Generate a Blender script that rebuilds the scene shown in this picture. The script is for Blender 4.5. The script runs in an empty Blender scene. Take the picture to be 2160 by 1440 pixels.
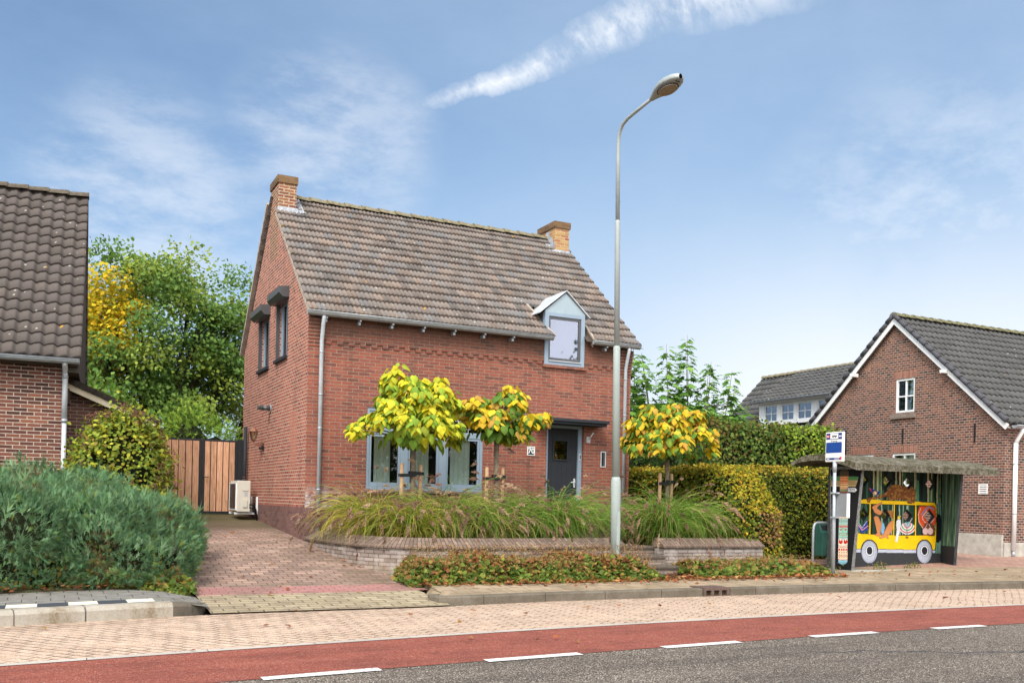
import bpy, bmesh, math, random
import numpy as np
from mathutils import Vector, Matrix
from mathutils.geometry import tessellate_polygon

R = math.radians
rng = np.random.default_rng(7)
random.seed(7)
sc = bpy.context.scene
col = sc.collection

# ------------------------------------------------------------------ camera
# world frame: x along the brick house front, y away from the road, z up from the road surface
cam_d = bpy.data.cameras.new("camera")
cam = bpy.data.objects.new("camera", cam_d)
col.objects.link(cam)
cam_d.sensor_width = 36.0
cam_d.sensor_fit = 'HORIZONTAL'
cam_d.lens = 36.0 * 2012.3 / 2160.0
cam_d.shift_y = (1055.3 - 720.0) / 2160.0
cam_d.clip_start = 0.1
cam_d.clip_end = 3000.0
cam.matrix_world = (Matrix.Translation((-4.17, -16.94, 1.40)) @ Matrix.Rotation(R(-26.087), 4, 'Z')
                    @ Matrix.Rotation(R(90), 4, 'X') @ Matrix.Rotation(0.02244, 4, 'Z'))
sc.camera = cam

# ------------------------------------------------------------------ sky, sun, exposure
SUN_EL, SUN_AZ = 47.0, 222.0          # azimuth measured clockwise from +y
world = bpy.data.worlds.new("World")
sc.world = world
world.use_nodes = True
wt = world.node_tree
wt.nodes.clear()


def wn(t, **kw):
    n = wt.nodes.new(t)
    for k, v in kw.items():
        setattr(n, k, v)
    return n


def wl(a, b):
    wt.links.new(a, b)


def wmath(op, a, b=None, c=None, clamp=False):
    n = wn('ShaderNodeMath', operation=op, use_clamp=clamp)
    for i, v in enumerate((a, b, c)):
        if v is None:
            continue
        if isinstance(v, (int, float)):
            n.inputs[i].default_value = v
        else:
            wl(v, n.inputs[i])
    return n.outputs[0]


def wsmooth(v, lo, hi):
    n = wn('ShaderNodeMapRange', interpolation_type='SMOOTHSTEP')
    wl(v, n.inputs[0])
    n.inputs[1].default_value, n.inputs[2].default_value = lo, hi
    return n.outputs[0]


def wdot(vec, d):
    n = wn('ShaderNodeVectorMath', operation='DOT_PRODUCT')
    wl(vec, n.inputs[0])
    n.inputs[1].default_value = d
    return n.outputs['Value']


def wnoise(vec, scale, detail=5, rough=0.55, stretch=None):
    m = vec
    if stretch:
        mp = wn('ShaderNodeMapping')
        wl(vec, mp.inputs[0])
        mp.inputs['Rotation'].default_value = stretch[0]
        mp.inputs['Scale'].default_value = stretch[1]
        m = mp.outputs[0]
    n = wn('ShaderNodeTexNoise')
    wl(m, n.inputs['Vector'])
    n.inputs['Scale'].default_value = scale
    n.inputs['Detail'].default_value = detail
    n.inputs['Roughness'].default_value = rough
    return n.outputs['Fac']


sky = wn('ShaderNodeTexSky', sky_type='NISHITA')
sky.sun_disc = False
sky.sun_elevation = R(SUN_EL)
sky.sun_rotation = R(SUN_AZ)
sky.air_density = 1.0
sky.dust_density = 0.6
sky.ozone_density = 2.0
wdir = wn('ShaderNodeTexCoord').outputs['Generated']
FWD, RGT = (0.4397, 0.8981, 0.0), (0.8981, -0.4397, 0.0)
w_r = wdot(wdir, RGT)
w_f = wdot(wdir, FWD)
w_z = wdot(wdir, (0, 0, 1))
# thin veil that thickens to the right and towards the horizon
veil_r = wsmooth(w_r, -0.50, 0.42)
veil_h = wsmooth(w_z, 0.42, 0.0)
n_veil = wnoise(wdir, 2.2, 6, 0.6)
n_wisp = wnoise(wdir, 3.4, 7, 0.62, ((0.3, 0.5, 0.4), (1.0, 1.6, 3.2)))
veil = wmath('ADD', wmath('MULTIPLY', veil_r, 0.40), wmath('MULTIPLY', veil_h, 0.34))
veil = wmath('ADD', veil, wmath('MULTIPLY', wmath('SUBTRACT', n_wisp, 0.46), 0.36))
veil = wmath('ADD', veil, wmath('MULTIPLY', wmath('SUBTRACT', n_veil, 0.5), 0.60))
veil = wmath('ADD', veil, 0.20, clamp=True)
# low cloud bank on the right
bank = wmath('MULTIPLY', wsmooth(w_z, 0.34, 0.07), wsmooth(w_r, -0.14, 0.34))
bank = wmath('MULTIPLY', bank, wsmooth(n_veil, 0.05, 0.50))
# bright streak, a long strip of cirrus between two directions of the sky


def sky_dir(x, y):
    """world direction of a point of the sky"""
    f, h, r, th = 2012.3, 1055.3, 0.02244, 1.1155
    a, b = x - 1080, y - h
    u = math.cos(r) * a + math.sin(r) * b
    v = -math.sin(r) * a + math.cos(r) * b
    X, Y, Z = u / f, 1.0, -v / f
    return Vector((X * math.sin(th) + Y * math.cos(th), -X * math.cos(th) + Y * math.sin(th), Z)).normalized()


SA, SB = sky_dir(880, 222), sky_dir(1490, 0)
SN = SA.cross(SB).normalized()
ST = (SB - SA).normalized()
off = wdot(wdir, SN)
n_st = wnoise(wdir, 7.0, 8, 0.65)
n_st2 = wnoise(wdir, 19.0, 6, 0.65, ((0.2, 0.4, 0.9), (1.0, 2.6, 1.0)))
offn = wmath('ADD', off, wmath('MULTIPLY', wmath('SUBTRACT', n_st, 0.5), 0.055))
along = wmath('SUBTRACT', wdot(wdir, ST), SA.dot(ST))
width = wmath('ADD', 0.008, wmath('MULTIPLY', wsmooth(along, -0.02, 0.30), 0.021))
core = wmath('SUBTRACT', 1.0, wmath('DIVIDE', wmath('ABSOLUTE', offn), width), clamp=True)
core = wmath('POWER', core, 0.8)
core = wmath('MULTIPLY', core, wsmooth(along, -0.03, 0.07))
core = wmath('MULTIPLY', core, wmath('ADD', 0.10, wmath('MULTIPLY', wsmooth(n_st2, 0.34, 0.68), 0.95)))
core = wmath('MULTIPLY', core, wsmooth(w_f, 0.0, 0.4))
core = wmath('MULTIPLY', core, wsmooth(along, 0.46, 0.30))
# broad unseen cloud added behind the photographer as soft frontal fill light
back_fill = wmath('MULTIPLY', wsmooth(w_f, 0.30, -0.30), wsmooth(wnoise(wdir, 1.6, 5, 0.55), 0.22, 0.55))
puffs = None
for (hx_, hy_, hr_, hs_) in ((690, 330, 0.075, 0.42), (790, 275, 0.045, 0.36), (300, 460, 0.09, 0.45), (380, 405, 0.04, 0.34), (1980, 570, 0.13, 0.40)):
    ld = sky_dir(hx_, hy_)
    p_ = wmath('MULTIPLY', wsmooth(wdot(wdir, ld), math.cos(hr_ * 1.6), 1.0), hs_)
    puffs = p_ if puffs is None else wmath('MAXIMUM', puffs, p_)
puffs = wmath('MULTIPLY', puffs, wsmooth(wnoise(wdir, 9.0, 8, 0.66, ((0.2, 0.5, 0.6), (1.0, 1.5, 2.6))), 0.30, 0.68))
bank = wmath('MAXIMUM', bank, puffs)
cloud = wmath('MAXIMUM', wmath('MULTIPLY', core, 0.85), wmath('MULTIPLY', bank, 0.95), clamp=True)

bg_sky = wn('ShaderNodeBackground')
tintn = wn('ShaderNodeMix', data_type='RGBA', blend_type='MULTIPLY')
tintn.inputs[0].default_value = 1.0
wl(sky.outputs[0], tintn.inputs[6])
tintn.inputs[7].default_value = (0.86, 0.98, 1.05, 1)
wl(tintn.outputs[2], bg_sky.inputs[0])
bg_sky.inputs[1].default_value = 0.098
bg_veil = wn('ShaderNodeBackground')
bg_veil.inputs[0].default_value = (0.52, 0.70, 0.93, 1)
bg_veil.inputs[1].default_value = 0.66
bg_cloud = wn('ShaderNodeBackground')
bg_cloud.inputs[0].default_value = (0.93, 0.96, 1.0, 1)
bg_cloud.inputs[1].default_value = 0.76
m1 = wn('ShaderNodeMixShader')
wl(veil, m1.inputs[0]); wl(bg_sky.outputs[0], m1.inputs[1]); wl(bg_veil.outputs[0], m1.inputs[2])
m2 = wn('ShaderNodeMixShader')
wl(cloud, m2.inputs[0]); wl(m1.outputs[0], m2.inputs[1]); wl(bg_cloud.outputs[0], m2.inputs[2])
bg_back_fill = wn('ShaderNodeBackground')
bg_back_fill.inputs[0].default_value = (0.96, 0.97, 1.0, 1)
bg_back_fill.inputs[1].default_value = 1.75
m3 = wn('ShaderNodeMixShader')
wl(back_fill, m3.inputs[0]); wl(m2.outputs[0], m3.inputs[1]); wl(bg_back_fill.outputs[0], m3.inputs[2])
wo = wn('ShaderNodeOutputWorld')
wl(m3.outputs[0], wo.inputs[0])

sun_d = bpy.data.lights.new("sun", 'SUN')
sun_d.energy = 2.5
sun_d.angle = R(24)
sun_d.color = (1.0, 0.95, 0.87)
sun = bpy.data.objects.new("sun", sun_d)
col.objects.link(sun)
sv = Vector((math.sin(R(SUN_AZ)) * math.cos(R(SUN_EL)), math.cos(R(SUN_AZ)) * math.cos(R(SUN_EL)), math.sin(R(SUN_EL))))
sun.rotation_euler = sv.to_track_quat('Z', 'Y').to_euler()
sun.location = (-20, -30, 40)

sc.view_settings.view_transform = 'Standard'
sc.view_settings.look = 'None'
sc.view_settings.gamma = 1.0
sc.view_settings.exposure = 0.58
sc.render.engine = 'CYCLES'
sc.cycles.max_bounces = 6
sc.cycles.transparent_max_bounces = 10

# ------------------------------------------------------------------ object helpers
base_of = {}


def _props(o, label=None, cat=None, group=None, kind=None):
    if label: o['label'] = label
    if cat: o['category'] = cat
    if group: o['group'] = group
    if kind: o['kind'] = kind
    return o


def thing(name, loc, label, cat, group=None, kind=None):
    o = bpy.data.objects.new(name, None)
    o.empty_display_size = 0.2
    col.objects.link(o)
    o.location = loc
    base_of[o] = Vector(loc)
    return _props(o, label, cat, group, kind or 'thing')


def link(name, me, mat, parent=None):
    o = bpy.data.objects.new(name, me)
    col.objects.link(o)
    if mat is not None:
        me.materials.append(mat)
    if parent is not None:
        b = base_of[parent]
        me.transform(Matrix.Translation(-b))
        o.parent = parent
        base_of[o] = b
    return o


class MB:
    """collects faces, then becomes ONE mesh object"""

    def __init__(s):
        s.v, s.f, s.uv, s.sm = [], [], {}, set()

    def add(s, pts, faces, smooth=False):
        n = len(s.v)
        s.v += [tuple(p) for p in pts]
        k = len(s.f)
        s.f += [tuple(n + i for i in f) for f in faces]
        if smooth:
            s.sm.update(range(k, len(s.f)))
        return s

    def poly(s, pts, uv=None):
        s.add(pts, [tuple(range(len(pts)))])
        if uv: s.uv[len(s.f) - 1] = uv
        return s

    def box(s, x0, y0, z0, x1, y1, z1):
        p = [(x0, y0, z0), (x1, y0, z0), (x1, y1, z0), (x0, y1, z0), (x0, y0, z1), (x1, y0, z1), (x1, y1, z1), (x0, y1, z1)]
        return s.add(p, [(0, 3, 2, 1), (4, 5, 6, 7), (0, 1, 5, 4), (1, 2, 6, 5), (2, 3, 7, 6), (3, 0, 4, 7)])

    def hexa(s, p):      # 4 bottom points, 4 top points
        return s.add(p, [(0, 3, 2, 1), (4, 5, 6, 7), (0, 1, 5, 4), (1, 2, 6, 5), (2, 3, 7, 6), (3, 0, 4, 7)])

    def bar(s, a, b, w, h, up=(0, 0, 1)):
        a, b, up = Vector(a), Vector(b), Vector(up)
        d = (b - a).normalized()
        x = d.cross(up).normalized()
        y = x.cross(d).normalized()
        c = [a - x * w / 2 - y * h / 2, a + x * w / 2 - y * h / 2, a + x * w / 2 + y * h / 2, a - x * w / 2 + y * h / 2]
        e = [q + (b - a) for q in c]
        return s.add(c + e, [(0, 3, 2, 1), (4, 5, 6, 7), (0, 1, 5, 4), (1, 2, 6, 5), (2, 3, 7, 6), (3, 0, 4, 7)])

    def tube(s, path, rad, n=10, caps=True, smooth=True):
        path = [Vector(p) for p in path]
        if isinstance(rad, (int, float)): rad = [rad] * len(path)
        pts, faces = [], []
        ref = None
        for i, p in enumerate(path):
            d = (path[min(i + 1, len(path) - 1)] - path[max(i - 1, 0)]).normalized()
            if ref is None:
                ref = d.orthogonal().normalized()
            x = (ref - d * ref.dot(d)).normalized()
            ref = x
            y = d.cross(x)
            for k in range(n):
                a = 2 * math.pi * k / n
                pts.append(p + (x * math.cos(a) + y * math.sin(a)) * rad[i])
        for i in range(len(path) - 1):
            for k in range(n):
                faces.append((i * n + k, i * n + (k + 1) % n, (i + 1) * n + (k + 1) % n, (i + 1) * n + k))
        s.add(pts, faces, smooth)
        if caps:
            k = len(s.v) - len(pts)
            s.f.append(tuple(k + i for i in range(n))[::-1])
            s.f.append(tuple(k + (len(path) - 1) * n + i for i in range(n)))
        return s

    def lathe(s, prof, centre, n=20, smooth=True):   # prof: (r, z)
        cx, cy, cz = centre
        return s.tube([(cx, cy, cz + z) for r, z in prof], [max(r, 1e-4) for r, z in prof], n, True, smooth)

    def prism(s, poly, dirv):      # planar polygon extruded along dirv
        n = len(poly)
        a = [Vector(p) for p in poly]
        b = [p + Vector(dirv) for p in a]
        return s.add(a + b, [tuple(range(n))[::-1], tuple(range(n, 2 * n))] + [(i, (i + 1) % n, n + (i + 1) % n, n + i) for i in range(n)])

    def slab(s, O, U, V, W, outer, holes=(), t=0.1):
        """flat slab with holes: outline in (U,V) coordinates, thickness t along -W"""
        O, U, V, W = Vector(O), Vector(U), Vector(V), Vector(W)
        loops = [outer] + list(holes)
        flat = [p for l in loops for p in l]
        tris = tessellate_polygon([[Vector((p[0], p[1], 0)) for p in l] for l in loops])
        f3 = [O + U * p[0] + V * p[1] for p in flat]
        b3 = [p - W * t for p in f3]
        n = len(flat)
        faces = [tuple(t_) for t_ in tris] + [tuple(i + n for i in t_[::-1]) for t_ in tris]
        k = 0
        for l in loops:
            m = len(l)
            for i in range(m):
                a, b = k + i, k + (i + 1) % m
                faces.append((a, b, b + n, a + n))
            k += m
        return s.add(f3 + b3, faces)

    def build(s, name, mat, parent=None, bevel=0, recalc=True, smooth=False):
        me = bpy.data.meshes.new(name)
        me.from_pydata(s.v, [], s.f)
        me.validate(clean_customdata=False)
        keep_uv = len(me.polygons) == len(s.f)
        if s.sm or smooth:
            for p in me.polygons:
                if smooth or p.index in s.sm: p.use_smooth = True
        if recalc or bevel:
            bm = bmesh.new()
            bm.from_mesh(me)
            if recalc: bmesh.ops.recalc_face_normals(bm, faces=bm.faces)
            if bevel:
                es = [e for e in bm.edges if len(e.link_faces) == 2 and e.calc_face_angle(0) > 0.6]
                bmesh.ops.bevel(bm, geom=es, offset=bevel, segments=2, affect='EDGES', profile=0.6)
                keep_uv = False
            bm.to_mesh(me)
            bm.free()
        uvl = me.uv_layers.new(name="UVMap").data
        for p in me.polygons:
            n = p.normal
            cu = s.uv.get(p.index) if keep_uv else None
            for j, li in enumerate(p.loop_indices):
                vi = me.loops[li].vertex_index
                c = me.vertices[vi].co
                if cu is not None:
                    fv = s.f[p.index]
                    uvl[li].uv = cu[fv.index(vi)]
                elif abs(n.z) > 0.707: uvl[li].uv = (c.x, c.y)
                elif abs(n.x) > abs(n.y): uvl[li].uv = (c.y, c.z)
                else: uvl[li].uv = (c.x, c.z)
        return link(name, me, mat, parent)


def _islands(mb):
    par = list(range(len(mb.v)))

    def find(i):
        while par[i] != i:
            par[i] = par[par[i]]
            i = par[i]
        return i
    for f in mb.f:
        for q in f[1:]: par[find(q)] = find(f[0])
    out, order = {}, []
    for k, f in enumerate(mb.f):
        r = find(f[0])
        if r not in out:
            out[r] = []
            order.append(r)
        out[r].append(k)
    return [out[r] for r in order]


def build_each(mb, name, mat, parent, per=1, **kw):
    """every `per` loose pieces of the builder become an object of their own"""
    isl = _islands(mb)
    res = []
    for i in range(0, len(isl), per):
        q = MB()
        mp = {}
        for k in sum(isl[i:i + per], []):
            f = []
            for vi in mb.f[k]:
                if vi not in mp:
                    mp[vi] = len(q.v)
                    q.v.append(mb.v[vi])
                f.append(mp[vi])
            q.f.append(tuple(f))
            if k in mb.sm: q.sm.add(len(q.f) - 1)
            if k in mb.uv: q.uv[len(q.f) - 1] = mb.uv[k]
        res.append(q.build(name, mat, parent, **kw))
    return res


def copy_tree(o, parent=None):
    c = o.copy()
    col.objects.link(c)
    c.parent = parent
    if o in base_of: base_of[c] = base_of[o]
    for ch in list(o.children):
        copy_tree(ch, c)
    return c


# ------------------------------------------------------------------ material helpers
class G:
    def __init__(s, name, rough=0.7, spec=0.3):
        s.m = bpy.data.materials.new(name)
        s.m.use_nodes = True
        s.t = s.m.node_tree
        s.b = s.t.nodes['Principled BSDF']
        s.b.inputs['Roughness'].default_value = rough
        s.b.inputs['Specular IOR Level'].default_value = spec
        s._uv = None

    def n(s, t, ins=None, **props):
        nd = s.t.nodes.new(t)
        for k, v in props.items(): setattr(nd, k, v)
        for k, v in (ins or {}).items(): s.set(nd.inputs[k], v)
        return nd

    def set(s, inp, v):
        if isinstance(v, bpy.types.NodeSocket): s.t.links.new(v, inp)
        elif isinstance(v, (tuple, list)) and len(v) == 3 and inp.type == 'RGBA': inp.default_value = (*v, 1)
        else: inp.default_value = v

    def uv(s):
        if s._uv is None: s._uv = s.n('ShaderNodeTexCoord')
        return s._uv.outputs['UV']

    def pos(s):
        return s.n('ShaderNodeNewGeometry').outputs['Position']

    def obj(s):
        if s._uv is None: s._uv = s.n('ShaderNodeTexCoord')
        return s._uv.outputs['Object']

    def noise(s, vec, scale, detail=4, rough=0.55):
        return s.n('ShaderNodeTexNoise', {'Vector': vec, 'Scale': scale, 'Detail': detail, 'Roughness': rough}).outputs['Fac']

    def math(s, op, a, b=0.0, clamp=False):
        return s.n('ShaderNodeMath', {0: a, 1: b}, operation=op, use_clamp=clamp).outputs[0]

    def smooth(s, v, lo, hi):
        return s.n('ShaderNodeMapRange', {0: v, 1: lo, 2: hi}, interpolation_type='SMOOTHSTEP').outputs[0]

    def mix(s, fac, a, b, mode='MIX'):
        nd = s.n('ShaderNodeMix', data_type='RGBA', blend_type=mode)
        s.set(nd.inputs[0], fac)
        s.set(nd.inputs[6], a)
        s.set(nd.inputs[7], b)
        return nd.outputs[2]

    def ramp(s, fac, stops, interp='LINEAR'):
        nd = s.n('ShaderNodeValToRGB', {'Fac': fac})
        cr = nd.color_ramp
        cr.interpolation = interp
        while len(cr.elements) < len(stops): cr.elements.new(0.5)
        for e, (p, c) in zip(cr.elements, stops):
            e.position = p
            e.color = (*c, 1)
        return nd.outputs[0]

    def map(s, vec, loc=(0, 0, 0), rot=(0, 0, 0), scale=(1, 1, 1)):
        return s.n('ShaderNodeMapping', {'Vector': vec, 'Location': loc, 'Rotation': rot, 'Scale': scale}).outputs[0]

    def bump(s, h, dist=0.01, strength=1.0):
        nd = s.n('ShaderNodeBump', {'Height': h, 'Distance': dist, 'Strength': strength})
        s.t.links.new(nd.outputs[0], s.b.inputs['Normal'])

    def color(s, c):
        s.set(s.b.inputs['Base Color'], c)
        return s

    def xyz(s, vec):
        return s.n('ShaderNodeSeparateXYZ', {0: vec}).outputs


def srgb(r, g, b):
    f = lambda c: (c / 255 / 12.92) if c <= 10 else ((c / 255 + 0.055) / 1.055) ** 2.4
    return (f(r), f(g), f(b))


def plain(name, c, rough=0.6, spec=0.3, metal=0.0, var=0.12, scale=9.0, bump=0.0):
    g = G(name, rough, spec)
    n = g.noise(g.obj(), scale, 5, 0.6)
    n2 = g.noise(g.obj(), scale * 9, 3, 0.6)
    f = g.math('ADD', g.math('MULTIPLY', n, 0.7), g.math('MULTIPLY', n2, 0.3))
    lo, hi = tuple(x * (1 - 2 * var) for x in c), tuple(min(1, x * (1 + 2 * var)) for x in c)
    g.color(g.ramp(f, [(0.25, lo), (0.75, hi)]))
    g.b.inputs['Metallic'].default_value = metal
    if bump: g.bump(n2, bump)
    return g.m


def brick_mat(name, cols, mortar, bw=0.21, bh=0.0625, ms=0.0055, rot=0.0, var=0.25, stain=None, rough=0.85, bump=0.006, wob=0.004, offset=0.5, loc=(0, 0, 0), soot=0.0):
    g = G(name, rough, 0.2)
    uv = g.uv()
    if rot or loc != (0, 0, 0): uv = g.map(uv, loc=loc, rot=(0, 0, rot))
    wobn = g.n('ShaderNodeTexNoise', {'Vector': uv, 'Scale': 9.0, 'Detail': 2.0})
    wv = g.n('ShaderNodeVectorMath', {0: wobn.outputs['Color'], 1: (0.5, 0.5, 0.5)}, operation='SUBTRACT').outputs[0]
    wv = g.n('ShaderNodeVectorMath', {0: wv, 3: wob}, operation='SCALE').outputs[0]
    uvw = g.n('ShaderNodeVectorMath', {0: uv, 1: wv}, operation='ADD').outputs[0]
    br = g.n('ShaderNodeTexBrick', {'Vector': uvw, 'Color1': (0, 0, 0, 1), 'Color2': (1, 1, 1, 1), 'Mortar': (0, 0, 0, 1), 'Scale': 1.0,
                                    'Mortar Size': ms, 'Mortar Smooth': 0.2, 'Bias': 0.0, 'Brick Width': bw, 'Row Height': bh})
    br.offset = offset
    k = len(cols)
    c = g.ramp(br.outputs['Color'], [(0.06 + 0.88 * i / max(1, k - 1), q) for i, q in enumerate(cols)])
    big = g.noise(g.uv(), 0.9, 4, 0.6)
    fine = g.noise(uv, 55, 4, 0.65)
    m = g.math('ADD', g.math('MULTIPLY', big, var * 2), g.math('MULTIPLY', fine, var * 1.6))
    m = g.math('ADD', m, 1.0 - var * 1.8)
    c = g.mix(1.0, c, g.n('ShaderNodeCombineColor', {0: m, 1: m, 2: m}).outputs[0], 'MULTIPLY')
    mo = g.mix(g.smooth(g.noise(uv, 14, 4, 0.6), 0.3, 0.7), tuple(x * 0.72 for x in mortar), tuple(min(1, x * 1.15) for x in mortar))
    c = g.mix(br.outputs['Fac'], c, mo)
    if stain: c = stain(g, c, br.outputs['Fac'])
    g.color(c)
    h = g.math('ADD', g.math('MULTIPLY', br.outputs['Fac'], -1.0), g.math('MULTIPLY', fine, 0.35))
    g.bump(h, bump)
    return g.m


def tile_mat(name, cols, var=0.2, lichen=0.5, moss=(0.10, 0.09, 0.035), rough=0.85):
    """UV in tile units: one tile per unit square"""
    g = G(name, rough, 0.2)
    uv = g.uv()
    fl = g.n('ShaderNodeVectorMath', {0: uv}, operation='FLOOR').outputs[0]
    wn_ = g.n('ShaderNodeTexWhiteNoise', {'Vector': fl}, noise_dimensions='2D')
    k = len(cols)
    c = g.ramp(wn_.outputs['Value'], [(i / max(1, k - 1), q) for i, q in enumerate(cols)])
    big = g.noise(g.obj(), 0.7, 4, 0.6)
    fine = g.noise(g.obj(), 38, 4, 0.7)
    m = g.math('ADD', g.math('MULTIPLY', big, var * 1.6), g.math('MULTIPLY', fine, var * 2.0))
    m = g.math('ADD', m, 1.0 - var * 1.8)
    c = g.mix(1.0, c, g.n('ShaderNodeCombineColor', {0: m, 1: m, 2: m}).outputs[0], 'MULTIPLY')
    ms = g.smooth(g.noise(g.obj(), 5.5, 6, 0.7), 0.60, 0.78)
    c = g.mix(g.math('MULTIPLY', ms, 0.55), c, moss)
    if lichen:
        v = g.n('ShaderNodeTexVoronoi', {'Vector': g.obj(), 'Scale': 3.1, 'Randomness': 1.0})
        d = g.math('ADD', v.outputs['Distance'], g.math('MULTIPLY', g.noise(g.obj(), 30, 3), 0.06))
        sel = g.n('ShaderNodeSeparateColor', {0: v.outputs['Color']}).outputs
        spot = g.math('MULTIPLY', g.smooth(d, 0.17, 0.11), g.math('GREATER_THAN', sel[0], 1.0 - 0.16 * lichen))
        c = g.mix(spot, c, (0.42, 0.22, 0.03))
        v2 = g.n('ShaderNodeTexVoronoi', {'Vector': g.obj(), 'Scale': 9.0, 'Randomness': 1.0})
        sel2 = g.n('ShaderNodeSeparateColor', {0: v2.outputs['Color']}).outputs
        spot2 = g.math('MULTIPLY', g.smooth(v2.outputs['Distance'], 0.26, 0.12), g.math('GREATER_THAN', sel2[1], 1.0 - 0.14 * lichen))
        c = g.mix(g.math('MULTIPLY', spot2, 0.8), c, (0.46, 0.45, 0.38))
    g.color(c)
    g.bump(fine, 0.004)
    return g.m


def leaf_mat(name, rough=0.6, trans=0.38, spec=0.18):
    g = G(name, rough, spec)
    at = g.n('ShaderNodeAttribute', attribute_name='tint')
    c = g.mix(g.math('MULTIPLY', g.noise(g.obj(), 26, 3), 0.35), at.outputs['Color'], (0.02, 0.03, 0.005))
    g.color(c)
    tr = g.n('ShaderNodeBsdfTranslucent', {'Color': c})
    mx = g.n('ShaderNodeMixShader', {0: trans})
    g.t.links.new(g.b.outputs[0], mx.inputs[1])
    g.t.links.new(tr.outputs[0], mx.inputs[2])
    g.t.links.new(mx.outputs[0], g.t.nodes['Material Output'].inputs[0])
    return g.m


def glass_mat(name, refl=0.10, tint=(0.97, 0.99, 0.98)):
    g = G(name)
    t = g.n('ShaderNodeBsdfTransparent', {'Color': (*tint, 1)})
    gl = g.n('ShaderNodeBsdfGlossy', {'Color': (0.72, 0.75, 0.86, 1) if refl > .15 else (0.9, 0.92, 0.95, 1), 'Roughness': 0.02})
    fr = g.n('ShaderNodeFresnel', {'IOR': 1.5})
    f = g.math('ADD', fr.outputs[0], refl, clamp=True)
    mx = g.n('ShaderNodeMixShader', {0: f})
    g.t.links.new(t.outputs[0], mx.inputs[1])
    g.t.links.new(gl.outputs[0], mx.inputs[2])
    g.t.links.new(mx.outputs[0], g.t.nodes['Material Output'].inputs[0])
    return g.m


def attr_mat(name, rough=0.75, spec=0.2, bump=0.0):
    g = G(name, rough, spec)
    at = g.n('ShaderNodeAttribute', attribute_name='tint')
    n = g.noise(g.obj(), 40, 4, 0.65)
    n3 = g.noise(g.obj(), 3.5, 5, 0.65)
    m = g.math('ADD', g.math('ADD', g.math('MULTIPLY', n, 0.45), g.math('MULTIPLY', n3, 0.55)), 0.48)
    g.color(g.mix(1.0, at.outputs['Color'], g.n('ShaderNodeCombineColor', {0: m, 1: m, 2: m}).outputs[0], 'MULTIPLY'))
    if bump: g.bump(n, bump)
    return g.m


# ------------------------------------------------------------------ leaf scattering (one mesh)
def _norm(a):
    return a / np.maximum(np.linalg.norm(a, axis=1, keepdims=True), 1e-9)


def scatter(name, parent, mat, P, D, U, S, tv, tf, C, smooth=True):
    """copies of a small leaf template (tv, tf) at points P: tip along D, face towards U, size S, colour C; one mesh"""
    P, D, U = np.asarray(P, float), _norm(np.asarray(D, float)), np.asarray(U, float)
    n = len(P)
    X = _norm(np.cross(D, U) + 1e-6)
    Z = np.cross(X, D)
    S = np.broadcast_to(np.asarray(S, float).reshape(-1, 1, 1), (n, 1, 1))
    tv = np.asarray(tv, float)
    V = P[:, None, :] + S * (tv[None, :, 0:1] * X[:, None, :] + tv[None, :, 1:2] * D[:, None, :] + tv[None, :, 2:3] * Z[:, None, :])
    V = V.reshape(-1, 3)
    k = len(tv)
    loops = np.concatenate([np.asarray(f) for f in tf])
    cnt = np.array([len(f) for f in tf])
    L = (loops[None, :] + (np.arange(n) * k)[:, None]).reshape(-1)
    tot = np.tile(cnt, n)
    st = np.concatenate([[0], np.cumsum(tot)[:-1]])
    me = bpy.data.meshes.new(name)
    me.vertices.add(len(V))
    me.vertices.foreach_set('co', V.astype(np.float32).ravel())
    me.loops.add(len(L))
    me.loops.foreach_set('vertex_index', L.astype(np.int32))
    me.polygons.add(len(tot))
    me.polygons.foreach_set('loop_start', st.astype(np.int32))
    me.polygons.foreach_set('loop_total', tot.astype(np.int32))
    if smooth: me.polygons.foreach_set('use_smooth', np.ones(len(tot), bool))
    me.update(calc_edges=True)
    C = np.broadcast_to(np.asarray(C, float), (n, 3))
    cc = np.ones((n, k, 4), np.float32)
    cc[:, :, :3] = C[:, None, :]
    a = me.attributes.new('tint', 'FLOAT_COLOR', 'POINT')
    a.data.foreach_set('color', cc.ravel())
    return link(name, me, mat, parent)


DIAMOND = ([(0, 0, 0), (-.33, .45, .07), (0, 1, -.05), (.33, .45, .07)], [(0, 1, 2), (0, 2, 3)])
HEART = ([(0, 0, 0), (0, .32, .03), (0, .68, -.03), (0, 1.0, -.30),
          (-.22, -.12, -.06), (-.44, .08, -.19), (-.44, .34, -.22), (-.28, .66, -.20),
          (.22, -.12, -.06), (.44, .08, -.15), (.44, .34, -.18), (.28, .66, -.18)],
         [(0, 1, 5, 4), (1, 6, 5), (1, 2, 7, 6), (2, 3, 7), (0, 8, 9, 1), (1, 9, 10), (1, 10, 11, 2), (2, 11, 3)])
MAPLE = ([(0, .35, .04), (0, -.05, 0), (-.28, .0, -.05), (-.2, .2, 0), (-.55, .38, -.1), (-.27, .5, 0), (-.32, .8, -.08), (-.12, .7, 0), (0, 1.0, -.1),
          (.12, .7, 0), (.32, .8, -.08), (.27, .5, 0), (.55, .38, -.1), (.2, .2, 0), (.28, 0, -.05)],
         [(0, i, i + 1) for i in range(1, 14)] + [(0, 14, 1)])
ROUND = ([(0, 0, 0), (-.35, .1, .08), (-.5, .45, .1), (-.3, .85, .06), (0, .95, 0), (.3, .85, .06), (.5, .45, .1), (.35, .1, .08), (0, .4, -.03)],
         [(8, i, i + 1) for i in range(0, 7)] + [(8, 7, 0)])


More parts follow.
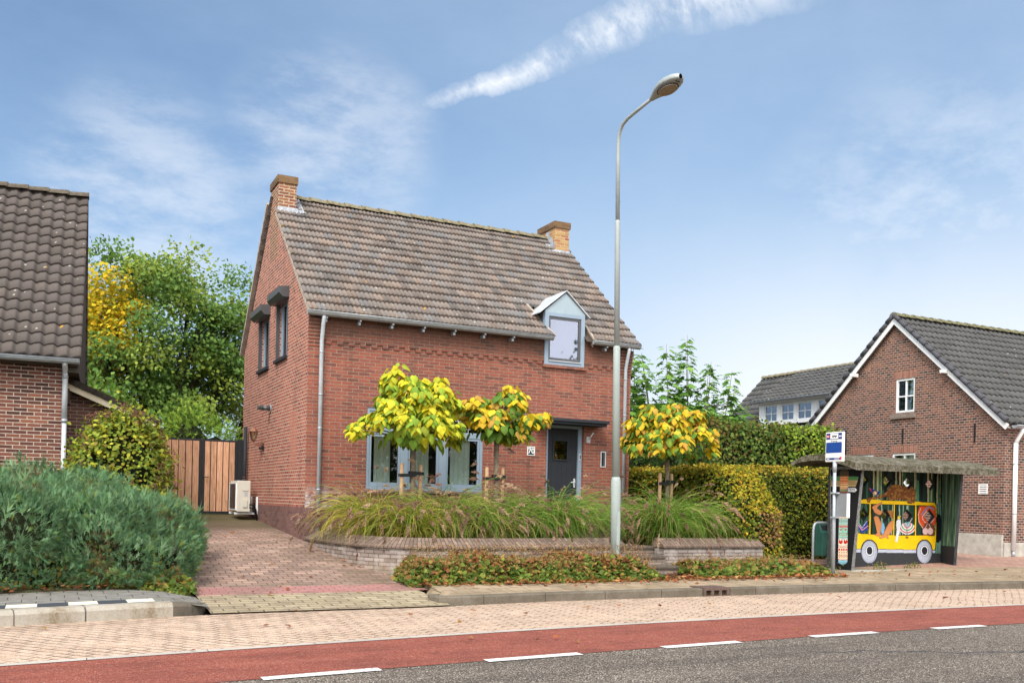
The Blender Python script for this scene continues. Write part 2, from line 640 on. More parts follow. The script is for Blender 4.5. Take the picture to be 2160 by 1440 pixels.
def frond(pairs=5, lw=.15, ll=.36):
    v, f = [], []
    for i in range(pairs):
        y = .12 + .8 * i / (pairs - 1)
        for sgn in (-1, 1):
            k = len(v)
            t = ll * (1 - .35 * abs(i / (pairs - 1) - .45))
            v += [(0, y, 0), (sgn * t * .5, y + .02 - lw / 2, .03), (sgn * t, y + .09, -.05), (sgn * t * .5, y + .04 + lw / 2, .03)]
            f.append((k, k + 1, k + 2, k + 3))
    k = len(v)
    v += [(0, .9, 0), (-lw / 2, 1.02, 0), (0, 1.16, -.05), (lw / 2, 1.02, 0)]
    f.append((k, k + 1, k + 2, k + 3))
    return v, f


FROND = frond()


def spray(n=9, w=.055, seed=1):
    r_ = np.random.default_rng(seed)
    v, f = [], []
    for i in range(n):
        a = r_.uniform(-1.0, 1.0)
        y0 = r_.uniform(0, .55)
        l = r_.uniform(.35, .6)
        zz = r_.uniform(-.25, .25)
        dx, dy = math.sin(a) * l, math.cos(a) * l
        k = len(v)
        v += [(-w * math.cos(a), y0 + w * math.sin(a), 0), (w * math.cos(a), y0 - w * math.sin(a), 0), (dx, y0 + dy, zz * l)]
        f.append((k, k + 1, k + 2))
    return v, f


SPRAY = spray(9, .030)
FEATHER = spray(13, .024, 4)
OVAL = ([(0, 0, 0), (-.30, .25, .07), (-.32, .65, .05), (0, 1, -.04), (.32, .65, .05), (.30, .25, .07), (0, .5, 0)], [(0, 6, 2, 1), (6, 3, 2), (0, 5, 4, 6), (6, 4, 3)])


def pick(cols, n, w=None):
    cols = np.array(cols)
    i = rng.choice(len(cols), n, p=w)
    return np.clip(cols[i] * rng.uniform(.75, 1.25, (n, 1)), 0, 1)


def sph(n):
    return _norm(rng.normal(size=(n, 3)))

# ================================================================== materials
M = {}
M['zinc'] = plain('zinc', (0.36, 0.39, 0.41), 0.42, 0.5, 0.35, 0.14, 7)
M['zinc_light'] = plain('light_zinc', (0.62, 0.65, 0.68), 0.4, 0.5, 0.25, 0.10, 6)
M['blue_grey'] = plain('blue_grey_paint', (0.25, 0.325, 0.40), 0.45, 0.4, 0, 0.04, 5)
M['white'] = plain('white_paint', (0.78, 0.79, 0.78), 0.45, 0.4, 0, 0.04, 6)
M['cream'] = plain('cream_paint', (0.62, 0.54, 0.38), 0.55, 0.3, 0, 0.08, 6)
M['anthracite'] = plain('anthracite_paint', (0.026, 0.029, 0.035), 0.6, 0.2, 0, 0.08, 6)
M['black'] = plain('black_paint', (0.016, 0.016, 0.018), 0.5, 0.3, 0, 0.1, 8)
M['room_shade'] = plain('room_shade', (0.035, 0.034, 0.032), 0.9, 0.05, 0, 0.2, 2)  # darkness of unlit rooms put into the colour of sheets behind panes
M['alu'] = plain('grey_aluminium', (0.085, 0.085, 0.09), 0.4, 0.5, 0.2, 0.06, 6)
M['concrete'] = plain('concrete', (0.42, 0.40, 0.35), 0.9, 0.2, 0, 0.22, 5, 0.004)
M['kerb'] = plain('kerb_concrete', (0.27, 0.25, 0.21), 0.9, 0.2, 0, 0.25, 7, 0.004)
M['lead'] = plain('lead', (0.40, 0.42, 0.45), 0.5, 0.5, 0.2, 0.3, 9, 0.004)
M['iron'] = plain('rusty_iron', (0.13, 0.085, 0.07), 0.7, 0.4, 0.2, 0.3, 20, 0.002)
M['wood'] = plain('stake_wood', (0.46, 0.30, 0.17), 0.8, 0.2, 0, 0.2, 14, 0.003)
M['rubber'] = plain('black_rubber', (0.012, 0.012, 0.012), 0.7, 0.3, 0, 0.1, 10)
M['glass'] = glass_mat('window_glass', 0.0)
M['glass_sky'] = glass_mat('reflecting_glass', 0.25, (0.6, 0.62, 0.7))
M['mint_curtain'] = None
M['soil'] = plain('soil', (0.085, 0.06, 0.04), 0.95, 0.1, 0, 0.35, 12, 0.02)
M['leaf'] = leaf_mat('leaves')
M['leaf_matte'] = leaf_mat('matte_leaves', 0.7, 0.3, 0.2)
M['needles'] = leaf_mat('needles', 0.75, 0.15, 0.10)
M['grass_blade'] = leaf_mat('grass_blades', 0.6, 0.35, 0.15)
M['bark'] = plain('bark', (0.20, 0.16, 0.11), 0.9, 0.1, 0, 0.3, 18, 0.01)
M['dark_bark'] = plain('dark_bark', (0.06, 0.05, 0.035), 0.9, 0.1, 0, 0.3, 12, 0.01)


def curtain_mat():
    g = G('net_curtain', 0.9, 0.1)
    x = g.xyz(g.obj())
    w = g.math('SINE', g.math('MULTIPLY', x[0], 62.0))
    n = g.noise(g.obj(), 30, 3)
    f = g.math('ADD', g.math('MULTIPLY', w, 0.18), n)
    g.color(g.ramp(f, [(0.25, (0.66, 0.80, 0.72)), (0.8, (0.86, 0.93, 0.86))]))
    return g.m


M['mint_curtain'] = curtain_mat()


def front_stain_shade(g, c, fac):
    p = g.xyz(g.pos())
    n = g.noise(g.pos(), 7, 4, 0.65)
    low = g.math('MULTIPLY', g.smooth(p[2], 1.68, 1.35), g.smooth(p[0], 1.0, 0.35))
    low = g.math('MULTIPLY', low, g.smooth(n, 0.38, 0.62))
    low = g.math('MULTIPLY', low, g.math('SUBTRACT', 1.0, g.math('MULTIPLY', fac, 0.8)))
    c = g.mix(g.math('MULTIPLY', low, 0.75), c, (0.62, 0.55, 0.52))
    spots = g.smooth(g.noise(g.pos(), 16, 3, 0.5), 0.72, 0.80)
    hi = g.math('MULTIPLY', g.smooth(p[2], 3.3, 3.9), spots)
    c = g.mix(g.math('MULTIPLY', hi, 0.5), c, (0.6, 0.45, 0.40))
    st = g.n('ShaderNodeTexNoise', {'Vector': g.map(g.pos(), scale=(2.6, 2.6, .28)), 'Scale': 1.6, 'Detail': 6, 'Roughness': .65}).outputs['Fac']
    c = g.mix(g.math('MULTIPLY', g.smooth(st, .50, .72), .38), c, (0.085, 0.05, 0.038))
    c = g.mix(g.math('MULTIPLY', g.smooth(st, .46, .30), .22), c, (0.42, 0.19, 0.13))
    # shade below the gutter, painted into the brick colour
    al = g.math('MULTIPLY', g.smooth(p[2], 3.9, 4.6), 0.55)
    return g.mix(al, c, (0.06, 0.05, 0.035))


RED = [(0.165, 0.062, 0.048), (0.235, 0.073, 0.052), (0.29, 0.082, 0.055), (0.26, 0.08, 0.056), (0.315, 0.098, 0.062), (0.205, 0.074, 0.058), (0.30, 0.088, 0.055)]
M['brick_front'] = brick_mat('red_facade_brick', RED, (0.30, 0.215, 0.155), stain=front_stain_shade, var=0.22, ms=0.007)
GABLE = [(0.20, 0.07, 0.055), (0.33, 0.10, 0.07), (0.40, 0.125, 0.085), (0.30, 0.10, 0.075), (0.42, 0.15, 0.10)]


def gable_stain(g, c, fac):
    p = g.xyz(g.pos())
    st = g.n('ShaderNodeTexNoise', {'Vector': g.map(g.pos(), scale=(2.6, 2.6, .3)), 'Scale': 1.4, 'Detail': 6, 'Roughness': .65}).outputs['Fac']
    c = g.mix(g.math('MULTIPLY', g.smooth(st, .50, .72), .32), c, (0.13, 0.07, 0.055))
    # filled-in strip of newer pinkish brick
    s = g.math('MULTIPLY', g.math('MULTIPLY', g.math('GREATER_THAN', p[1], 0.70), g.math('LESS_THAN', p[1], 1.28)),
               g.math('MULTIPLY', g.math('GREATER_THAN', p[2], 1.9), g.math('LESS_THAN', p[2], 2.98)))
    return g.mix(g.math('MULTIPLY', s, 0.6), c, (0.45, 0.19, 0.13))


M['brick_gable'] = brick_mat('pinkish_gable_brick', GABLE, (0.60, 0.48, 0.36), bw=0.165, stain=gable_stain, var=0.2, ms=0.0075)
PURP = [(0.13, 0.07, 0.065), (0.19, 0.10, 0.09), (0.23, 0.12, 0.10), (0.16, 0.09, 0.085)]
M['brick_plinth'] = brick_mat('purple_plinth_brick', PURP, (0.16, 0.12, 0.10), var=0.28)
M['brick_soldier'] = brick_mat('soldier_plinth_brick', PURP, (0.13, 0.10, 0.085), bw=0.22, bh=0.072, rot=R(90), var=0.25)
YEL = [(0.38, 0.22, 0.07), (0.46, 0.29, 0.11), (0.33, 0.10, 0.05), (0.50, 0.32, 0.13), (0.30, 0.09, 0.05)]
M['brick_chim'] = brick_mat('chimney_brick', [(0.20, 0.07, 0.04), (0.30, 0.11, 0.06), (0.26, 0.12, 0.05), (0.17, 0.07, 0.05)], (0.52, 0.42, 0.30), ms=0.009)
M['brick_chim_y'] = brick_mat('yellow_chimney_brick', YEL, (0.50, 0.40, 0.27), ms=0.008)


def moss_stain(g, c, fac):
    n = g.smooth(g.noise(g.pos(), 14, 5, 0.7), 0.50, 0.62)
    return g.mix(g.math('MULTIPLY', n, 0.5), c, (0.17, 0.125, 0.025))


M['brick_cap'] = brick_mat('mossy_chimney_cap', [(0.15, 0.08, 0.045), (0.22, 0.12, 0.06), (0.10, 0.055, 0.04)], (0.22, 0.17, 0.10), stain=moss_stain)
BRN = [(0.065, 0.028, 0.022), (0.11, 0.042, 0.03), (0.17, 0.06, 0.04), (0.20, 0.075, 0.05), (0.09, 0.035, 0.03), (0.23, 0.085, 0.05)]
M['brick_left'] = brick_mat('brown_red_brick', BRN, (0.44, 0.36, 0.29), bw=0.22, bh=0.066, ms=0.0085, var=0.25)
M['brick_lean'] = brick_mat('dark_brown_brick', [(0.07, 0.035, 0.028), (0.12, 0.055, 0.04), (0.15, 0.07, 0.05)], (0.33, 0.28, 0.23), bw=0.22, bh=0.066, ms=0.007)
OLD = [(0.05, 0.034, 0.034), (0.11, 0.05, 0.038), (0.165, 0.066, 0.046), (0.215, 0.087, 0.055), (0.085, 0.046, 0.042), (0.25, 0.105, 0.068), (0.14, 0.06, 0.046)]


def old_stain(g, c, fac):
    n = g.smooth(g.noise(g.pos(), 1.3, 5, 0.65), 0.5, 0.75)
    return g.mix(g.math('MULTIPLY', n, 0.3), c, (0.36, 0.17, 0.11))


M['brick_old'] = brick_mat('old_farmhouse_brick', OLD, (0.36, 0.29, 0.235), bw=0.15, bh=0.066, ms=0.010, var=0.28, stain=old_stain, wob=0.014)
M['brick_tumble'] = brick_mat('diagonal_farmhouse_brick', [(0.17, 0.075, 0.05), (0.25, 0.11, 0.07), (0.30, 0.14, 0.09)], (0.36, 0.29, 0.23), bw=0.2, bh=0.064, ms=0.009, rot=R(42))
M['brick_tumble2'] = brick_mat('diagonal_farmhouse_brick_b', [(0.17, 0.075, 0.05), (0.25, 0.11, 0.07), (0.30, 0.14, 0.09)], (0.36, 0.29, 0.23), bw=0.2, bh=0.064, ms=0.009, rot=R(-42))
M['brick_lintel'] = brick_mat('lintel_brick', [(0.24, 0.10, 0.07), (0.30, 0.13, 0.09), (0.36, 0.16, 0.11)], (0.36, 0.29, 0.23), bw=0.3, bh=0.07, rot=R(90), ms=0.007)


def planter_stain(g, c, fac):
    p = g.xyz(g.pos())
    n = g.noise(g.pos(), 4, 5, 0.65)
    c = g.mix(g.math('MULTIPLY', g.smooth(n, 0.44, 0.68), 0.55), c, (0.50, 0.45, 0.42))
    d = g.math('MULTIPLY', g.smooth(p[2], 0.62, 0.16), g.smooth(g.noise(g.pos(), 6, 4, 0.6), 0.25, 0.6))
    c = g.mix(g.math('MULTIPLY', d, 0.65), c, (0.30, 0.22, 0.14))
    mo = g.math('MULTIPLY', g.smooth(p[2], 0.56, 0.66), g.smooth(n, 0.3, 0.55))
    return g.mix(g.math('MULTIPLY', mo, 0.7), c, (0.10, 0.085, 0.03))


M['brick_planter'] = brick_mat('whitish_planter_brick', [(0.24, 0.19, 0.165), (0.33, 0.27, 0.24), (0.19, 0.145, 0.125), (0.39, 0.33, 0.30)], (0.11, 0.09, 0.075), ms=0.008, stain=planter_stain, var=0.2)
M['coping'] = brick_mat('brown_coping_brick', [(0.17, 0.115, 0.088), (0.225, 0.155, 0.118), (0.14, 0.095, 0.075), (0.26, 0.185, 0.14)], (0.04, 0.05, 0.035), bw=0.21, bh=0.066, ms=0.005, rot=R(90), var=0.25)
M['steps'] = brick_mat('step_brick', [(0.22, 0.17, 0.14), (0.30, 0.24, 0.20), (0.26, 0.19, 0.15)], (0.13, 0.11, 0.09), var=0.28)

M['tile_main'] = tile_mat('weathered_roof_tile', [(0.135, 0.114, 0.10), (0.19, 0.156, 0.134), (0.17, 0.15, 0.134), (0.215, 0.174, 0.147), (0.155, 0.148, 0.144), (0.185, 0.142, 0.115), (0.12, 0.108, 0.10), (0.235, 0.18, 0.145), (0.175, 0.166, 0.16)], 0.30, 1.0)
M['tile_left'] = tile_mat('brown_pantile', [(0.085, 0.071, 0.063), (0.105, 0.087, 0.077), (0.095, 0.081, 0.073), (0.115, 0.095, 0.083)], 0.22, 0.8)
M['tile_right'] = tile_mat('dark_grey_pantile', [(0.072, 0.072, 0.07), (0.088, 0.086, 0.084), (0.10, 0.098, 0.094), (0.080, 0.080, 0.077)], 0.22, 0.35, moss=(0.13, 0.125, 0.085))
M['ridge'] = plain('mossy_ridge_tile', (0.22, 0.19, 0.12), 0.9, 0.1, 0, 0.35, 14, 0.01)
M['ridge_dark'] = plain('dark_ridge_tile', (0.075, 0.075, 0.085), 0.7, 0.3, 0, 0.2, 10, 0.005)
M['verge_mortar'] = plain('verge_mortar', (0.40, 0.34, 0.28), 0.9, 0.1, 0, 0.25, 12, 0.01)
M['dark_cladding'] = plain('dark_brown_cladding', (0.075, 0.06, 0.05), 0.75, 0.2, 0, 0.2, 9, 0.003)


# ------------------------------------------------------------------ roof tiles
def tiled(mb, O, A, B, L, S, gauge, pitch, prof, lift=0.03, keep=None, sub=8, jit=0.004, tail=0.012):
    O, A, B = Vector(O), Vector(A).normalized(), Vector(B).normalized()
    Nn = A.cross(B)
    if Nn.z < 0: Nn = -Nn
    nc = max(2, int(round(L / pitch * sub)))
    rows = int(math.ceil(S / gauge - 1e-6))
    for r in range(rows):
        s0, s1 = r * gauge, min((r + 1) * gauge + 0.012, S)
        jv = [random.uniform(-jit, jit) for _ in range(int(L / pitch) + 3)]
        k = len(mb.v)
        for i in range(nc + 1):
            a = L * i / nc
            t = a / pitch
            h = prof(t % 1.0) + jv[int(t)]
            p = O + A * a
            mb.v.append(tuple(p + B * s0 + Nn * (h - tail)))
            mb.v.append(tuple(p + B * s0 + Nn * (h + lift)))
            mb.v.append(tuple(p + B * s1 + Nn * h))
        for i in range(nc):
            a = L * (i + 0.5) / nc
            if keep and not keep(a, (s0 + s1) / 2): continue
            t0, t1 = L * i / nc / pitch, L * (i + 1) / nc / pitch
            tm = math.floor((t0 + t1) / 2)
            u0, u1 = tm + min(max(t0 - tm, .02), .98), tm + min(max(t1 - tm, .02), .98)
            b = k + i * 3
            mb.f.append((b, b + 3, b + 4, b + 1))
            mb.uv[len(mb.f) - 1] = [(u0, r + .05), (u1, r + .05), (u1, r + .1), (u0, r + .1)]
            mb.f.append((b + 1, b + 4, b + 5, b + 2))
            mb.sm.add(len(mb.f) - 1)
            mb.uv[len(mb.f) - 1] = [(u0, r + .1), (u1, r + .1), (u1, r + .95), (u0, r + .95)]


def prof_double(t):
    return 0.027 * abs(math.sin(2 * math.pi * t)) ** 0.75


def prof_pan(t):
    return 0.026 * (math.sin(2 * math.pi * t) + 0.35 * math.sin(4 * math.pi * t + 0.6))


def ridge_tiles(mb, a, b, r=0.11, step=0.33, drop=0.03):
    a, b = Vector(a), Vector(b)
    n = max(1, int((b - a).length / step))
    d = (b - a) / n
    x = d.normalized()
    side = x.cross(Vector((0, 0, 1))).normalized()
    for i in range(n):
        p0, p1 = a + d * i, a + d * (i + 1) + x * 0.03
        pts, faces = [], []
        m = 8
        for p, rr, up in ((p0, r * 1.12, 0.018), (p1, r, 0.0)):
            for k in range(m + 1):
                an = math.pi * k / m
                q = p + side * math.cos(an) * rr + Vector((0, 0, 1)) * (math.sin(an) * rr * 0.8 - drop + up)
                pts.append(q)
        for k in range(m):
            faces.append((k, k + 1, m + 2 + k, m + 1 + k))
        mb.add(pts, faces, True)
        mb.add([p0 + Vector((0, 0, -drop))] + pts[:m + 1], [(0, i_, i_ + 1) for i_ in range(1, m + 1)])


def gutter(mb, x0, x1, yc, zc, r=0.075, axis='x'):
    """half-round gutter along x (or y), open at the top, with a bead on its outer edge"""
    m = 9
    for rr, flip in ((r, False), (r - 0.006, True)):
        pts, faces = [], []
        for xx in (x0, x1):
            for k in range(m + 1):
                an = math.pi + math.pi * k / m
                q = (math.cos(an) * rr, math.sin(an) * rr)
                pts.append((xx, yc + q[0], zc + q[1]) if axis == 'x' else (yc + q[0], xx, zc + q[1]))
        for k in range(m):
            f = (k, k + 1, m + 2 + k, m + 1 + k)
            faces.append(f[::-1] if flip else f)
        mb.add(pts, faces, True)
    for xx in (x0, x1):
        pts = [(math.cos(math.pi + math.pi * k / m) * r, math.sin(math.pi + math.pi * k / m) * r) for k in range(m + 1)]
        mb.poly([((xx, yc + a, zc + b) if axis == 'x' else (yc + a, xx, zc + b)) for a, b in pts])
    e = -r
    A = (x0, yc + e, zc) if axis == 'x' else (yc + e, x0, zc)
    Bq = (x1, yc + e, zc) if axis == 'x' else (yc + e, x1, zc)
    mb.tube([A, Bq], 0.011, 8)


def frame(mb, x0, z0, x1, z1, w, y0, y1, wb=None, wt_=None):
    wb, wt_ = wb or w, wt_ or w
    mb.box(x0, y0, z0, x0 + w, y1, z1)
    mb.box(x1 - w, y0, z0, x1, y1, z1)
    mb.box(x0 + w, y0, z0, x1 - w, y1, z0 + wb)
    mb.box(x0 + w, y0, z1 - wt_, x1 - w, y1, z1)


def frame_y(mb, y0, z0, y1, z1, w, x0, x1, wb=None, wt_=None):
    wb, wt_ = wb or w, wt_ or w
    mb.box(x0, y0, z0, x1, y0 + w, z1)
    mb.box(x0, y1 - w, z0, x1, y1, z1)
    mb.box(x0, y0 + w, z0, x1, y1 - w, z0 + wb)
    mb.box(x0, y0 + w, z1 - wt_, x1, y1 - w, z1)


def sweep(mb, path, prof, cap=True, zs=None):
    """closed profile [(offset to the left of the path, z)] carried along a 2-D path; UV = (length, perimeter)"""
    P = [Vector((p[0], p[1])) for p in path]
    n, m = len(P), len(prof)
    ds, L = [], 0
    pts = []
    for i, p in enumerate(P):
        if i: L += (p - P[i - 1]).length
        ds.append(L)
        t = (P[min(i + 1, n - 1)] - P[max(i - 1, 0)]).normalized()
        nl = Vector((-t.y, t.x))
        for o, z in prof:
            q = p + nl * o
            pts.append((q.x, q.y, z + (zs[i] if zs else 0)))
    per = [0]
    for k in range(m):
        a, b = prof[k], prof[(k + 1) % m]
        per.append(per[-1] + math.hypot(b[0] - a[0], b[1] - a[1]))
    k0 = len(mb.v)
    mb.v += pts
    for i in range(n - 1):
        for k in range(m):
            k2 = (k + 1) % m
            mb.f.append((k0 + i * m + k, k0 + (i + 1) * m + k, k0 + (i + 1) * m + k2, k0 + i * m + k2))
            mb.uv[len(mb.f) - 1] = [(ds[i], per[k]), (ds[i + 1], per[k]), (ds[i + 1], per[k + 1]), (ds[i], per[k + 1])]
    if cap:
        mb.f.append(tuple(k0 + k for k in range(m)))
        mb.f.append(tuple(k0 + (n - 1) * m + k for k in range(m))[::-1])


# ================================================================== ground and road
KX = [-30, -9, -4.55, -2.8, -2.3, 0.45, 1.0, 2, 4.1, 8, 12, 16, 30, 60]
KY = [-12, -7.0, -5.97, -5.56, -5.5, -5.48, -5.34, -5.22, -5.15, -5.12, -5.4, -5.9, -8.2, -14]
SX = [-30, -12, -4.5, -2.4, 1.1, 5, 9.1, 14, 30, 60]
SY = [-12.5, -9.75, -8.42, -8.12, -7.72, -7.5, -7.44, -7.6, -9.0, -15]
DX = [-30, -12, -2.7, -1.0, 0.25, 1.24, 2.25, 3.28, 5.2, 8, 12, 30, 60]
DY = [-14, -10.95, -9.57, -9.41, -9.31, -9.23, -9.16, -9.09, -9.01, -8.98, -9.05, -10.6, -16.5]


def smooth_curve(X, Y, s=0.8):
    xs = np.linspace(X[0], X[-1], 1801)
    ys = np.interp(xs, X, Y)
    h = xs[1] - xs[0]
    k = int(3 * s / h)
    w = np.exp(-0.5 * (np.arange(-k, k + 1) * h / s) ** 2)
    ys = np.convolve(np.pad(ys, k, mode='reflect', reflect_type='odd'), w / w.sum(), 'valid')
    return lambda x: float(np.interp(x, xs, ys))


vk = smooth_curve(KX, KY, 0.35)
vs = smooth_curve(SX, SY, 1.2)
vd = smooth_curve(DX, DY, 1.0)


def g_left(d):
    return float(np.interp(d, [0, .3, 1.0, 1.9, 2.6, 5.4, 11, 12, 400], [.07, .09, .14, .19, .24, .56, .90, .93, .93]))


def g_right(d):
    return float(np.interp(d, [0, 1.0, 2.2, 5, 11, 30, 400], [.10, .145, .17, .25, .30, .55, .93]))


def gz(x, d):
    if d < .04: return -0.06
    if x < .75 and d < 1.9: return -0.06
    if -2.9 < x < .75: return min(g_left(d), float(np.interp(d, [0, 1.25, 1.75, 2.5, 5.4, 11, 14], [.006, .088, .128, .21, .585, .925, .96])) - .06)
    t = min(max((x - 8.0) / 1.0, 0), 1)
    return g_left(d) * (1 - t) + g_right(d) * t


def ribbon(mb, xs, y0, y1, z, m=1, uv0=(0, 0)):
    """strip between two curves y0(x), y1(x); z(x, y) gives the height; UV = (length, distance across)"""
    k0, w = len(mb.v), m + 1
    ln = [0]
    for i, x in enumerate(xs):
        if i: ln.append(ln[-1] + math.hypot(x - xs[i - 1], y0(x) - y0(xs[i - 1])))
        for j in range(w):
            y = y0(x) + (y1(x) - y0(x)) * j / m
            mb.v.append((x, y, z(x, y)))
    for i in range(len(xs) - 1):
        for j in range(m):
            a = k0 + i * w + j
            mb.f.append((a, a + w, a + w + 1, a + 1))
            q = lambda ii, jj: (ln[ii] + uv0[0], mb.v[k0 + ii * w + jj][1] - y0(xs[ii]) + uv0[1])
            mb.uv[len(mb.f) - 1] = [q(i, j), q(i + 1, j), q(i + 1, j + 1), q(i, j + 1)]
    return mb


def structure(o, label=None):
    o['kind'] = 'structure'
    return o


def ground_mat():
    g = G('ground_soil', 0.95, 0.1)
    n = g.noise(g.pos(), 2.5, 6, 0.65)
    n2 = g.noise(g.pos(), 30, 4, 0.65)
    c = g.ramp(n, [(0.35, (0.07, 0.055, 0.035)), (0.55, (0.10, 0.085, 0.045)), (0.7, (0.06, 0.075, 0.025))])
    g.color(g.mix(g.math('MULTIPLY', n2, 0.5), c, (0.03, 0.025, 0.015)))
    g.bump(n2, 0.03)
    return g.m


gb = MB()
dl = [-600, -200, -60, -25, -8, -4, -1, .03, .05, .3, 1, 1.9, 2.0, 2.1, 2.6, 4, 5.4, 8, 11, 12, 20, 40, 100, 300, 900]
gx = [-900, -300, -120, -60, -30] + list(np.arange(-20, .5, 1.0)) + [.74, .78] + list(np.arange(1, 40.1, .5)) + [60, 120, 300, 900]
for x in gx:
    for d in dl:
        y = vk(min(max(x, -30), 60)) + d
        gb.v.append((x, y, gz(x, d)))
nd_ = len(dl)
for i in range(len(gx) - 1):
    for j in range(nd_ - 1):
        a = i * nd_ + j
        gb.f.append((a, a + nd_, a + nd_ + 1, a + 1))
structure(gb.build('ground', ground_mat(), recalc=False))


def asphalt_mat():
    g = G('asphalt', 0.88, 0.25)
    v = g.n('ShaderNodeTexVoronoi', {'Vector': g.pos(), 'Scale': 95.0})
    r_ = g.n('ShaderNodeSeparateColor', {0: v.outputs['Color']}).outputs[0]
    c = g.ramp(r_, [(0.0, (0.09, 0.070, 0.053)), (0.45, (0.165, 0.13, 0.10)), (0.75, (0.28, 0.225, 0.175)), (0.90, (0.46, 0.39, 0.315)), (1.0, (0.74, 0.66, 0.57))])
    gap = g.smooth(v.outputs['Distance'], 0.45, 0.75)
    c = g.mix(gap, c, (0.045, 0.038, 0.032))
    big = g.noise(g.pos(), 0.7, 4, 0.6)
    c = g.mix(g.math('MULTIPLY', g.smooth(big, 0.4, 0.7), 0.25), c, (0.05, 0.045, 0.04))
    lw = g.n('ShaderNodeTexNoise', {'Vector': g.map(g.pos(), scale=(.16, 1.5, 1)), 'Scale': 1.3, 'Detail': 5, 'Roughness': .6}).outputs['Fac']
    c = g.mix(g.math('MULTIPLY', g.smooth(lw, .48, .70), .42), c, (0.05, 0.043, 0.036))
    c = g.mix(g.math('MULTIPLY', g.smooth(lw, .46, .30), .25), c, (0.30, 0.25, 0.20))
    # bitumen-sealed crack wandering through the lane
    p = g.xyz(g.pos())
    ln = g.math('ADD', p[1], g.math('MULTIPLY', p[0], 0.34))
    ln = g.math('ADD', ln, g.math('MULTIPLY', g.noise(g.pos(), 1.1, 4, 0.6), 0.9))
    cr = g.math('MULTIPLY', g.smooth(g.math('ABSOLUTE', g.math('ADD', ln, 8.62)), 0.05, 0.02), g.math('GREATER_THAN', p[0], 2.6))
    c = g.mix(g.math('MULTIPLY', cr, 0.85), c, (0.04, 0.042, 0.045))
    g.color(c)
    g.bump(g.math('SUBTRACT', 1.0, v.outputs['Distance']), 0.006)
    return g.m


xs_road = [-200, -80, -30] + list(np.arange(-20, 31, 0.5)) + [45, 60, 120, 250]
cl = lambda f: (lambda x: f(min(max(x, -30), 60)))
rb = ribbon(MB(), xs_road, lambda x: cl(vd)(x) - 60, lambda x: cl(vd)(x) - 9, lambda x, y: 0.0)
ribbon(rb, xs_road, lambda x: cl(vd)(x) - 9, lambda x: cl(vk)(x) + .02, lambda x, y: 0.0, 6)
structure(rb.build('road', asphalt_mat(), recalc=False))


def lane_mat():
    g = G('red_asphalt', 0.85, 0.25)
    v = g.n('ShaderNodeTexVoronoi', {'Vector': g.pos(), 'Scale': 110.0})
    r_ = g.n('ShaderNodeSeparateColor', {0: v.outputs['Color']}).outputs[0]
    c = g.ramp(r_, [(0.0, (0.16, 0.045, 0.030)), (0.5, (0.265, 0.073, 0.047)), (0.9, (0.34, 0.105, 0.07)), (1.0, (0.46, 0.24, 0.19))])
    n = g.noise(g.pos(), 1.6, 5, 0.65)
    c = g.mix(g.math('MULTIPLY', g.smooth(n, 0.42, 0.7), 0.35), c, (0.17, 0.045, 0.036))
    w = g.n('ShaderNodeTexNoise', {'Vector': g.map(g.pos(), scale=(0.7, 2.4, 1)), 'Scale': 1.7, 'Detail': 6, 'Roughness': 0.65}).outputs['Fac']
    lw = g.n('ShaderNodeTexNoise', {'Vector': g.map(g.pos(), scale=(.2, 2.2, 1)), 'Scale': 1.5, 'Detail': 6, 'Roughness': .65}).outputs['Fac']
    c = g.mix(g.math('MULTIPLY', g.smooth(lw, .48, .70), .40), c, (0.13, 0.043, 0.033))
    c = g.mix(g.math('MULTIPLY', g.smooth(lw, .45, .28), .30), c, (0.42, 0.16, 0.115))
    crack = g.smooth(g.math('ABSOLUTE', g.math('SUBTRACT', w, 0.5)), 0.008, 0.002)
    c = g.mix(g.math('MULTIPLY', g.math('MULTIPLY', crack, 0.75), g.smooth(n, 0.45, 0.55)), c, (0.05, 0.02, 0.016))
    g.color(c)
    g.bump(g.math('SUBTRACT', 1.0, v.outputs['Distance']), 0.004)
    return g.m


xs_l = [-30] + list(np.arange(-20, 31, 0.4)) + [45, 60]
lane = ribbon(MB(), xs_l, vd, lambda x: vs(x), lambda x, y: 0.004, 3).build('cycle_lane', lane_mat(), recalc=False)
structure(lane)
M['marking'] = None


def marking_mat():
    g = G('road_marking', 0.7, 0.3)
    n = g.noise(g.pos(), 45, 5, 0.7)
    n2 = g.noise(g.pos(), 5, 4, 0.6)
    f = g.smooth(g.math('ADD', n, g.math('MULTIPLY', n2, 0.4)), 0.68, 0.84)
    g.color(g.mix(g.math('MULTIPLY', f, 0.7), (0.74, 0.73, 0.68), (0.22, 0.19, 0.17)))
    return g.m


M['marking'] = marking_mat()
road_o = bpy.data.objects['road']
base_of[road_o] = Vector((0, 0, 0))
for a, b in ((-12.4, -11.3), (-10.3, -9.2), (-8.2, -7.1), (-6.1, -5.0), (-3.95, -2.85 + .2), (-2.66, -1.69), (-.70, .29), (1.27, 2.26), (3.30, 4.30), (5.27, 6.15), (7.3, 8.3), (9.3, 10.3), (11.4, 12.4), (13.4, 14.4)):
    if a == -3.95: continue
    mk = ribbon(MB(), list(np.linspace(a, b, 6)), lambda x: vd(x) - .085, lambda x: vd(x) + .045, lambda x, y: 0.008)
    structure(mk.build('lane_marking', M['marking'], road_o, recalc=False))

structure(ribbon(MB(), xs_l, vs, lambda x: vs(x) + .115, lambda x, y: 0.008, 1).build(
    'edge_strip', brick_mat('edge_strip_concrete', [(0.42, 0.37, 0.32), (0.48, 0.43, 0.37), (0.45, 0.40, 0.35)], (0.10, 0.08, 0.06), bw=1.0, bh=0.4, ms=0.004, wob=0.002), recalc=False))


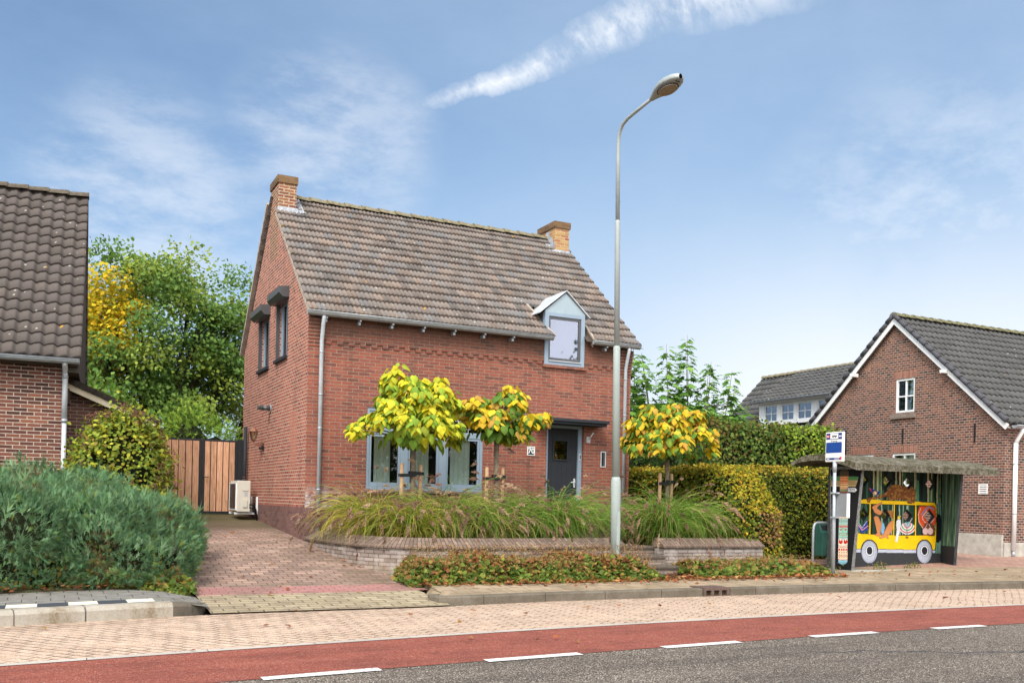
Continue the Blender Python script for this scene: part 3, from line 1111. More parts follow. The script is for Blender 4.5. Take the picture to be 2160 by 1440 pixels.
def bay_mat():
    g = G('pink_pavers', 0.85, 0.25)
    cols = [(0.47, 0.325, 0.225), (0.55, 0.395, 0.28), (0.51, 0.35, 0.24), (0.59, 0.43, 0.31)]
    uv = g.map(g.uv(), rot=(0, 0, R(52)))
    wobn = g.n('ShaderNodeTexNoise', {'Vector': g.uv(), 'Scale': 1.2, 'Detail': 3.0})
    wv = g.n('ShaderNodeVectorMath', {0: wobn.outputs['Color'], 3: 0.12}, operation='SCALE').outputs[0]
    uv = g.n('ShaderNodeVectorMath', {0: uv, 1: wv}, operation='ADD').outputs[0]
    br = g.n('ShaderNodeTexBrick', {'Vector': uv, 'Color1': (0, 0, 0, 1), 'Color2': (1, 1, 1, 1), 'Mortar': (0, 0, 0, 1), 'Scale': 1.0,
                                    'Mortar Size': 0.009, 'Mortar Smooth': 0.1, 'Bias': 0.0, 'Brick Width': 0.22, 'Row Height': 0.11})
    c = g.ramp(br.outputs['Color'], [(i / 3, q) for i, q in enumerate(cols)])
    v = g.n('ShaderNodeTexVoronoi', {'Vector': g.pos(), 'Scale': 130.0})
    r_ = g.n('ShaderNodeSeparateColor', {0: v.outputs['Color']}).outputs[0]
    c = g.mix(g.smooth(r_, 0.80, 0.9), c, (0.74, 0.62, 0.52))
    c = g.mix(g.math('MULTIPLY', g.smooth(r_, 0.25, 0.05), 0.55), c, (0.28, 0.17, 0.12))
    n = g.noise(g.pos(), 1.1, 5, 0.65)
    c = g.mix(g.math('MULTIPLY', g.smooth(n, 0.48, 0.75), 0.35), c, (0.30, 0.20, 0.14))
    jn = g.math('MULTIPLY', br.outputs['Fac'], g.smooth(g.noise(g.pos(), 2.2, 4, 0.6), 0.32, 0.56))
    c = g.mix(g.math('MULTIPLY', jn, 0.9), c, (0.075, 0.055, 0.04))
    p = g.xyz(g.uv())
    edge = g.math('MULTIPLY', g.smooth(p[1], 1.5, 2.3), g.smooth(g.noise(g.pos(), 5, 4, 0.6), 0.35, 0.7))
    c = g.mix(g.math('MULTIPLY', edge, 0.55), c, (0.20, 0.14, 0.095))
    g.color(c)
    g.bump(g.math('ADD', g.math('MULTIPLY', br.outputs['Fac'], -1.0), g.math('MULTIPLY', r_, 0.3)), 0.006)
    return g.m


structure(ribbon(MB(), xs_l, lambda x: vs(x) + .115, lambda x: vk(x) + .01, lambda x, y: 0.004, 4).build('paved_bay', bay_mat(), recalc=False))


# --- footpath right of the driveway, kerb stones, drain
def path_mat():
    def st(g, c, fac):
        n = g.noise(g.pos(), 1.7, 6, 0.7)
        n2 = g.noise(g.pos(), 22, 5, 0.7)
        c = g.mix(g.math('MULTIPLY', g.smooth(n, 0.38, 0.66), 0.6), c, (0.17, 0.13, 0.08))
        c = g.mix(g.math('MULTIPLY', g.smooth(n2, 0.52, 0.72), 0.6), c, (0.36, 0.26, 0.14))
        return g.mix(g.math('MULTIPLY', g.smooth(n2, 0.38, 0.2), 0.7), c, (0.07, 0.065, 0.035))
    return brick_mat('footpath_tiles', [(0.33, 0.25, 0.165), (0.39, 0.295, 0.20), (0.29, 0.22, 0.145)], (0.10, 0.085, 0.055), bw=0.3, bh=0.3, ms=0.006, stain=st, var=0.22)


def zpath(x, y): return gz(x, max(y - vk(x), .02)) + .028 - .01 * min(max(y - vk(x), 0), 1)


xs_p = [.62] + list(np.arange(0.8, 31, 0.4))
structure(ribbon(MB(), xs_p, lambda x: vk(x) + .11, lambda x: vk(x) + (1.12 if x < 8 else 1.12 + 1.5 * min((x - 8) / 1.0, 1)), zpath, 5).build('footpath', path_mat(), recalc=False))
xs_r = list(np.arange(9.0, 31, 0.5))
structure(ribbon(MB(), xs_r, lambda x: vk(x) + 2.6, lambda x: vk(x) + 8, zpath, 8).build('paved_yard', brick_mat(
    'red_yard_pavers', [(0.36, 0.20, 0.15), (0.42, 0.25, 0.19), (0.33, 0.19, 0.15), (0.46, 0.29, 0.22)], (0.20, 0.14, 0.10), bw=0.2, bh=0.1, var=0.22), recalc=False))

kb = MB()
kp = [(.74, -4.46), (.56, -4.72), (.47, -5.0), (.52, -5.25), (.72, -5.36)] + [(x, vk(x)) for x in np.arange(1.0, 4.85, .35)] + [(4.88, vk(4.88))]
sweep(kb, kp, [(0, -.05), (0, .105), (.012, .125), (.13, .128), (.13, -.05)], zs=[-.05, -.03, -.015, -.006, 0] + [0] * (len(kp) - 5))
kp2 = [(x, vk(x)) for x in [5.42] + list(np.arange(5.7, 31, .5))]
sweep(kb, kp2, [(0, -.05), (0, .105), (.012, .125), (.13, .128), (.13, -.05)])


def kerb_mat():
    g = G('kerb_stone', 0.9, 0.2)
    n = g.noise(g.pos(), 3, 5, 0.65)
    n2 = g.noise(g.pos(), 40, 4, 0.7)
    c = g.ramp(g.math('ADD', g.math('MULTIPLY', n, .6), g.math('MULTIPLY', n2, .4)), [(0.3, (0.08, 0.067, 0.048)), (0.5, (0.145, 0.122, 0.092)), (0.7, (0.22, 0.19, 0.148))])
    u = g.xyz(g.uv())[0]
    j = g.math('ABSOLUTE', g.math('SUBTRACT', g.math('FRACT', u), 0.5))
    c = g.mix(g.math('MULTIPLY', g.smooth(j, 0.010, 0.003), 0.85), c, (0.04, 0.035, 0.028))
    g.color(c)
    g.bump(n2, 0.006)
    return g.m


structure(kb.build('kerb', kerb_mat()))

t = thing('storm_drain', (5.15, vk(5.15), 0), 'rusty iron gully box with three openings set into the kerb', 'storm drain')
x0, x1, yk = 4.90, 5.40, vk(5.15) - .005
b = MB()
b.box(x0, yk, .092, x1, yk + .36, .136)
b.box(x0, yk + .10, -.04, x1, yk + .36, .092)
b.box(x0, yk, -.04, x1, yk + .10, .012)
for i in range(4):
    xx = x0 + (x1 - x0 - .05) * i / 3
    b.box(xx, yk, .012, xx + .05, yk + .10, .092)
b.build('casting', M['iron'], t)
ow = (x1 - x0 - .05) / 3
for i in range(3):
    b = MB()
    b.box(x0 + ow * i + .051, yk + .085, .013, x0 + ow * (i + 1) - .001, yk + .098, .091)
    b.build('opening', M['black'], t)

# --- driveway
def drive_z(x, y):
    d = y - vk(x)
    return float(np.interp(d, [0, 1.25, 1.75, 2.5, 5.4, 11, 14], [.006, .088, .128, .21, .585, .925, .96])) + .012


def right_edge(y):      # the driveway stops at the planter wall and the gable
    return float(np.interp(y, [-4.6, -4.1, -3.3, -3.0, -2.0, 0, 8], [.72, .9, .95, .6, .22, .02, .02]))


def drive_strip(name, d0, d1, m, n, xr0, mat, zo=0.0):
    mb = MB()
    k = 0
    for j in range(n + 1):
        d = d0 + (d1 - d0) * j / n
        for i in range(m + 1):
            yy = -5.5 + d
            xl = -2.42 if d < 2 else float(np.interp(d, [2, 4, 12], [-2.42, -2.62, -2.7]))
            xr = xr0(yy)
            x = xl + (xr - xl) * i / m
            y = vk(x) + d if d < 2 else -5.5 + d
            mb.v.append((x, y, drive_z(x, y) + zo))
    for j in range(n):
        for i in range(m):
            a = j * (m + 1) + i
            mb.f.append((a, a + 1, a + m + 2, a + m + 1))
    return structure(mb.build(name, mat, recalc=False))


def drive_stain(g, c, fac):
    p = g.xyz(g.pos())
    n = g.noise(g.pos(), 1.5, 6, 0.68)
    n2 = g.noise(g.map(g.pos(), scale=(0.7, 2.2, 1)), 2.6, 5, 0.65)
    c = g.mix(g.math('MULTIPLY', g.smooth(n2, 0.42, 0.66), 0.55), c, (0.15, 0.115, 0.08))
    c = g.mix(g.math('MULTIPLY', g.smooth(n, 0.5, 0.75), 0.35), c, (0.48, 0.35, 0.29))
    edge = g.math('MULTIPLY', g.smooth(p[0], -0.5, 0.35), g.smooth(n2, 0.35, 0.6))
    c = g.mix(g.math('MULTIPLY', edge, 0.5), c, (0.14, 0.10, 0.065))
    far = g.math('MULTIPLY', g.smooth(p[1], 1.6, 2.6), g.math('ADD', 0.55, g.math('MULTIPLY', n, 0.5)))
    c = g.mix(far, c, (0.105, 0.085, 0.045))
    mo = g.math('MULTIPLY', g.smooth(p[1], 3.0, 4.6), g.smooth(n, 0.40, 0.6))
    return g.mix(g.math('MULTIPLY', mo, 0.7), c, (0.10, 0.105, 0.03))


def dirt_stain(g, c, fac):
    n = g.noise(g.pos(), 1.9, 6, 0.7)
    n2 = g.noise(g.pos(), 13, 5, 0.7)
    c = g.mix(g.math('MULTIPLY', g.smooth(n, 0.42, 0.66), 0.55), c, (0.17, 0.125, 0.09))
    return g.mix(g.math('MULTIPLY', g.smooth(n2, 0.50, 0.70), 0.45), c, (0.11, 0.09, 0.055))


M['drive'] = brick_mat('driveway_pavers', [(0.27, 0.175, 0.135), (0.34, 0.22, 0.17), (0.22, 0.15, 0.12), (0.40, 0.265, 0.205)], (0.05, 0.04, 0.028), bw=0.21, bh=0.15, ms=0.007, stain=drive_stain, var=0.25, wob=0.008)
drive_strip('driveway', 1.7, 11.6, 12, 24, right_edge, M['drive'])
drive_strip('pink_strip', 1.22, 1.78, 12, 2, lambda y: 1.08, brick_mat('pink_footpath_pavers', [(0.36, 0.165, 0.15), (0.41, 0.20, 0.18), (0.38, 0.18, 0.16)], (0.15, 0.08, 0.065), bw=0.21, bh=0.105, var=0.25, stain=dirt_stain), .004)
drive_strip('driveway_apron', 0.0, 1.25, 12, 4, lambda y: .62, brick_mat('yellow_apron_pavers', [(0.36, 0.29, 0.185), (0.44, 0.36, 0.235), (0.31, 0.25, 0.165), (0.41, 0.33, 0.215)], (0.09, 0.08, 0.045), bw=0.30, bh=0.15, ms=0.009, var=0.2, wob=0.006, stain=dirt_stain), .004)

# --- raised bus platform on the left
pk = [(-20, vk(-20))] + [(x, vk(x)) for x in np.arange(-12, -3.79, .4)] + [(-3.76, vk(-3.76))]
PROF_HI = [(0, -.05), (.004, .115), (.045, .160), (.15, .167), (.15, -.05)]


def plat_kerb_mat():
    g = G('pale_bus_kerb', 0.85, 0.2)
    n = g.noise(g.map(g.pos(), scale=(1.2, 1.2, .5)), 2.6, 6, 0.7)
    n2 = g.noise(g.pos(), 50, 4, 0.7)
    c = g.ramp(g.math('ADD', g.math('MULTIPLY', n, .7), g.math('MULTIPLY', n2, .3)), [(0.36, (0.21, 0.16, 0.10)), (0.48, (0.34, 0.30, 0.24)), (0.7, (0.46, 0.43, 0.38))])
    u = g.xyz(g.uv())[0]
    j = g.math('ABSOLUTE', g.math('SUBTRACT', g.math('FRACT', g.math('ADD', u, .5)), 0.5))
    c = g.mix(g.math('MULTIPLY', g.smooth(j, 0.010, 0.004), 0.8), c, (0.06, 0.05, 0.04))
    g.color(c)
    g.bump(n2, 0.005)
    return g.m


pm = plat_kerb_mat()
b = MB()
sweep(b, pk, PROF_HI)
pk2 = [(-3.75, vk(-3.75)), (-3.4, vk(-3.4)), (-3.05, vk(-3.05)), (-2.84, vk(-2.84))]
sweep(b, pk2, PROF_HI)
structure(b.build('platform_kerb', pm))
b = MB()
pn = [(-2.83, vk(-2.83)), (-2.62, -5.44), (-2.46, -5.25), (-2.36, -4.98), (-2.36, -4.55)]
sweep(b, pn, [(0, -.05), (.01, .12), (.05, .16), (.15, .167), (.15, -.05)], zs=[0, -.02, -.045, -.075, -.10])
structure(b.build('kerb_end', kerb_mat()))


def plat_mat():
    g = G('grey_platform_tiles', 0.9, 0.2)
    br = g.n('ShaderNodeTexBrick', {'Vector': g.uv(), 'Color1': (0, 0, 0, 1), 'Color2': (1, 1, 1, 1), 'Mortar': (0, 0, 0, 1), 'Scale': 1.0,
                                    'Mortar Size': 0.006, 'Mortar Smooth': 0.1, 'Bias': 0.0, 'Brick Width': 0.3, 'Row Height': 0.3})
    n = g.noise(g.pos(), 6, 5, 0.65)
    c = g.ramp(n, [(0.3, (0.15, 0.14, 0.12)), (0.7, (0.26, 0.245, 0.22))])
    c = g.mix(br.outputs['Fac'], c, (0.06, 0.055, 0.045))
    g.color(c)
    return g.m


xs_pl = list(np.arange(-20, -2.4, .4)) + [-2.42]
structure(ribbon(MB(), xs_pl, lambda x: vk(x) + .14, lambda x: vk(x) + 1.85, lambda x, y: .166 - .09 * min(max((x + 2.9) / .5, 0), 1), 2).build('bus_platform', plat_mat(), recalc=False))
# black and white marking tiles in one row behind the kerb
for mi, (nm, c_) in enumerate((('white_tile_row', (0.70, 0.66, 0.52)), ('black_tile_row', (0.055, 0.06, 0.07)))):
    b = MB()
    for i in range(40):
        if i % 2 != mi: continue
        a0, a1 = -3.02 - .3 * (i + 1) + .004, -3.02 - .3 * i - .004
        ribbon(b, [a0, a1], lambda x: vk(x) + .155, lambda x: vk(x) + .475, lambda x, y: .171)
    structure(b.build(nm, plain(nm + '_paint', c_, 0.8, 0.2, 0, .12, 12), recalc=False))

# ================================================================== main brick house
H = thing('brick_house', (0, 0, 0), 'red brick detached house with a weathered tiled roof and two chimneys, number 70', 'house')
HX, HD = 6.84, 6.12
EZ, EY = 4.665, -0.245            # eaves line (top of tiles)
RZ, RY = 7.64, 3.25             # ridge
SL = (RZ - EZ) / (RY - EY)
BZ = 4.72                       # rear eaves

# front wall with openings
WIN = (1.12, 1.55, 3.47, 3.06)
DOOR = (4.87, .80, 5.73, 2.98)
DORM = (4.78, 4.14, 5.66, 4.85)
rect = lambda r: [(r[0], r[1]), (r[2], r[1]), (r[2], r[3]), (r[0], r[3])]
b = MB()
b.slab((0, 0, 0), (1, 0, 0), (0, 0, 1), (0, -1, 0),
       [(0, -.1), (HX, -.1), (HX, 4.74), (DORM[2], 4.74), (DORM[2], DORM[1]), (DORM[0], DORM[1]), (DORM[0], 4.74), (0, 4.74)],
       [rect(WIN), rect(DOOR)], .22)
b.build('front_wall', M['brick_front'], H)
GWR, GWL = (1.66, 4.12, 2.64, 5.27), (3.37, 4.10, 4.40, 5.21)


def roof_under(y):      # underside of the roof slopes
    return EZ + SL * (y - EY) - .10 if y < RY else RZ - (RZ - BZ) / (HD - RY + .1) * (y - RY) - .10


gable = [(.221, -.1), (HD, -.1), (HD, roof_under(HD)), (RY, roof_under(RY)), (.221, roof_under(.221))]
b = MB()
b.slab((0, 0, 0), (0, 1, 0), (0, 0, 1), (-1, 0, 0), gable, [rect(GWR), rect(GWL)], .22)
# the corner strip of the gable in front of the front wall's end
b.poly([(-.001, 0, -.1), (-.001, .221, -.1), (-.001, .221, roof_under(.22)), (-.001, 0, roof_under(0))])
b.build('gable_wall', M['brick_gable'], H)
b = MB()
b.slab((HX, 0, 0), (0, 1, 0), (0, 0, 1), (1, 0, 0), gable, [], .22)
b.box(.23, HD - .2, -.1, HX - .23, HD, 4.7)
b.build('rear_wall', M['brick_gable'], H)
# plinth
b = MB()
b.box(-.008, -.010, -.1, HX + .008, -.0005, 1.19)
b.box(-.010, -.0005, -.1, -.0012, HD, 1.105)
b.build('plinth', M['brick_plinth'], H)
b = MB()
b.box(-.012, .001, 1.105, -.0012, HD, 1.195)
b.build('plinth_course', M['brick_soldier'], H)
# corbelled corners under the eaves and the toothed string course
b = MB()
for x0_, x1_ in ((0, .30), (HX - .30, HX)):
    for k in range(8):
        pr = .012 + .011 * k
        b.box(x0_ - .002, -pr, 4.09 + k * .0625, x1_ + .002, -.0006, 4.145 + k * .0625)
build_each(b, 'corner_corbel', M['brick_front'], H, 8)
b = MB()
for xa, xb in ((.31, DORM[0] - .01), (DORM[2] + .14, HX - .31)):
    b.box(xa, -.022, 4.205, xb, -.0006, 4.262)
    n = int((xb - xa) / .215)
    for i in range(n + 1):
        b.box(xa + i * .215, -.022, 4.145, min(xa + i * .215 + .105, xb), -.0006, 4.2045)
b.build('string_course', M['brick_front'], H)

# roof
b = MB()
S = math.hypot(RZ - EZ, RY - EY)
bd = Vector((0, RY - EY, RZ - EZ)).normalized()


def keep_main(a, s):
    x, y = a - .06, EY + s * bd.y
    if DORM[0] - .14 + .235 * (.62 - y) / .865 < x < DORM[2] + .14 and s < 1.10:
        # valley beside the dormer opens towards the eaves
        return False
    if DORM[2] + .14 <= x < 5.80 and s < .30: return False
    if 6.45 < x < 6.84 and y > 2.78: return False
    if -.1 < x < .365 and y > 2.73: return False
    return True


b_main = b
tiled(b, (-.06, EY, EZ), (1, 0, 0), bd, HX + .13, S, .288, .17, prof_double, .042, keep_main, 8, .005, .016)
bd2 = Vector((0, -(HD + .12 - RY), RZ - BZ)).normalized()
tiled(b, (-.06, HD + .12, BZ), (1, 0, 0), bd2, HX + .13, math.hypot(HD + .12 - RY, RZ - BZ), .288, .17, prof_double, .030, None, 2)
roof = b.build('roof', M['tile_main'], H, recalc=False)
b = MB()
ridge_tiles(b, (.37, RY, RZ + .02), (6.45, RY, RZ + .02), .115, .36)
b.build('ridge_tiles', M['ridge'], roof)
b = MB()       # roof deck below the tiles (closes the attic)
ep = .035
Nf = Vector((0, -bd.z, bd.y))
for p0, p1 in (((EY + .05, EZ), (RY, RZ)),):
    a0 = Vector((0, EY + .05, EZ + .05 * SL)) - Nf * .05
    a1 = Vector((0, RY, RZ)) - Nf * .05
    xd0, xd1 = DORM[0], DORM[2]
    s_d = Vector((0, .62, EZ + SL * (.62 - EY))) - Nf * .05
    for xa, xb, q0 in ((.0, xd0, a0), (xd0, xd1, s_d), (xd1, HX, a0)):
        b.poly([(xa, q0.y, q0.z), (xb, q0.y, q0.z), (xb, a1.y, a1.z), (xa, a1.y, a1.z)])
b.poly([(0, HD, BZ + .02), (HX, HD, BZ + .02), (HX, RY, RZ - .08), (0, RY, RZ - .08)])
b.build('roof_deck', M['dark_cladding'], roof, recalc=False)
# verges: mortar fillet on the near gable front slope, board on the rear slope
b = MB()
b.bar((-.035, EY + .02, EZ - .035), (-.035, 2.73, EZ + SL * (2.73 - EY) - .055), .05, .055, (-1, 0, 0))
b.build('verge', M['verge_mortar'], roof)
b = MB()
p0 = (-.045, HD + .10, BZ - .02); p1 = (-.045, 3.47, RZ - .06 - (RZ - BZ) / (HD - RY + .12) * .04)
b.bar(p0, p1, .07, .10, (-1, 0, 0))
b.build('rear_verge', plain('rear_verge_stone', (0.42, 0.36, 0.30), .9, .1, 0, .25, 8, .008), roof)

# gutters and downpipes
zg = 4.68
for nm, xa, xb in (('gutter', -.07, 4.86), ('gutter', 5.78, HX + .08)):
    b = MB()
    gutter(b, xa, xb, -.19, zg)
    g_ = b.build(nm, M['zinc'], H, recalc=False)
    b = MB()
    n = int((xb - xa) / .62)
    for i in range(n):
        x = xa + .35 + i * .62
        b.box(x - .016, -.20, zg - .105, x + .016, -.0006, zg - .080)
        b.box(x - .022, -.13, zg - .16, x + .022, -.0006, zg - .1055)
    build_each(b, 'gutter_bracket', M['zinc'], g_, 2)
for x in (.225, 6.66):
    b = MB()
    b.tube([(x, -.19, zg - .06), (x, -.19, zg - .11), (x, -.165, zg - .20), (x, -.10, zg - .42), (x, -.075, zg - .50), (x, -.075, .62)], .036, 12)
    p_ = b.build('downpipe', plain('downpipe_zinc', (0.47, 0.51, 0.54), .45, .5, .2, .14, 5), H)
    b = MB()
    for z in (3.98, 3.22, 2.62, 1.52):
        b.tube([(x, -.075, z - .012), (x, -.075, z + .012)], .043, 12)
    build_each(b, 'pipe_clip', M['zinc'], p_)

# chimneys
c1 = MB()
c1.box(-.003, 2.74, 6.3, .365, 3.47, 7.80)
ch = c1.build('chimney', M['brick_chim'], H)
b = MB()
b.box(-.028, 2.715, 7.80, .39, 3.495, 7.95)
b.build('chimney_cap', M['brick_cap'], ch)
b = MB()
b.box(-.02, 2.70, 7.20, .40, 2.735, 7.30)
b.poly([(.368, 2.70, 7.16), (.48, 2.70, 7.24), (.48, 3.22, 7.70), (.368, 3.22, 7.80)])
b.poly([(.48, 2.66, 7.21), (.52, 2.66, 7.23), (.52, 3.22, 7.68), (.48, 3.22, 7.71)])
b.build('lead_flashing', M['lead'], ch)
c2 = MB()
c2.box(6.46, 2.80, 6.3, 6.843, 3.62, 7.83)
ch2 = c2.build('chimney', M['brick_chim_y'], H)
b = MB()
b.box(6.43, 2.772, 7.83, 6.87, 3.65, 7.98)
b.build('chimney_cap', M['brick_cap'], ch2)
b = MB()
b.poly([(6.456, 2.78, 7.20), (6.456, 3.24, 7.62), (6.456, 3.24, 7.80), (6.456, 3.06, 7.80), (6.456, 3.04, 7.66), (6.456, 2.9, 7.62), (6.456, 2.88, 7.50), (6.456, 2.78, 7.48)])
b.poly([(6.455, 2.72, 7.22), (6.455, 3.24, 7.68), (6.34, 3.24, 7.68), (6.30, 2.72, 7.22)])
b.box(6.42, 2.745, 7.17, 6.85, 2.796, 7.30)
b.build('lead_flashing', M['lead'], ch2)

# big front window: three casements under leaded lights
w = thing('front_window', (1.12, 0, 1.55), None, None) if False else None
x0, z0, x1, z1 = WIN
b = MB()
frame(b, x0, z0, x1, z1, .055, .015, .10, .06, .055)
zt = 2.58
b.box(x0 + .055, .02, zt, x1 - .055, .10, zt + .075)
mull = (1.795, 2.565)
for mx in mull:
    b.box(mx, .012, z0 + .06, mx + .14, .10, zt)
    b.box(mx, .012, zt + .075, mx + .14, .10, z1 - .055)
lights = [(x0 + .055, mull[0]), (mull[0] + .14, mull[1]), (mull[1] + .14, x1 - .055)]
for i, (a, c) in enumerate(lights):
    frame(b, a + .002, z0 + .062, c - .002, zt - .002, .045, .03, .085, .075, .045)
    frame(b, a + .002, zt + .077, c - .002, z1 - .057, .03, .03, .085)
wf = b.build('front_window', M['blue_grey'], H)
for a, c in lights:
    b = MB(); b.box(a + .047, .052, z0 + .137, c - .047, .058, zt - .047)
    b.build('pane', M['glass'], wf)
    b = MB(); b.box(a + .032, .052, zt + .107, c - .032, .058, z1 - .087)
    b.build('transom_pane', M['glass'], wf)
    b = MB()
    xa, xb, za, zb = a + .032, c - .032, zt + .107, z1 - .087
    n = 6
    for k in range(1, n):
        q = xa + (xb - xa) * k / n
        b.box(q - .004, .046, za, q + .004, .0515, zb)
    for k in range(1, 4):
        q = za + (zb - za) * k / 4
        b.box(xa, .045, q - .004, xb, .0508, q + .004)
    b.build('leaded_bars', M['zinc_light'], wf)
    # net curtain panel behind the pane, softly folded
    b = MB()
    xa, xb = a + .125, c - .175
    m = 36
    top, bot = [], []
    for k in range(m + 1):
        q = xa + (xb - xa) * k / m
        yy = .112 + .006 * math.sin(k * .9) + .004 * math.sin(k * 2.3)
        top.append((q, yy, 2.60)); bot.append((q, yy, z0 + .09))
    b.add(bot + top, [(k, k + 1, m + 2 + k, m + 1 + k) for k in range(m)], True)
    b.build('curtain', M['mint_curtain'], wf, recalc=False)
b = MB()
b.box(x0 - .03, -.045, z0 - .055, x1 + .03, .02, z0 - .001)
b.build('window_sill', M['steps'], wf)
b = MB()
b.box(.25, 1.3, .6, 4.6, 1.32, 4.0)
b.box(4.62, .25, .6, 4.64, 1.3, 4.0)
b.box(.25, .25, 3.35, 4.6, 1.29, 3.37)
b.build('dark_interior', M['room_shade'], H)

# dormer, its window starts in the front wall
dx0, dx1 = 4.76, 5.68
dz0, dzs, dza = 4.15, 5.20, 5.62
b = MB()
frame(b, dx0, dz0, dx1, dzs, .085, -.035, .07, .07, .075)
dm = b.build('dormer', M['blue_grey'], H)
b = MB()
frame(b, dx0 + .087, dz0 + .085, dx1 - .087, dzs - .077, .045, -.015, .045, .06, .05)
b.build('window_frame', M['alu'], dm)
b = MB(); b.box(dx0 + .132, .004, dz0 + .145, dx1 - .132, .010, dzs - .127)
b.build('pane', M['glass_sky'], dm)
b = MB(); b.box(dx0 + .088, -.06, dz0 + .071, dx1 - .088, -.016, dz0 + .084)
b.build('sill_strip', M['zinc_light'], dm)
b = MB(); b.box(dx0 - .03, -.05, dz0 - .06, dx1 + .05, .0, dz0 - .001)
b.build('window_sill', M['brick_front'], dm)
b = MB()
b.prism([(dx0 + .0, -.03, dzs + .001), (dx1, -.03, dzs + .001), (dx1, -.03, dzs + .03), ((dx0 + dx1) / 2, -.03, dza), (dx0, -.03, dzs + .03)], (0, .05, 0))
b.build('pediment', plain('pediment_zinc', (0.33, 0.41, 0.45), .5, .4, .1, .05, 5), dm)
b = MB()
xm = (dx0 + dx1) / 2
yb = lambda z: EY + (z - EZ) / SL + .12
for sx, ex_ in ((-1, dx0 - .15), (1, dx1 + .10)):
    ze = dzs - .045
    q = [(xm, -.075, dza + .035), (ex_, -.075, ze), (ex_, yb(ze), ze), (xm, yb(dza), dza + .035)]
    b.prism(q if sx < 0 else q[::-1], (0, 0, .016))
b.build('dormer_roof', M['zinc_light'], dm)
b = MB()
for xx in (dx0 + .002, dx1 - .018):
    b.prism([(xx, .002, 4.3), (xx, .62, 4.3), (xx, .95, 4.9), (xx, .95, dzs + .02), (xx, .002, dzs + .02)], (.016, 0, 0))
build_each(b, 'cheek', M['alu'], dm)
b = MB()   # mortar-bedded tile edges and trimming boards beside the dormer
for xx, xe, y1_ in ((4.60, 4.655, .62), (5.80, 5.84, .62)):
    b.bar((xe + .225 if xx < 5 else xe - .03, EY + .02, EZ + .03), (xe if xx < 5 else xe - .03, y1_, EZ + SL * (y1_ - EY) + .05), .035, .045, (1, 0, 0))
build_each(b, 'tile_edge', M['verge_mortar'], dm)
b = MB()
for xx, hh_ in ((5.775, .13),):
    b.prism([(xx, EY + .06, EZ + .02), (xx, .62, EZ + SL * (.62 - EY)), (xx, .62, EZ + SL * (.62 - EY) - hh_), (xx, EY + .06, EZ + .02 - hh_)], (.018, 0, 0))
build_each(b, 'trim_board', plain('trim_brown', (.12, .085, .065), .7, .2, 0, .2, 10), dm)
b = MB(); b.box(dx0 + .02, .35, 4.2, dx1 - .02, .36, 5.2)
b.build('dark_backing', M['room_shade'], dm)

# front door
x0, z0, x1, z1 = DOOR
b = MB()
b.box(x0, .07, z0, x0 + .07, .17, z1)
b.box(x1 - .085, .07, z0, x1, .17, z1)
b.box(x0 + .07, .07, z1 - .085, x1 - .085, .17, z1)
df = b.build('door_frame', M['blue_grey'], H)
b = MB()
la, lb = x0 + .072, x1 - .087
zz = (z0 + .012, z1 - .09)
wx0, wx1, wz0, wz1 = 5.10, 5.41, 2.26, 2.64
b.slab((0, .115, 0), (1, 0, 0), (0, 0, 1), (0, -1, 0), [(la, zz[0]), (lb, zz[0]), (lb, zz[1]), (la, zz[1])], [rect((wx0, wz0, wx1, wz1))], .045)
for i in range(1, 6):
    q = la + (lb - la) * i / 6
    for (za, zb) in ((zz[0], wz0 - .03), (wz1 + .03, zz[1])) if wx0 - .04 < q < wx1 + .04 else ((zz[0], zz[1]),):
        b.box(q - .004, .1115, za, q + .004, .1149, zb)
dl_ = b.build('door', M['anthracite'], df)
b = MB()
frame(b, wx0 - .025, wz0 - .025, wx1 + .025, wz1 + .025, .03, .098, .1145)
b.build('glazing_bead', M['anthracite'], dl_)
b = MB(); b.box(wx0, .135, wz0, wx1, .141, wz1)
b.build('door_pane', M['glass'], dl_)
b = MB()
b.box(lb - .075, .098, 1.70, lb - .035, .1145, 1.88)
b.tube([(lb - .055, .10, 1.80), (lb - .055, .06, 1.80), (lb - .16, .055, 1.80)], .010, 8)
b.build('door_handle', M['zinc_light'], dl_)
b = MB()
b.box(x1 - .060, .058, 2.26, x1 - .018, .0695, 2.39)
db = b.build('doorbell', M['zinc_light'], df)
b = MB(); b.box(x1 - .05, .054, 2.285, x1 - .028, .0579, 2.365)
b.build('doorbell_camera', M['black'], db)
b = MB(); b.box(x0 - .12, -.30, z0 - .14, x1 + .12, .16, z0 - .002)
b.build('door_step', M['steps'], H)
b = MB()
b.box(4.46, -.40, 2.995, 6.10, -.0006, 3.055)
b.box(4.50, -.36, 2.945, 6.06, -.0006, 2.9949)
b.build('door_canopy', M['anthracite'], H, bevel=.006)


def text_mesh(s, size, mat, M4, name, parent, ext=.001, align='CENTER', bold=0.0):
    cu = bpy.data.curves.new(name + '_curve', 'FONT')
    cu.body, cu.size, cu.extrude, cu.align_x, cu.align_y, cu.offset = s, size, ext, align, 'CENTER', bold
    o = bpy.data.objects.new(name + '_tmp', cu)
    col.objects.link(o)
    bpy.context.view_layer.update()
    me = bpy.data.meshes.new_from_object(o.evaluated_get(bpy.context.evaluated_depsgraph_get()))
    bpy.data.objects.remove(o)
    bpy.data.curves.remove(cu)
    me.name = name
    me.materials.clear()
    me.transform(M4)
    return link(name, me, mat, parent)


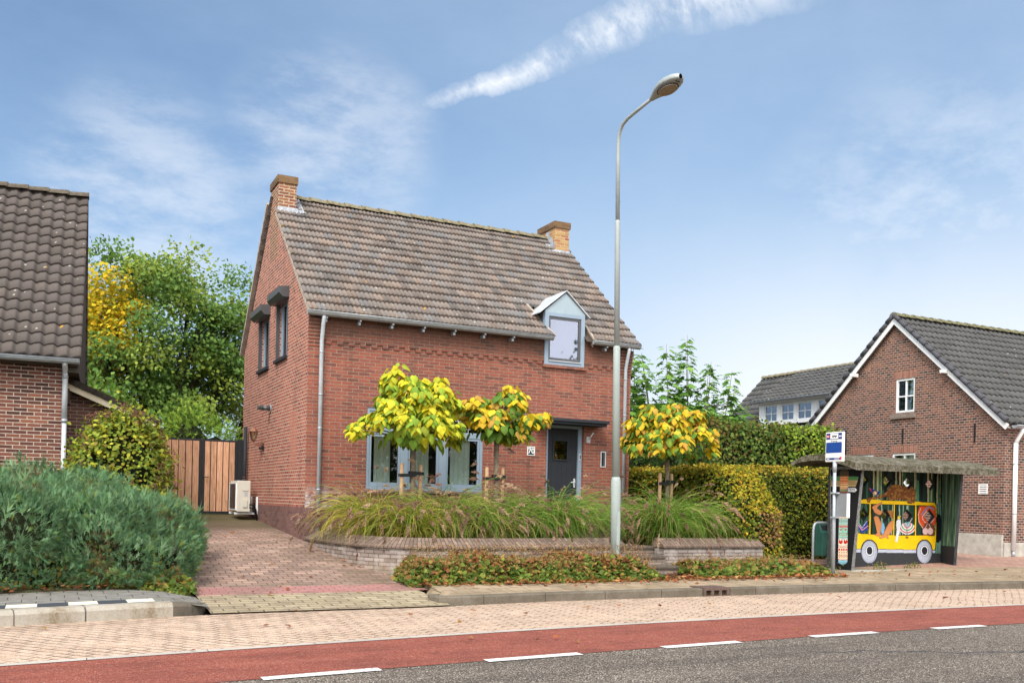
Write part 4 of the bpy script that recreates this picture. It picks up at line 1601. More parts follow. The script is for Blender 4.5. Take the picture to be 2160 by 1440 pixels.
FRONT = lambda x, y, z: Matrix.Translation((x, y, z)) @ Matrix.Rotation(R(90), 4, 'X')
M['sign_white'] = plain('sign_white', (0.82, 0.82, 0.80), .4, .4, 0, .02, 6)
M['sign_navy'] = plain('sign_navy', (0.012, 0.016, 0.035), .4, .4, 0, .05, 6)
b = MB(); b.box(4.435, -.012, 2.305, 4.605, -.0006, 2.485)
npl = b.build('number_plate', M['sign_white'], H, bevel=.004)
b = MB(); b.box(4.452, -.0145, 2.322, 4.588, -.0122, 2.468)
b.build('plate_field', M['sign_navy'], npl)
text_mesh('70', .150, M['sign_white'], FRONT(4.52, -.0155, 2.395), 'plate_digits', npl, bold=.003)
b = MB(); b.box(5.79, -.02, 2.62, 5.88, -.0006, 2.74)
b.tube([(5.835, -.02, 2.70), (5.85, -.08, 2.74), (5.90, -.10, 2.83)], .014, 8)
b.build('flag_holder', M['zinc_light'], H)
b = MB()
frame(b, 6.14, 2.13, 6.265, 2.46, .02, -.014, -.0006)
lb_ = b.build('letterbox', M['zinc_light'], H)
b = MB(); b.box(6.161, -.008, 2.151, 6.20, -.0007, 2.439)
b.build('letter_slot', M['black'], lb_)
b = MB(); b.box(6.202, -.010, 2.151, 6.244, -.0007, 2.439)
b.build('name_panel', M['alu'], lb_)

# gable windows with roller shutter boxes
for (y0, z0, y1, z1) in (GWR, GWL):
    b = MB()
    frame_y(b, y0 + .012, z0 + .01, y1 - .012, z1, .07, .09, .15, .07, .06)
    b.box(.095, (y0 + y1) / 2 - .04, z0 + .08, .149, (y0 + y1) / 2 + .04, z1 - .06)
    gw = b.build('gable_window', M['blue_grey'], H)
    b = MB(); b.box(.115, y0 + .08, z0 + .08, .12, y1 - .08, z1 - .06)
    b.build('pane', M['glass'], gw)
    b = MB(); b.box(.19, y0 + .05, z0 + .05, .195, y1 - .05, z1 - .03)
    b.build('window_blind', plain('grey_blind', (0.30, 0.31, 0.32), .9, .1, 0, .05, 5), gw)
    b = MB()
    b.box(-.012, y0 - .02, z0 + .005, .05, y0 + .012, z1)
    b.box(-.012, y1 - .012, z0 + .005, .05, y1 + .02, z1)
    build_each(b, 'shutter_rail', M['alu'], gw)
    b = MB()
    ya, yb_ = y0 - .09, y1 + .05
    pr = [(-.0008, z1 - .03), (-.13, z1 - .03), (-.20, z1 + .045), (-.20, z1 + .165), (-.0008, z1 + .185)]
    b.prism([(q[0], ya, q[1]) for q in pr], (0, yb_ - ya, 0))
    b.build('shutter_box', M['alu'], gw)
    b = MB(); b.box(-.055, y0 - .03, z0 - .055, .05, y1 + .03, z0 + .004)
    b.build('window_sill', M['anthracite'], gw)

# fittings on the gable
b = MB()
b.tube([(-.0008, 3.05, 3.20), (-.02, 3.05, 3.20)], .085, 16)
fl = b.build('flue_outlet', M['zinc'], H)
b = MB()
b.tube([(-.02, 3.05, 3.20), (-.16, 3.05, 3.20)], .05, 14)
for k in range(4):
    b.tube([(-.165 - k * .03, 3.05, 3.20), (-.178 - k * .03, 3.05, 3.20)], .052, 14)
b.build('flue_cap', M['alu'], fl)
M['copper'] = plain('brown_copper', (0.26, 0.12, 0.075), .55, .4, .3, .2, 20)
b = MB()
b.tube([(-.0008, 3.70, 2.52), (-.03, 3.70, 2.52)], .055, 14)
b.tube([(-.03, 3.70, 2.52), (-.10, 3.70, 2.46), (-.19, 3.70, 2.47), (-.22, 3.70, 2.53)], .014, 8)
wl_ = b.build('wall_lantern', M['copper'], H)
b = MB()
b.lathe([(.02, 0), (.055, .02), (.06, .025), (.045, .03)], (-.22, 3.70, 2.54), 6, False)
b.lathe([(.105, .20), (.11, .205), (.06, .265), (.03, .285), (.012, .30), (.018, .32), (.004, .34)], (-.22, 3.70, 2.54), 6, False)
for k in range(6):
    a = math.pi * 2 * k / 6
    b.bar((-.22 + .055 * math.cos(a), 3.70 + .055 * math.sin(a), 2.565), (-.22 + .10 * math.cos(a), 3.70 + .10 * math.sin(a), 2.745), .010, .010)
b.build('lantern_cage', M['copper'], wl_)
b = MB()
b.lathe([(.045, .03), (.085, .195)], (-.22, 3.70, 2.54), 6, False)
b.build('lantern_glass', glass_mat('lantern_glass', .15, (.8, .75, .6)), wl_)
b = MB()
b.box(-.03, 3.62, 2.36, -.0008, 3.72, 2.44)
b.tube([(-.03, 3.67, 2.40), (-.09, 3.70, 2.39)], .03, 10)
b.build('motion_sensor', M['black'], H)
b = MB()
b.tube([(-.075, 5.36, 2.95), (-.075, 5.36, 1.0)], .04, 12)
dp = b.build('downpipe', M['anthracite'], H)
b = MB()
for z in (1.75, 1.80):
    b.tube([(-.075, 5.36, z - .01), (-.075, 5.36, z + .01)], .047, 12)
b.box(-.05, 5.34, 1.74, -.0008, 5.38, 1.76)
b.box(-.16, 5.25, 1.70, -.12, 5.28, 1.73)
b.build('pipe_clip', M['iron'], dp)

# ------------------------------------------------------------------ air conditioner outdoor unit on wall brackets
A = thing('air_conditioner', (-.3, 4.4, .95), 'cream outdoor air conditioning unit on a white bracket low on the brick gable', 'air conditioner')
M['ac'] = plain('ac_beige', (0.60, 0.57, 0.48), .45, .4, 0, .03, 5)
ax0, ax1, ay0, ay1, az0, az1 = -.50, -.19, 4.02, 4.86, 1.03, 1.70
b = MB(); b.box(ax0 + .03, ay0, az0, ax1, ay1, az1)
body = b.build('casing', M['ac'], A, bevel=.015)
b = MB()
frame_y(b, ay0 + .02, az0 + .03, ay1 - .02, az1 - .05, .02, ax0, ax0 + .029)
b.build('fan_frame', M['white'], body)
b = MB()
for k in range(22):
    z = az0 + .07 + k * .024
    b.box(ax0 + .006, ay0 + .045, z, ax0 + .022, ay1 - .045, z + .008)
b.build('fan_grille', M['alu'], body)
b = MB()
b.box(ax0 + .14, ay0 - .012, az0 + .45, ax0 + .26, ay0 - .001, az0 + .50)
b.box(ax0 + .15, ay0 - .02, az0 + .10, ax0 + .24, ay0 - .001, az0 + .26)
build_each(b, 'service_cover', M['ac'], body)
b = MB(); b.box(ax0 + .18, ay0 - .004, az0 + .34, ax0 + .25, ay0 - .0012, az0 + .42)
b.build('rating_label', plain('label_grey', (0.42, 0.42, 0.46), .5, .3, 0, .1, 40), body)
for yy in (ay0 + .10, ay1 - .12):
    b = MB()
    b.box(ax0 - .01, yy - .02, az0 - .055, -.05, yy + .02, az0 - .012)
    b.box(-.05, yy - .02, az0 - .055, -.0105, yy + .02, az0 + .33)
    b.build('bracket', M['white'], A)
b = MB()
b.tube([(ax1 - .02, ay0 - .01, az0 + .16), (ax1 + .06, ay0 - .03, az0 + .15), (-.06, ay0 + .05, az0 + .05), (-.03, ay0 + .06, az0 - .2)], .018, 8)
b.tube([(ax1 - .02, ay0 - .01, az0 + .10), (ax1 + .05, ay0 - .04, az0 + .06), (-.07, ay0 + .03, az0 - .05), (-.03, ay0 + .04, az0 - .22)], .014, 8)
build_each(b, 'refrigerant_pipe', M['rubber'], A)

# ------------------------------------------------------------------ wooden double gate
GY = 5.62
Gt = thing('wooden_gate', (-1.0, GY, .93), 'double gate of upright larch boards in a black steel frame closing off the driveway', 'gate')


def board_mat():
    g = G('larch_boards', .75, .2)
    p = g.xyz(g.obj())
    kx = g.math('FLOOR', g.math('MULTIPLY', p[0], 1 / .152))
    wv = g.n('ShaderNodeTexWhiteNoise', {'W': kx}, noise_dimensions='1D').outputs['Value']
    st = g.n('ShaderNodeTexNoise', {'Vector': g.map(g.obj(), scale=(9, 9, .9)), 'Scale': 4.0, 'Detail': 6, 'Roughness': .6, 'Distortion': .6}).outputs['Fac']
    c = g.ramp(st, [(.3, (.44, .21, .12)), (.5, (.62, .34, .20)), (.7, (.72, .44, .285))])
    k = g.n('ShaderNodeTexVoronoi', {'Vector': g.map(g.obj(), scale=(6, 6, 2.2)), 'Scale': 1.2})
    c = g.mix(g.math('MULTIPLY', g.smooth(k.outputs['Distance'], .10, .04), .6), c, (.13, .045, .02))
    m = g.math('ADD', .82, g.math('MULTIPLY', wv, .36))
    g.color(g.mix(1.0, c, g.n('ShaderNodeCombineColor', {0: m, 1: m, 2: m}).outputs[0], 'MULTIPLY'))
    g.bump(st, .004)
    return g.m


M['larch'] = board_mat()
bmat = plain('gate_black', (.018, .019, .022), .45, .4, 0, .1, 8)
b = MB(); b.box(-.20, GY - .05, .85, -.045, GY + .05, 2.66)
b.build('gate_post', bmat, Gt)
b = MB(); b.box(-2.12, GY - .05, .85, -2.0, GY + .05, 2.70)
b.build('gate_post', bmat, Gt)
for xa, xb in ((-.985, -.205), (-1.995, -.995)):
    b = MB()
    frame(b, xa, .96, xb, 2.64, .045, GY - .025, GY + .025)
    if xa == -.985: b.box(xa - .004, GY - .045, .93, xa + .05, GY - .026, 2.66)
    lf = b.build('gate_leaf', bmat, Gt)
    n = 5 if xa > -1 else 6
    wd = (xb - xa - .10) / n
    for i in range(n):
        b = MB(); b.box(xa + .05 + i * wd + .010, GY - .0245, 1.006, xa + .05 + (i + 1) * wd - .010, GY + .0, 2.594)
        b.build('board', M['larch'], lf)
    b = MB()
    for z in (1.25, 1.8, 2.35): b.box(xa + .046, GY + .001, z, xb - .046, GY + .024, z + .05)
    build_each(b, 'cross_bar', bmat, lf)
    b = MB(); b.box(xa + .046, GY + .0245, 1.006, xb - .046, GY + .03, 2.594)
    b.build('backing_sheet', bmat, lf)
b = MB()
b.tube([(-.96, GY - .046, 1.78), (-.96, GY - .09, 1.78), (-.84, GY - .09, 1.78)], .010, 8)
b.tube([(-.96, GY - .05, .94), (-.96, GY - .05, 1.02)], .008, 6)
build_each(b, 'gate_handle', bmat, Gt)

# ================================================================== house on the left
L = thing('left_house', (-3.93, 1.9, 0), 'brown brick house with a tall dark pantile roof, cut off by the left edge', 'house')
L.rotation_euler = (0, 0, R(-3))
base_of[L] = Vector((0, 0, 0))
b = MB()
b.box(-9, 0, -.1, 0, .25, 3.78)
b.box(-.25, .2505, -.1, 0, 5.8, 3.78)
b.build('wall', M['brick_left'], L)
ley, lez, lry, lrz = -.30, 3.74, 2.85, 7.46
lb2 = Vector((0, lry - ley, lrz - lez)).normalized()
b = MB()
tiled(b, (.30, ley, lez), (-1, 0, 0), lb2, 9.2, math.hypot(lry - ley, lrz - lez), .285, .215, prof_pan, .035, None, 8, .005, .015)
tiled(b, (.30, 2 * lry - ley, lez), (-1, 0, 0), Vector((0, -(lry - ley), lrz - lez)), 9.2, math.hypot(lry - ley, lrz - lez), .285, .215, prof_pan, .035, None, 2)
lr = b.build('roof', M['tile_left'], L, recalc=False)
b = MB()
ridge_tiles(b, (.31, lry, lrz + .01), (-9, lry, lrz + .01), .125, .37)
b.build('ridge_tiles', plain('brown_ridge', (.12, .10, .075), .9, .1, 0, .3, 12, .01), lr)
b = MB()
b.prism([(.262, -.12, 3.50), (.262, -.12, 3.90), (.262, lry, lrz - .06), (.262, 5.7, 3.90), (.262, 5.7, 3.50)], (-.26, 0, 0))
b.build('gable_cladding', M['dark_cladding'], L)
b = MB()
b.box(-9, -.24, 3.60, .26, -.001, 3.70)
b.build('eaves_board', M['dark_cladding'], L)
b = MB(); gutter(b, -9, .28, -.36, 3.70, .08)
b.build('gutter', M['zinc'], L, recalc=False)
b = MB()
b.tube([(.045, -.36, 3.66), (.045, -.30, 3.60), (.045, -.075, 3.52), (.045, -.06, 3.45), (.045, -.06, 2.62)], .046, 12)
b.tube([(.045, -.06, 2.66), (.045, -.06, .3)], .040, 12)
pw = b.build('downpipe', plain('pale_pipe', (.50, .53, .56), .5, .4, .1, .15, 4), L)
b = MB()
for z in (3.42, 2.64):
    b.tube([(.045, -.06, z - .03), (.045, -.06, z + .03)], .053, 12)
build_each(b, 'pipe_collar', M['zinc'], pw)
# lean-to
b = MB(); b.prism([(.002, .95, -.1), (1.75, .95, -.1), (1.75, .95, 2.66), (.002, .95, 3.28)], (0, .2, 0))
ln_ = b.build('lean_to_wall', M['brick_lean'], L)
b = MB(); b.prism([(.0, .70, 3.30), (1.62, .70, 2.62), (1.62, .70, 2.73), (.0, .70, 3.42)], (0, .04, 0))
b.build('barge_board', M['cream'], ln_)
b = MB(); b.prism([(.0, .66, 3.425), (1.70, .66, 2.70), (1.72, .66, 2.80), (.0, .66, 3.54)], (0, 3.0, 0))
b.build('lean_to_roof', plain('mossy_dark_roofing', (.055, .045, .035), .9, .1, 0, .4, 14, .02), ln_)
b = MB(); b.box(.01, .55, 3.0, .10, .95, 3.28)
b.build('corbel', M['dark_cladding'], ln_)

# ================================================================== farmhouse on the right
F = thing('farmhouse', (17.5, -.8, .25), 'long brick farmhouse on the right with white barge boards and dark pantiles', 'house')
FX, FY0, FY1, FRY = 17.5, -.80, 6.1, 2.65
fez, frz = 3.62, 6.86


def fz(y): return fez + (frz - fez) * (1 - abs(y - FRY) / (FRY - (FY0 - .18)))


W1 = (2.00, 4.13, 2.66, 5.08)
W2 = (1.93, 2.05, 2.74, 2.98)
W3 = (3.42, 2.05, 4.24, 2.98)
b = MB()
b.slab((FX, 0, 0), (0, 1, 0), (0, 0, 1), (-1, 0, 0), [(FY0, -.1), (FY1, -.1), (FY1, fz(FY1) - .08), (FRY, frz - .1), (FY0, fz(FY0) - .08)], [rect(W1), rect(W2), rect(W3)], .25)
b.box(FX + .251, FY0, -.1, FX + 13, FY0 + .25, 3.60)
b.box(FX + .0005, FY0 - .0005, -.1, FX + .2505, FY0 - .0001, 3.60)
b.box(FX + .251, FY1 - .25, -.1, FX + 13, FY1, 3.60)
b.build('wall', M['brick_old'], F)
fb = Vector((0, FRY - (FY0 - .18), frz - fez)).normalized()
fs = math.hypot(FRY - (FY0 - .18), frz - fez)
b = MB()
tiled(b, (FX - .16, FY0 - .18, fez), (1, 0, 0), fb, 13.2, fs, .30, .205, prof_pan, .035, None, 8, .004, .015)
tiled(b, (FX - .16, 2 * FRY - FY0 + .18, fez), (1, 0, 0), Vector((0, -fb.y, fb.z)), 13.2, fs, .30, .205, prof_pan, .035, None, 2)
fr_ = b.build('roof', M['tile_right'], F, recalc=False)
b = MB(); ridge_tiles(b, (FX - .18, FRY, frz + .02), (FX + 13, FRY, frz + .02), .125, .36)
b.build('ridge_tiles', plain('mossy_grey_ridge', (.17, .16, .09), .9, .1, 0, .35, 10, .01), fr_)
b = MB()
for s in (-1, 1):
    ye = FRY + s * (FRY - (FY0 - .18))
    n = 16
    for i in range(n):
        t0, t1 = i / n, (i + 1) / n
        p0 = Vector((FX - .17, ye + (FRY - ye) * t0, fez + (frz - fez) * t0 + .05))
        p1 = Vector((FX - .17, ye + (FRY - ye) * t1, fez + (frz - fez) * t1 + .035))
        b.tube([p0, p1], [.07, .058], 8)
b.build('verge_tiles', M['ridge_dark'], fr_)
b = MB()
for s in (-1, 1):
    ye = FRY + s * (FRY - (FY0 - .22))
    d = Vector((0, FRY - ye, frz - fez + .035)).normalized()
    up = Vector((0, -d.z * (1 if d.y > 0 else -1), abs(d.y)))
    p0, p1 = Vector((FX - .15, ye, fez - .055)), Vector((FX - .15, FRY, frz - .02))
    b.add([p0 - up * .15, p0, p1, (p1.x, p1.y, p1.z - .15 / abs(d.y)), ] + [q + Vector((.025, 0, 0)) for q in (p0 - up * .15, p0, p1, Vector((p1.x, p1.y, p1.z - .15 / abs(d.y))))],
          [(0, 1, 2, 3), (7, 6, 5, 4), (0, 4, 5, 1), (1, 5, 6, 2), (2, 6, 7, 3), (3, 7, 4, 0)])
build_each(b, 'barge_board', M['white'], F)
b = MB()      # boarded underside of the verge
for s in (-1, 1):
    ye = FRY + s * (FRY - (FY0 - .18))
    b.poly([(FX - .124, ye, fez - .13), (FX - .001, ye, fez - .13), (FX - .001, FRY, frz - .13), (FX - .124, FRY, frz - .13)])
build_each(b, 'verge_soffit', plain('grey_soffit', (.33, .31, .30), .7, .2, 0, .1, 5), F, recalc=False)
b = MB()
b.box(FX - .35, 3.95, 5.28, FX - .12, 4.06, 5.38)
b.box(FX - .35, .80, 5.05, FX - .12, .90, 5.13)
build_each(b, 'purlin_end', M['white'], F)
for (y0, z0, y1, z1) in (W1, W2, W3):
    b = MB()
    frame_y(b, y0, z0, y1, z1, .055, FX + .02, FX + .12)
    ym, zm = (y0 + y1) / 2, z0 + (z1 - z0) * .48
    b.box(FX + .035, ym - .02, z0 + .055, FX + .11, ym + .02, z1 - .055)
    if z0 > 3: b.box(FX + .04, y0 + .055, zm - .018, FX + .105, ym - .021, zm + .018); b.box(FX + .04, ym + .021, zm - .018, FX + .105, y1 - .055, zm + .018)
    fw = b.build('window', M['white'], F)
    b = MB(); b.box(FX + .07, y0 + .056, z0 + .056, FX + .075, y1 - .056, z1 - .056)
    b.build('pane', M['glass'], fw)
    b = MB(); b.box(FX + .16, y0, zm, FX + .17, y1, z1)
    b.build('window_blind', M['mint_curtain'], fw)
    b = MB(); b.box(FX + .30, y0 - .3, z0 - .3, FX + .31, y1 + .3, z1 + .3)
    b.build('dark_backing', M['room_shade'], fw)
    b = MB(); b.box(FX - .004, y0 - .06, z1 + .006, FX + .02, y1 + .06, z1 + .22)
    b.build('brick_lintel', M['brick_lintel'], fw)
    b = MB(); b.box(FX - .07, y0 - .06, z0 - .17, FX + .02, y1 + .12, z0 - .03)
    b.build('window_sill', M['steps'], fw)
b = MB()
b2 = MB()
for s, mb_ in ((-1, b), (1, b2)):
    for i in range(8):
        t = .05 + i * .118
        ye = FRY + s * (FRY - (FY0 - .0))
        yc, zc = ye + (FRY - ye) * t, fez + (frz - fez) * t - .16
        yc2, zc2 = ye + (FRY - ye) * (t + .085), fez + (frz - fez) * (t + .085) - .16
        q = [(FX - .003, yc, zc), (FX - .003, yc2, zc2), (FX - .003, yc2 - s * .0, zc - .02)]
        q = [(FX - .003, yc, zc - .05), (FX - .003, yc2, zc2 - .05), (FX - .003, yc2, zc2 - .42), (FX - .003, (yc + yc2) / 2, zc - .10)]
        mb_.prism(q, (.006, 0, 0))
build_each(b, 'brick_tumbling', M['brick_tumble'], F)
build_each(b2, 'brick_tumbling', M['brick_tumble2'], F)
b = MB()
for y, za, zb in ((2.37, 3.25, 3.68), (.05, 3.18, 3.68), (4.5, 2.75, 3.75)):
    b.box(FX - .03, y - .015, za, FX - .0005, y + .015, zb)
build_each(b, 'wall_anchor', M['black'], F)
b = MB()
frame_y(b, -.36, 1.84, -.10, 2.10, .02, FX - .025, FX - .0005)
for k in range(4):
    b.box(FX - .022, -.34, 1.872 + k * .055, FX - .0005, -.12, 1.905 + k * .055)
b.build('air_vent', M['sign_white'], F)
b = MB()
b.box(FX - .06, FY0 - .03, -.1, FX - .0005, 5.0, .82)
b.box(FX + .02, FY0 - .05, -.1, FX + 13, FY0 - .0008, .62)
build_each(b, 'concrete_plinth', M['concrete'], F, bevel=.01)
b = MB(); gutter(b, FX - .02, FX + 13, FY0 - .28, fez - .06, .08)
b.build('gutter', M['zinc'], F, recalc=False)
b = MB()
x = FX + .30
b.tube([(x, FY0 - .28, fez - .12), (x, FY0 - .27, fez - .20), (x, FY0 - .13, fez - .42), (x, FY0 - .10, fez - .50)], .05, 12)
b.tube([(x, FY0 - .10, fez - .48), (x, FY0 - .10, .42)], .055, 12)
pw = b.build('downpipe', M['white'], F)
b = MB()
for z in (2.6, 1.35): b.tube([(x, FY0 - .10, z - .012), (x, FY0 - .10, z + .012)], .061, 12)
build_each(b, 'pipe_clip', M['zinc'], pw)
b = MB()
b.tube([(x, FY0 - .10, .40), (x, FY0 - .10, .26)], .04, 10)
b.build('pipe_foot', M['zinc'], pw)

# ------------------------------------------------------------------ house behind with the long white dormer
B = thing('rear_house', (22, 9.5, .6), 'house behind the farmhouse with a long white dormer of small-paned windows', 'house')
bx0, bry, brz = 20.0, 22.1, 6.62
b = MB(); b.box(19.6, 6.3, .2, 25, 13.4, 3.9)
b.build('wall', M['brick_old'], B)
b = MB()
p0 = Vector((19.2, 13.6, 3.82))
tiled(b, p0, (0, -1, 0), Vector((bry - 19.2, 0, brz - 3.82)), 8.2, math.hypot(bry - 19.2, brz - 3.82), .32, .22, prof_pan, .035, lambda a, s: not (2.3 < a < 8.2 and .55 < s < 1.6), 5)
tiled(b, (25.0, 5.4, 3.82), (0, 1, 0), Vector((bry - 25.0, 0, brz - 3.82)), 8.2, math.hypot(bry - 25.0, brz - 3.82), .32, .22, prof_pan, .035, None, 2)
rr = b.build('roof', M['tile_right'], B, recalc=False)
b = MB(); ridge_tiles(b, (bry, 13.6, brz), (bry, 5.3, brz), .125, .36)
b.build('ridge_tiles', M['ridge'], rr)
b = MB()
tiled(b, (19.66, 11.5, 5.30), (0, -1, 0), Vector((bry - 19.66, 0, brz - 5.26)), 6.1, math.hypot(bry - 19.66, brz - 5.26), .32, .22, prof_pan, .035, None, 5)
b.build('dormer_roof', M['tile_right'], rr, recalc=False)
b = MB()
b.box(bx0 + .02, 5.4, 4.42, bx0 + .10, 11.32, 4.52)
b.box(bx0 + .02, 5.4, 5.16, bx0 + .10, 11.32, 5.30)
b.box(19.70, 5.4, 5.22, bx0 + .018, 11.42, 5.28)
b.prism([(bx0 + .02, 11.325, 4.3), (bx0 + .02, 11.325, 5.3), (bry - .6, 11.325, 5.3)], (0, .06, 0))
dmr = b.build('dormer', M['white'], B)
ys = [11.32, 11.10, 10.38, 10.20, 9.50, 9.36, 8.62, 8.35, 7.55, 7.30, 6.6]
for i in range(0, len(ys) - 1, 2):
    b = MB(); b.box(bx0 + .01, ys[i + 1], 4.521, bx0 + .11, ys[i], 5.159)
    b.build('dormer_post', M['white'], dmr)
for i in range(1, len(ys) - 1, 2):
    y1, y0 = ys[i] - .003, ys[i + 1] + .003
    b = MB()
    frame_y(b, y0, 4.524, y1, 5.156, .05, bx0 + .03, bx0 + .09)
    b.box(bx0 + .045, (y0 + y1) / 2 - .014, 4.574, bx0 + .08, (y0 + y1) / 2 + .014, 5.106)
    b.box(bx0 + .046, y0 + .05, 4.826, bx0 + .079, (y0 + y1) / 2 - .0141, 4.854)
    b.box(bx0 + .046, (y0 + y1) / 2 + .0141, 4.826, bx0 + .079, y1 - .05, 4.854)
    dw = b.build('dormer_window', M['white'], dmr)
    b = MB(); b.box(bx0 + .06, y0 + .051, 4.575, bx0 + .064, y1 - .051, 5.105)
    b.build('pane', glass_mat('dormer_glass', .28), dw)
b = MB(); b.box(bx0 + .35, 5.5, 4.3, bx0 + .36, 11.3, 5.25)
b.build('dark_backing', M['room_shade'], dmr)
b = MB(); gutter(b, 5.4, 11.45, 19.63, 5.29, .06, 'y')
b.build('gutter', M['zinc'], dmr, recalc=False)

# small brick outbuilding roof seen left of the rear house
O_ = thing('outbuilding', (18.8, 14.5, .6), 'low outbuilding with a dark tiled roof left of the white dormer', 'shed')
b = MB(); b.box(18.2, 13.9, .2, 21, 18.5, 3.6)
b.build('wall', M['brick_gable'], O_)
b = MB()
tiled(b, (17.9, 18.8, 3.55), (0, -1, 0), Vector((2.2, 0, 1.9)), 5.0, 2.9, .32, .22, prof_pan, .035, None, 4)
b.build('roof', M['tile_right'], O_, recalc=False)

# ================================================================== planter walls, steps, bed
P_ = thing('planter_wall', (.75, -2.95, .2), 'low whitish brick planter wall curving from the house corner along the left bed', 'garden wall', 'planter walls')
ppath = smooth = None
cx = [(.03, -.03), (.06, -.5), (.11, -1.1), (.20, -1.75), (.33, -2.3), (.52, -2.70), (.80, -2.97), (1.20, -3.13), (1.85, -3.20), (2.6, -3.17), (3.2, -3.10), (4.1, -2.97), (4.97, -2.85)]


def refine(pts, n=5):
    out = []
    m = len(pts)
    for i in range(m - 1):
        p0, p1, p2, p3 = [Vector(pts[max(0, min(m - 1, k))]) for k in (i - 1, i, i + 1, i + 2)]
        for j in range(n):
            t = j / n
            out.append(tuple(0.5 * ((2 * p1) + (p2 - p0) * t + (2 * p0 - 5 * p1 + 4 * p2 - p3) * t * t + (3 * p1 - p0 - 3 * p2 + p3) * t ** 3)))
    out.append(tuple(pts[-1]))
    return out


pp = refine(cx, 4)
WALLP = [(0, -.1), (0, .622), (.24, .622), (.24, -.1)]
COPE = [(-.028, .623), (-.030, .655), (.215, .785), (.275, .785), (.275, .623)]
b = MB(); sweep(b, pp, WALLP)
b.build('wall', M['brick_planter'], P_)
b = MB(); sweep(b, pp, COPE)
b.build('coping', M['coping'], P_)
P2 = thing('planter_wall', (6.9, -2.85, .2), 'short straight whitish brick planter wall right of the steps', 'garden wall', 'planter walls')
b = MB(); sweep(b, [(5.76, -2.86), (6.9, -2.86), (8.02, -2.86)], [(0, -.1), (0, .622), (.30, .622), (.30, -.1)])
b.build('wall', M['brick_planter'], P2)
b = MB(); sweep(b, [(5.74, -2.86), (6.9, -2.86), (8.04, -2.86)], [(-.028, .623), (-.030, .655), (.20, .785), (.25, .785), (.33, .70), (.33, .623)])
b.build('coping', M['coping'], P2)
St = thing('garden_steps', (5.36, -2.8, .2), 'three grey brick steps rising between the two planter walls', 'steps')
b = MB()
for y0, y1, z in ((-3.30, -2.93, .285), (-2.93, -2.56, .435), (-2.56, -1.6, .59)):
    b.box(4.98, y0, -.1, 5.75, y1, z)
b.build('risers', M['steps'], St)
for y0, y1, z in ((-3.33, -2.95, .286), (-2.96, -2.58, .436), (-2.59, -1.6, .591)):
    b = MB(); b.box(4.985, y0, z, 5.745, y1 - .022, z + .05)
    b.build('tread', plain('tread_brick', (.13, .105, .085), .9, .1, 0, .3, 14, .006), St, bevel=.008)
b = MB()
b.poly([(.27, -2.3, .60), (.6, -2.72, .60), (1.2, -2.9, .60), (1.9, -2.97, .60), (4.97, -2.62, .60), (4.97, -.005, .60), (.2, -.005, .60)])
b.poly([(5.76, -2.60, .60), (8.0, -2.60, .60), (8.0, 3, .60), (6.86, 3, .60), (6.86, -.005, .60), (5.76, -.005, .60)])
b.poly([(4.971, -1.6, .62), (5.759, -1.6, .62), (5.759, -.005, .64), (4.971, -.005, .64)])
structure(b.build('garden_bed', M['soil'], recalc=False))
# low stone edging in front of the rear hedge
t = thing('low_garden_wall', (9.0, -1.85, .25), 'low brown brick edging wall at the foot of the far hedge by the litter bin', 'garden wall')
b = MB(); b.box(8.06, -1.95, -.1, 9.8, -1.75, .33)
b.build('wall', M['steps'], t)

# ================================================================== street lamp
Lp = thing('street_lamp', (4.41, -3.40, .2), 'tall pale green grey street lamp with a bent arm and an oval head', 'street lamp')
M['lamp'] = plain('lamp_paint', (.32, .37, .345), .45, .4, 0, .06, 3)
M['lamp_up'] = plain('lamp_galvanised', (.33, .365, .36), .5, .4, .1, .06, 3)
px = lambda z: 4.41 - .0185 * (z - .2)
pt = lambda z: (px(z), -3.40, z)
b = MB()
b.tube([pt(.0), pt(1.76), pt(1.80), pt(1.83)], [.082, .082, .074, .064], 20)
b.tube([pt(1.83), pt(3.98), pt(4.01)], [.062, .058, .048], 18)
b.build('base_column', M['lamp'], Lp)
b = MB(); b.box(px(.9) - .03, -3.485, .55, px(.9) + .03, -3.475, 1.25)
b.build('service_hatch', M['lamp'], Lp)
b = MB()
b.tube([pt(4.01), pt(6.06), pt(6.10)], [.047, .044, .036], 16)
arm = [pt(6.10), pt(7.15), (px(7.4), -3.405, 7.38), (px(7.55), -3.44, 7.54), (px(7.6), -3.53, 7.64), (px(7.6), -3.68, 7.69), (px(7.6), -3.95, 7.72), (px(7.6), -4.42, 7.765)]
b.tube(arm, [.036, .033, .032, .031, .030, .029, .028, .028], 14)
for z in (6.12, 6.42): b.tube([(px(z) - .045, -3.4, z), (px(z) + .045, -3.4, z)], .008, 6)
b.build('mast_arm', M['lamp_up'], Lp)


def lamp_shell(mb, z0f, z1f, scale=1.0, n=14, m=20):
    prof = [(0, .042), (.06, .055), (.15, .09), (.28, .14), (.42, .168), (.54, .163), (.66, .13), (.735, .08), (.77, .03)]
    ax = Vector((0, -1, .075)).normalized()
    up = Vector((0, .075, 1)).normalized()
    side = Vector((1, 0, 0))
    o = Vector((px(7.6), -4.36, 7.76))
    pts = []
    for s, w_ in prof:
        for k in range(m + 1):
            a = math.pi * k / m
            pts.append(o + ax * s + side * (math.cos(a) * w_ * scale) + up * (z0f(w_) + (z1f(w_) - z0f(w_)) * math.sin(a) ** .7))
    faces = []
    for i in range(len(prof) - 1):
        for k in range(m):
            faces.append((i * (m + 1) + k, i * (m + 1) + k + 1, (i + 1) * (m + 1) + k + 1, (i + 1) * (m + 1) + k))
    mb.add(pts, faces, True)
    return o, ax, up, side, prof


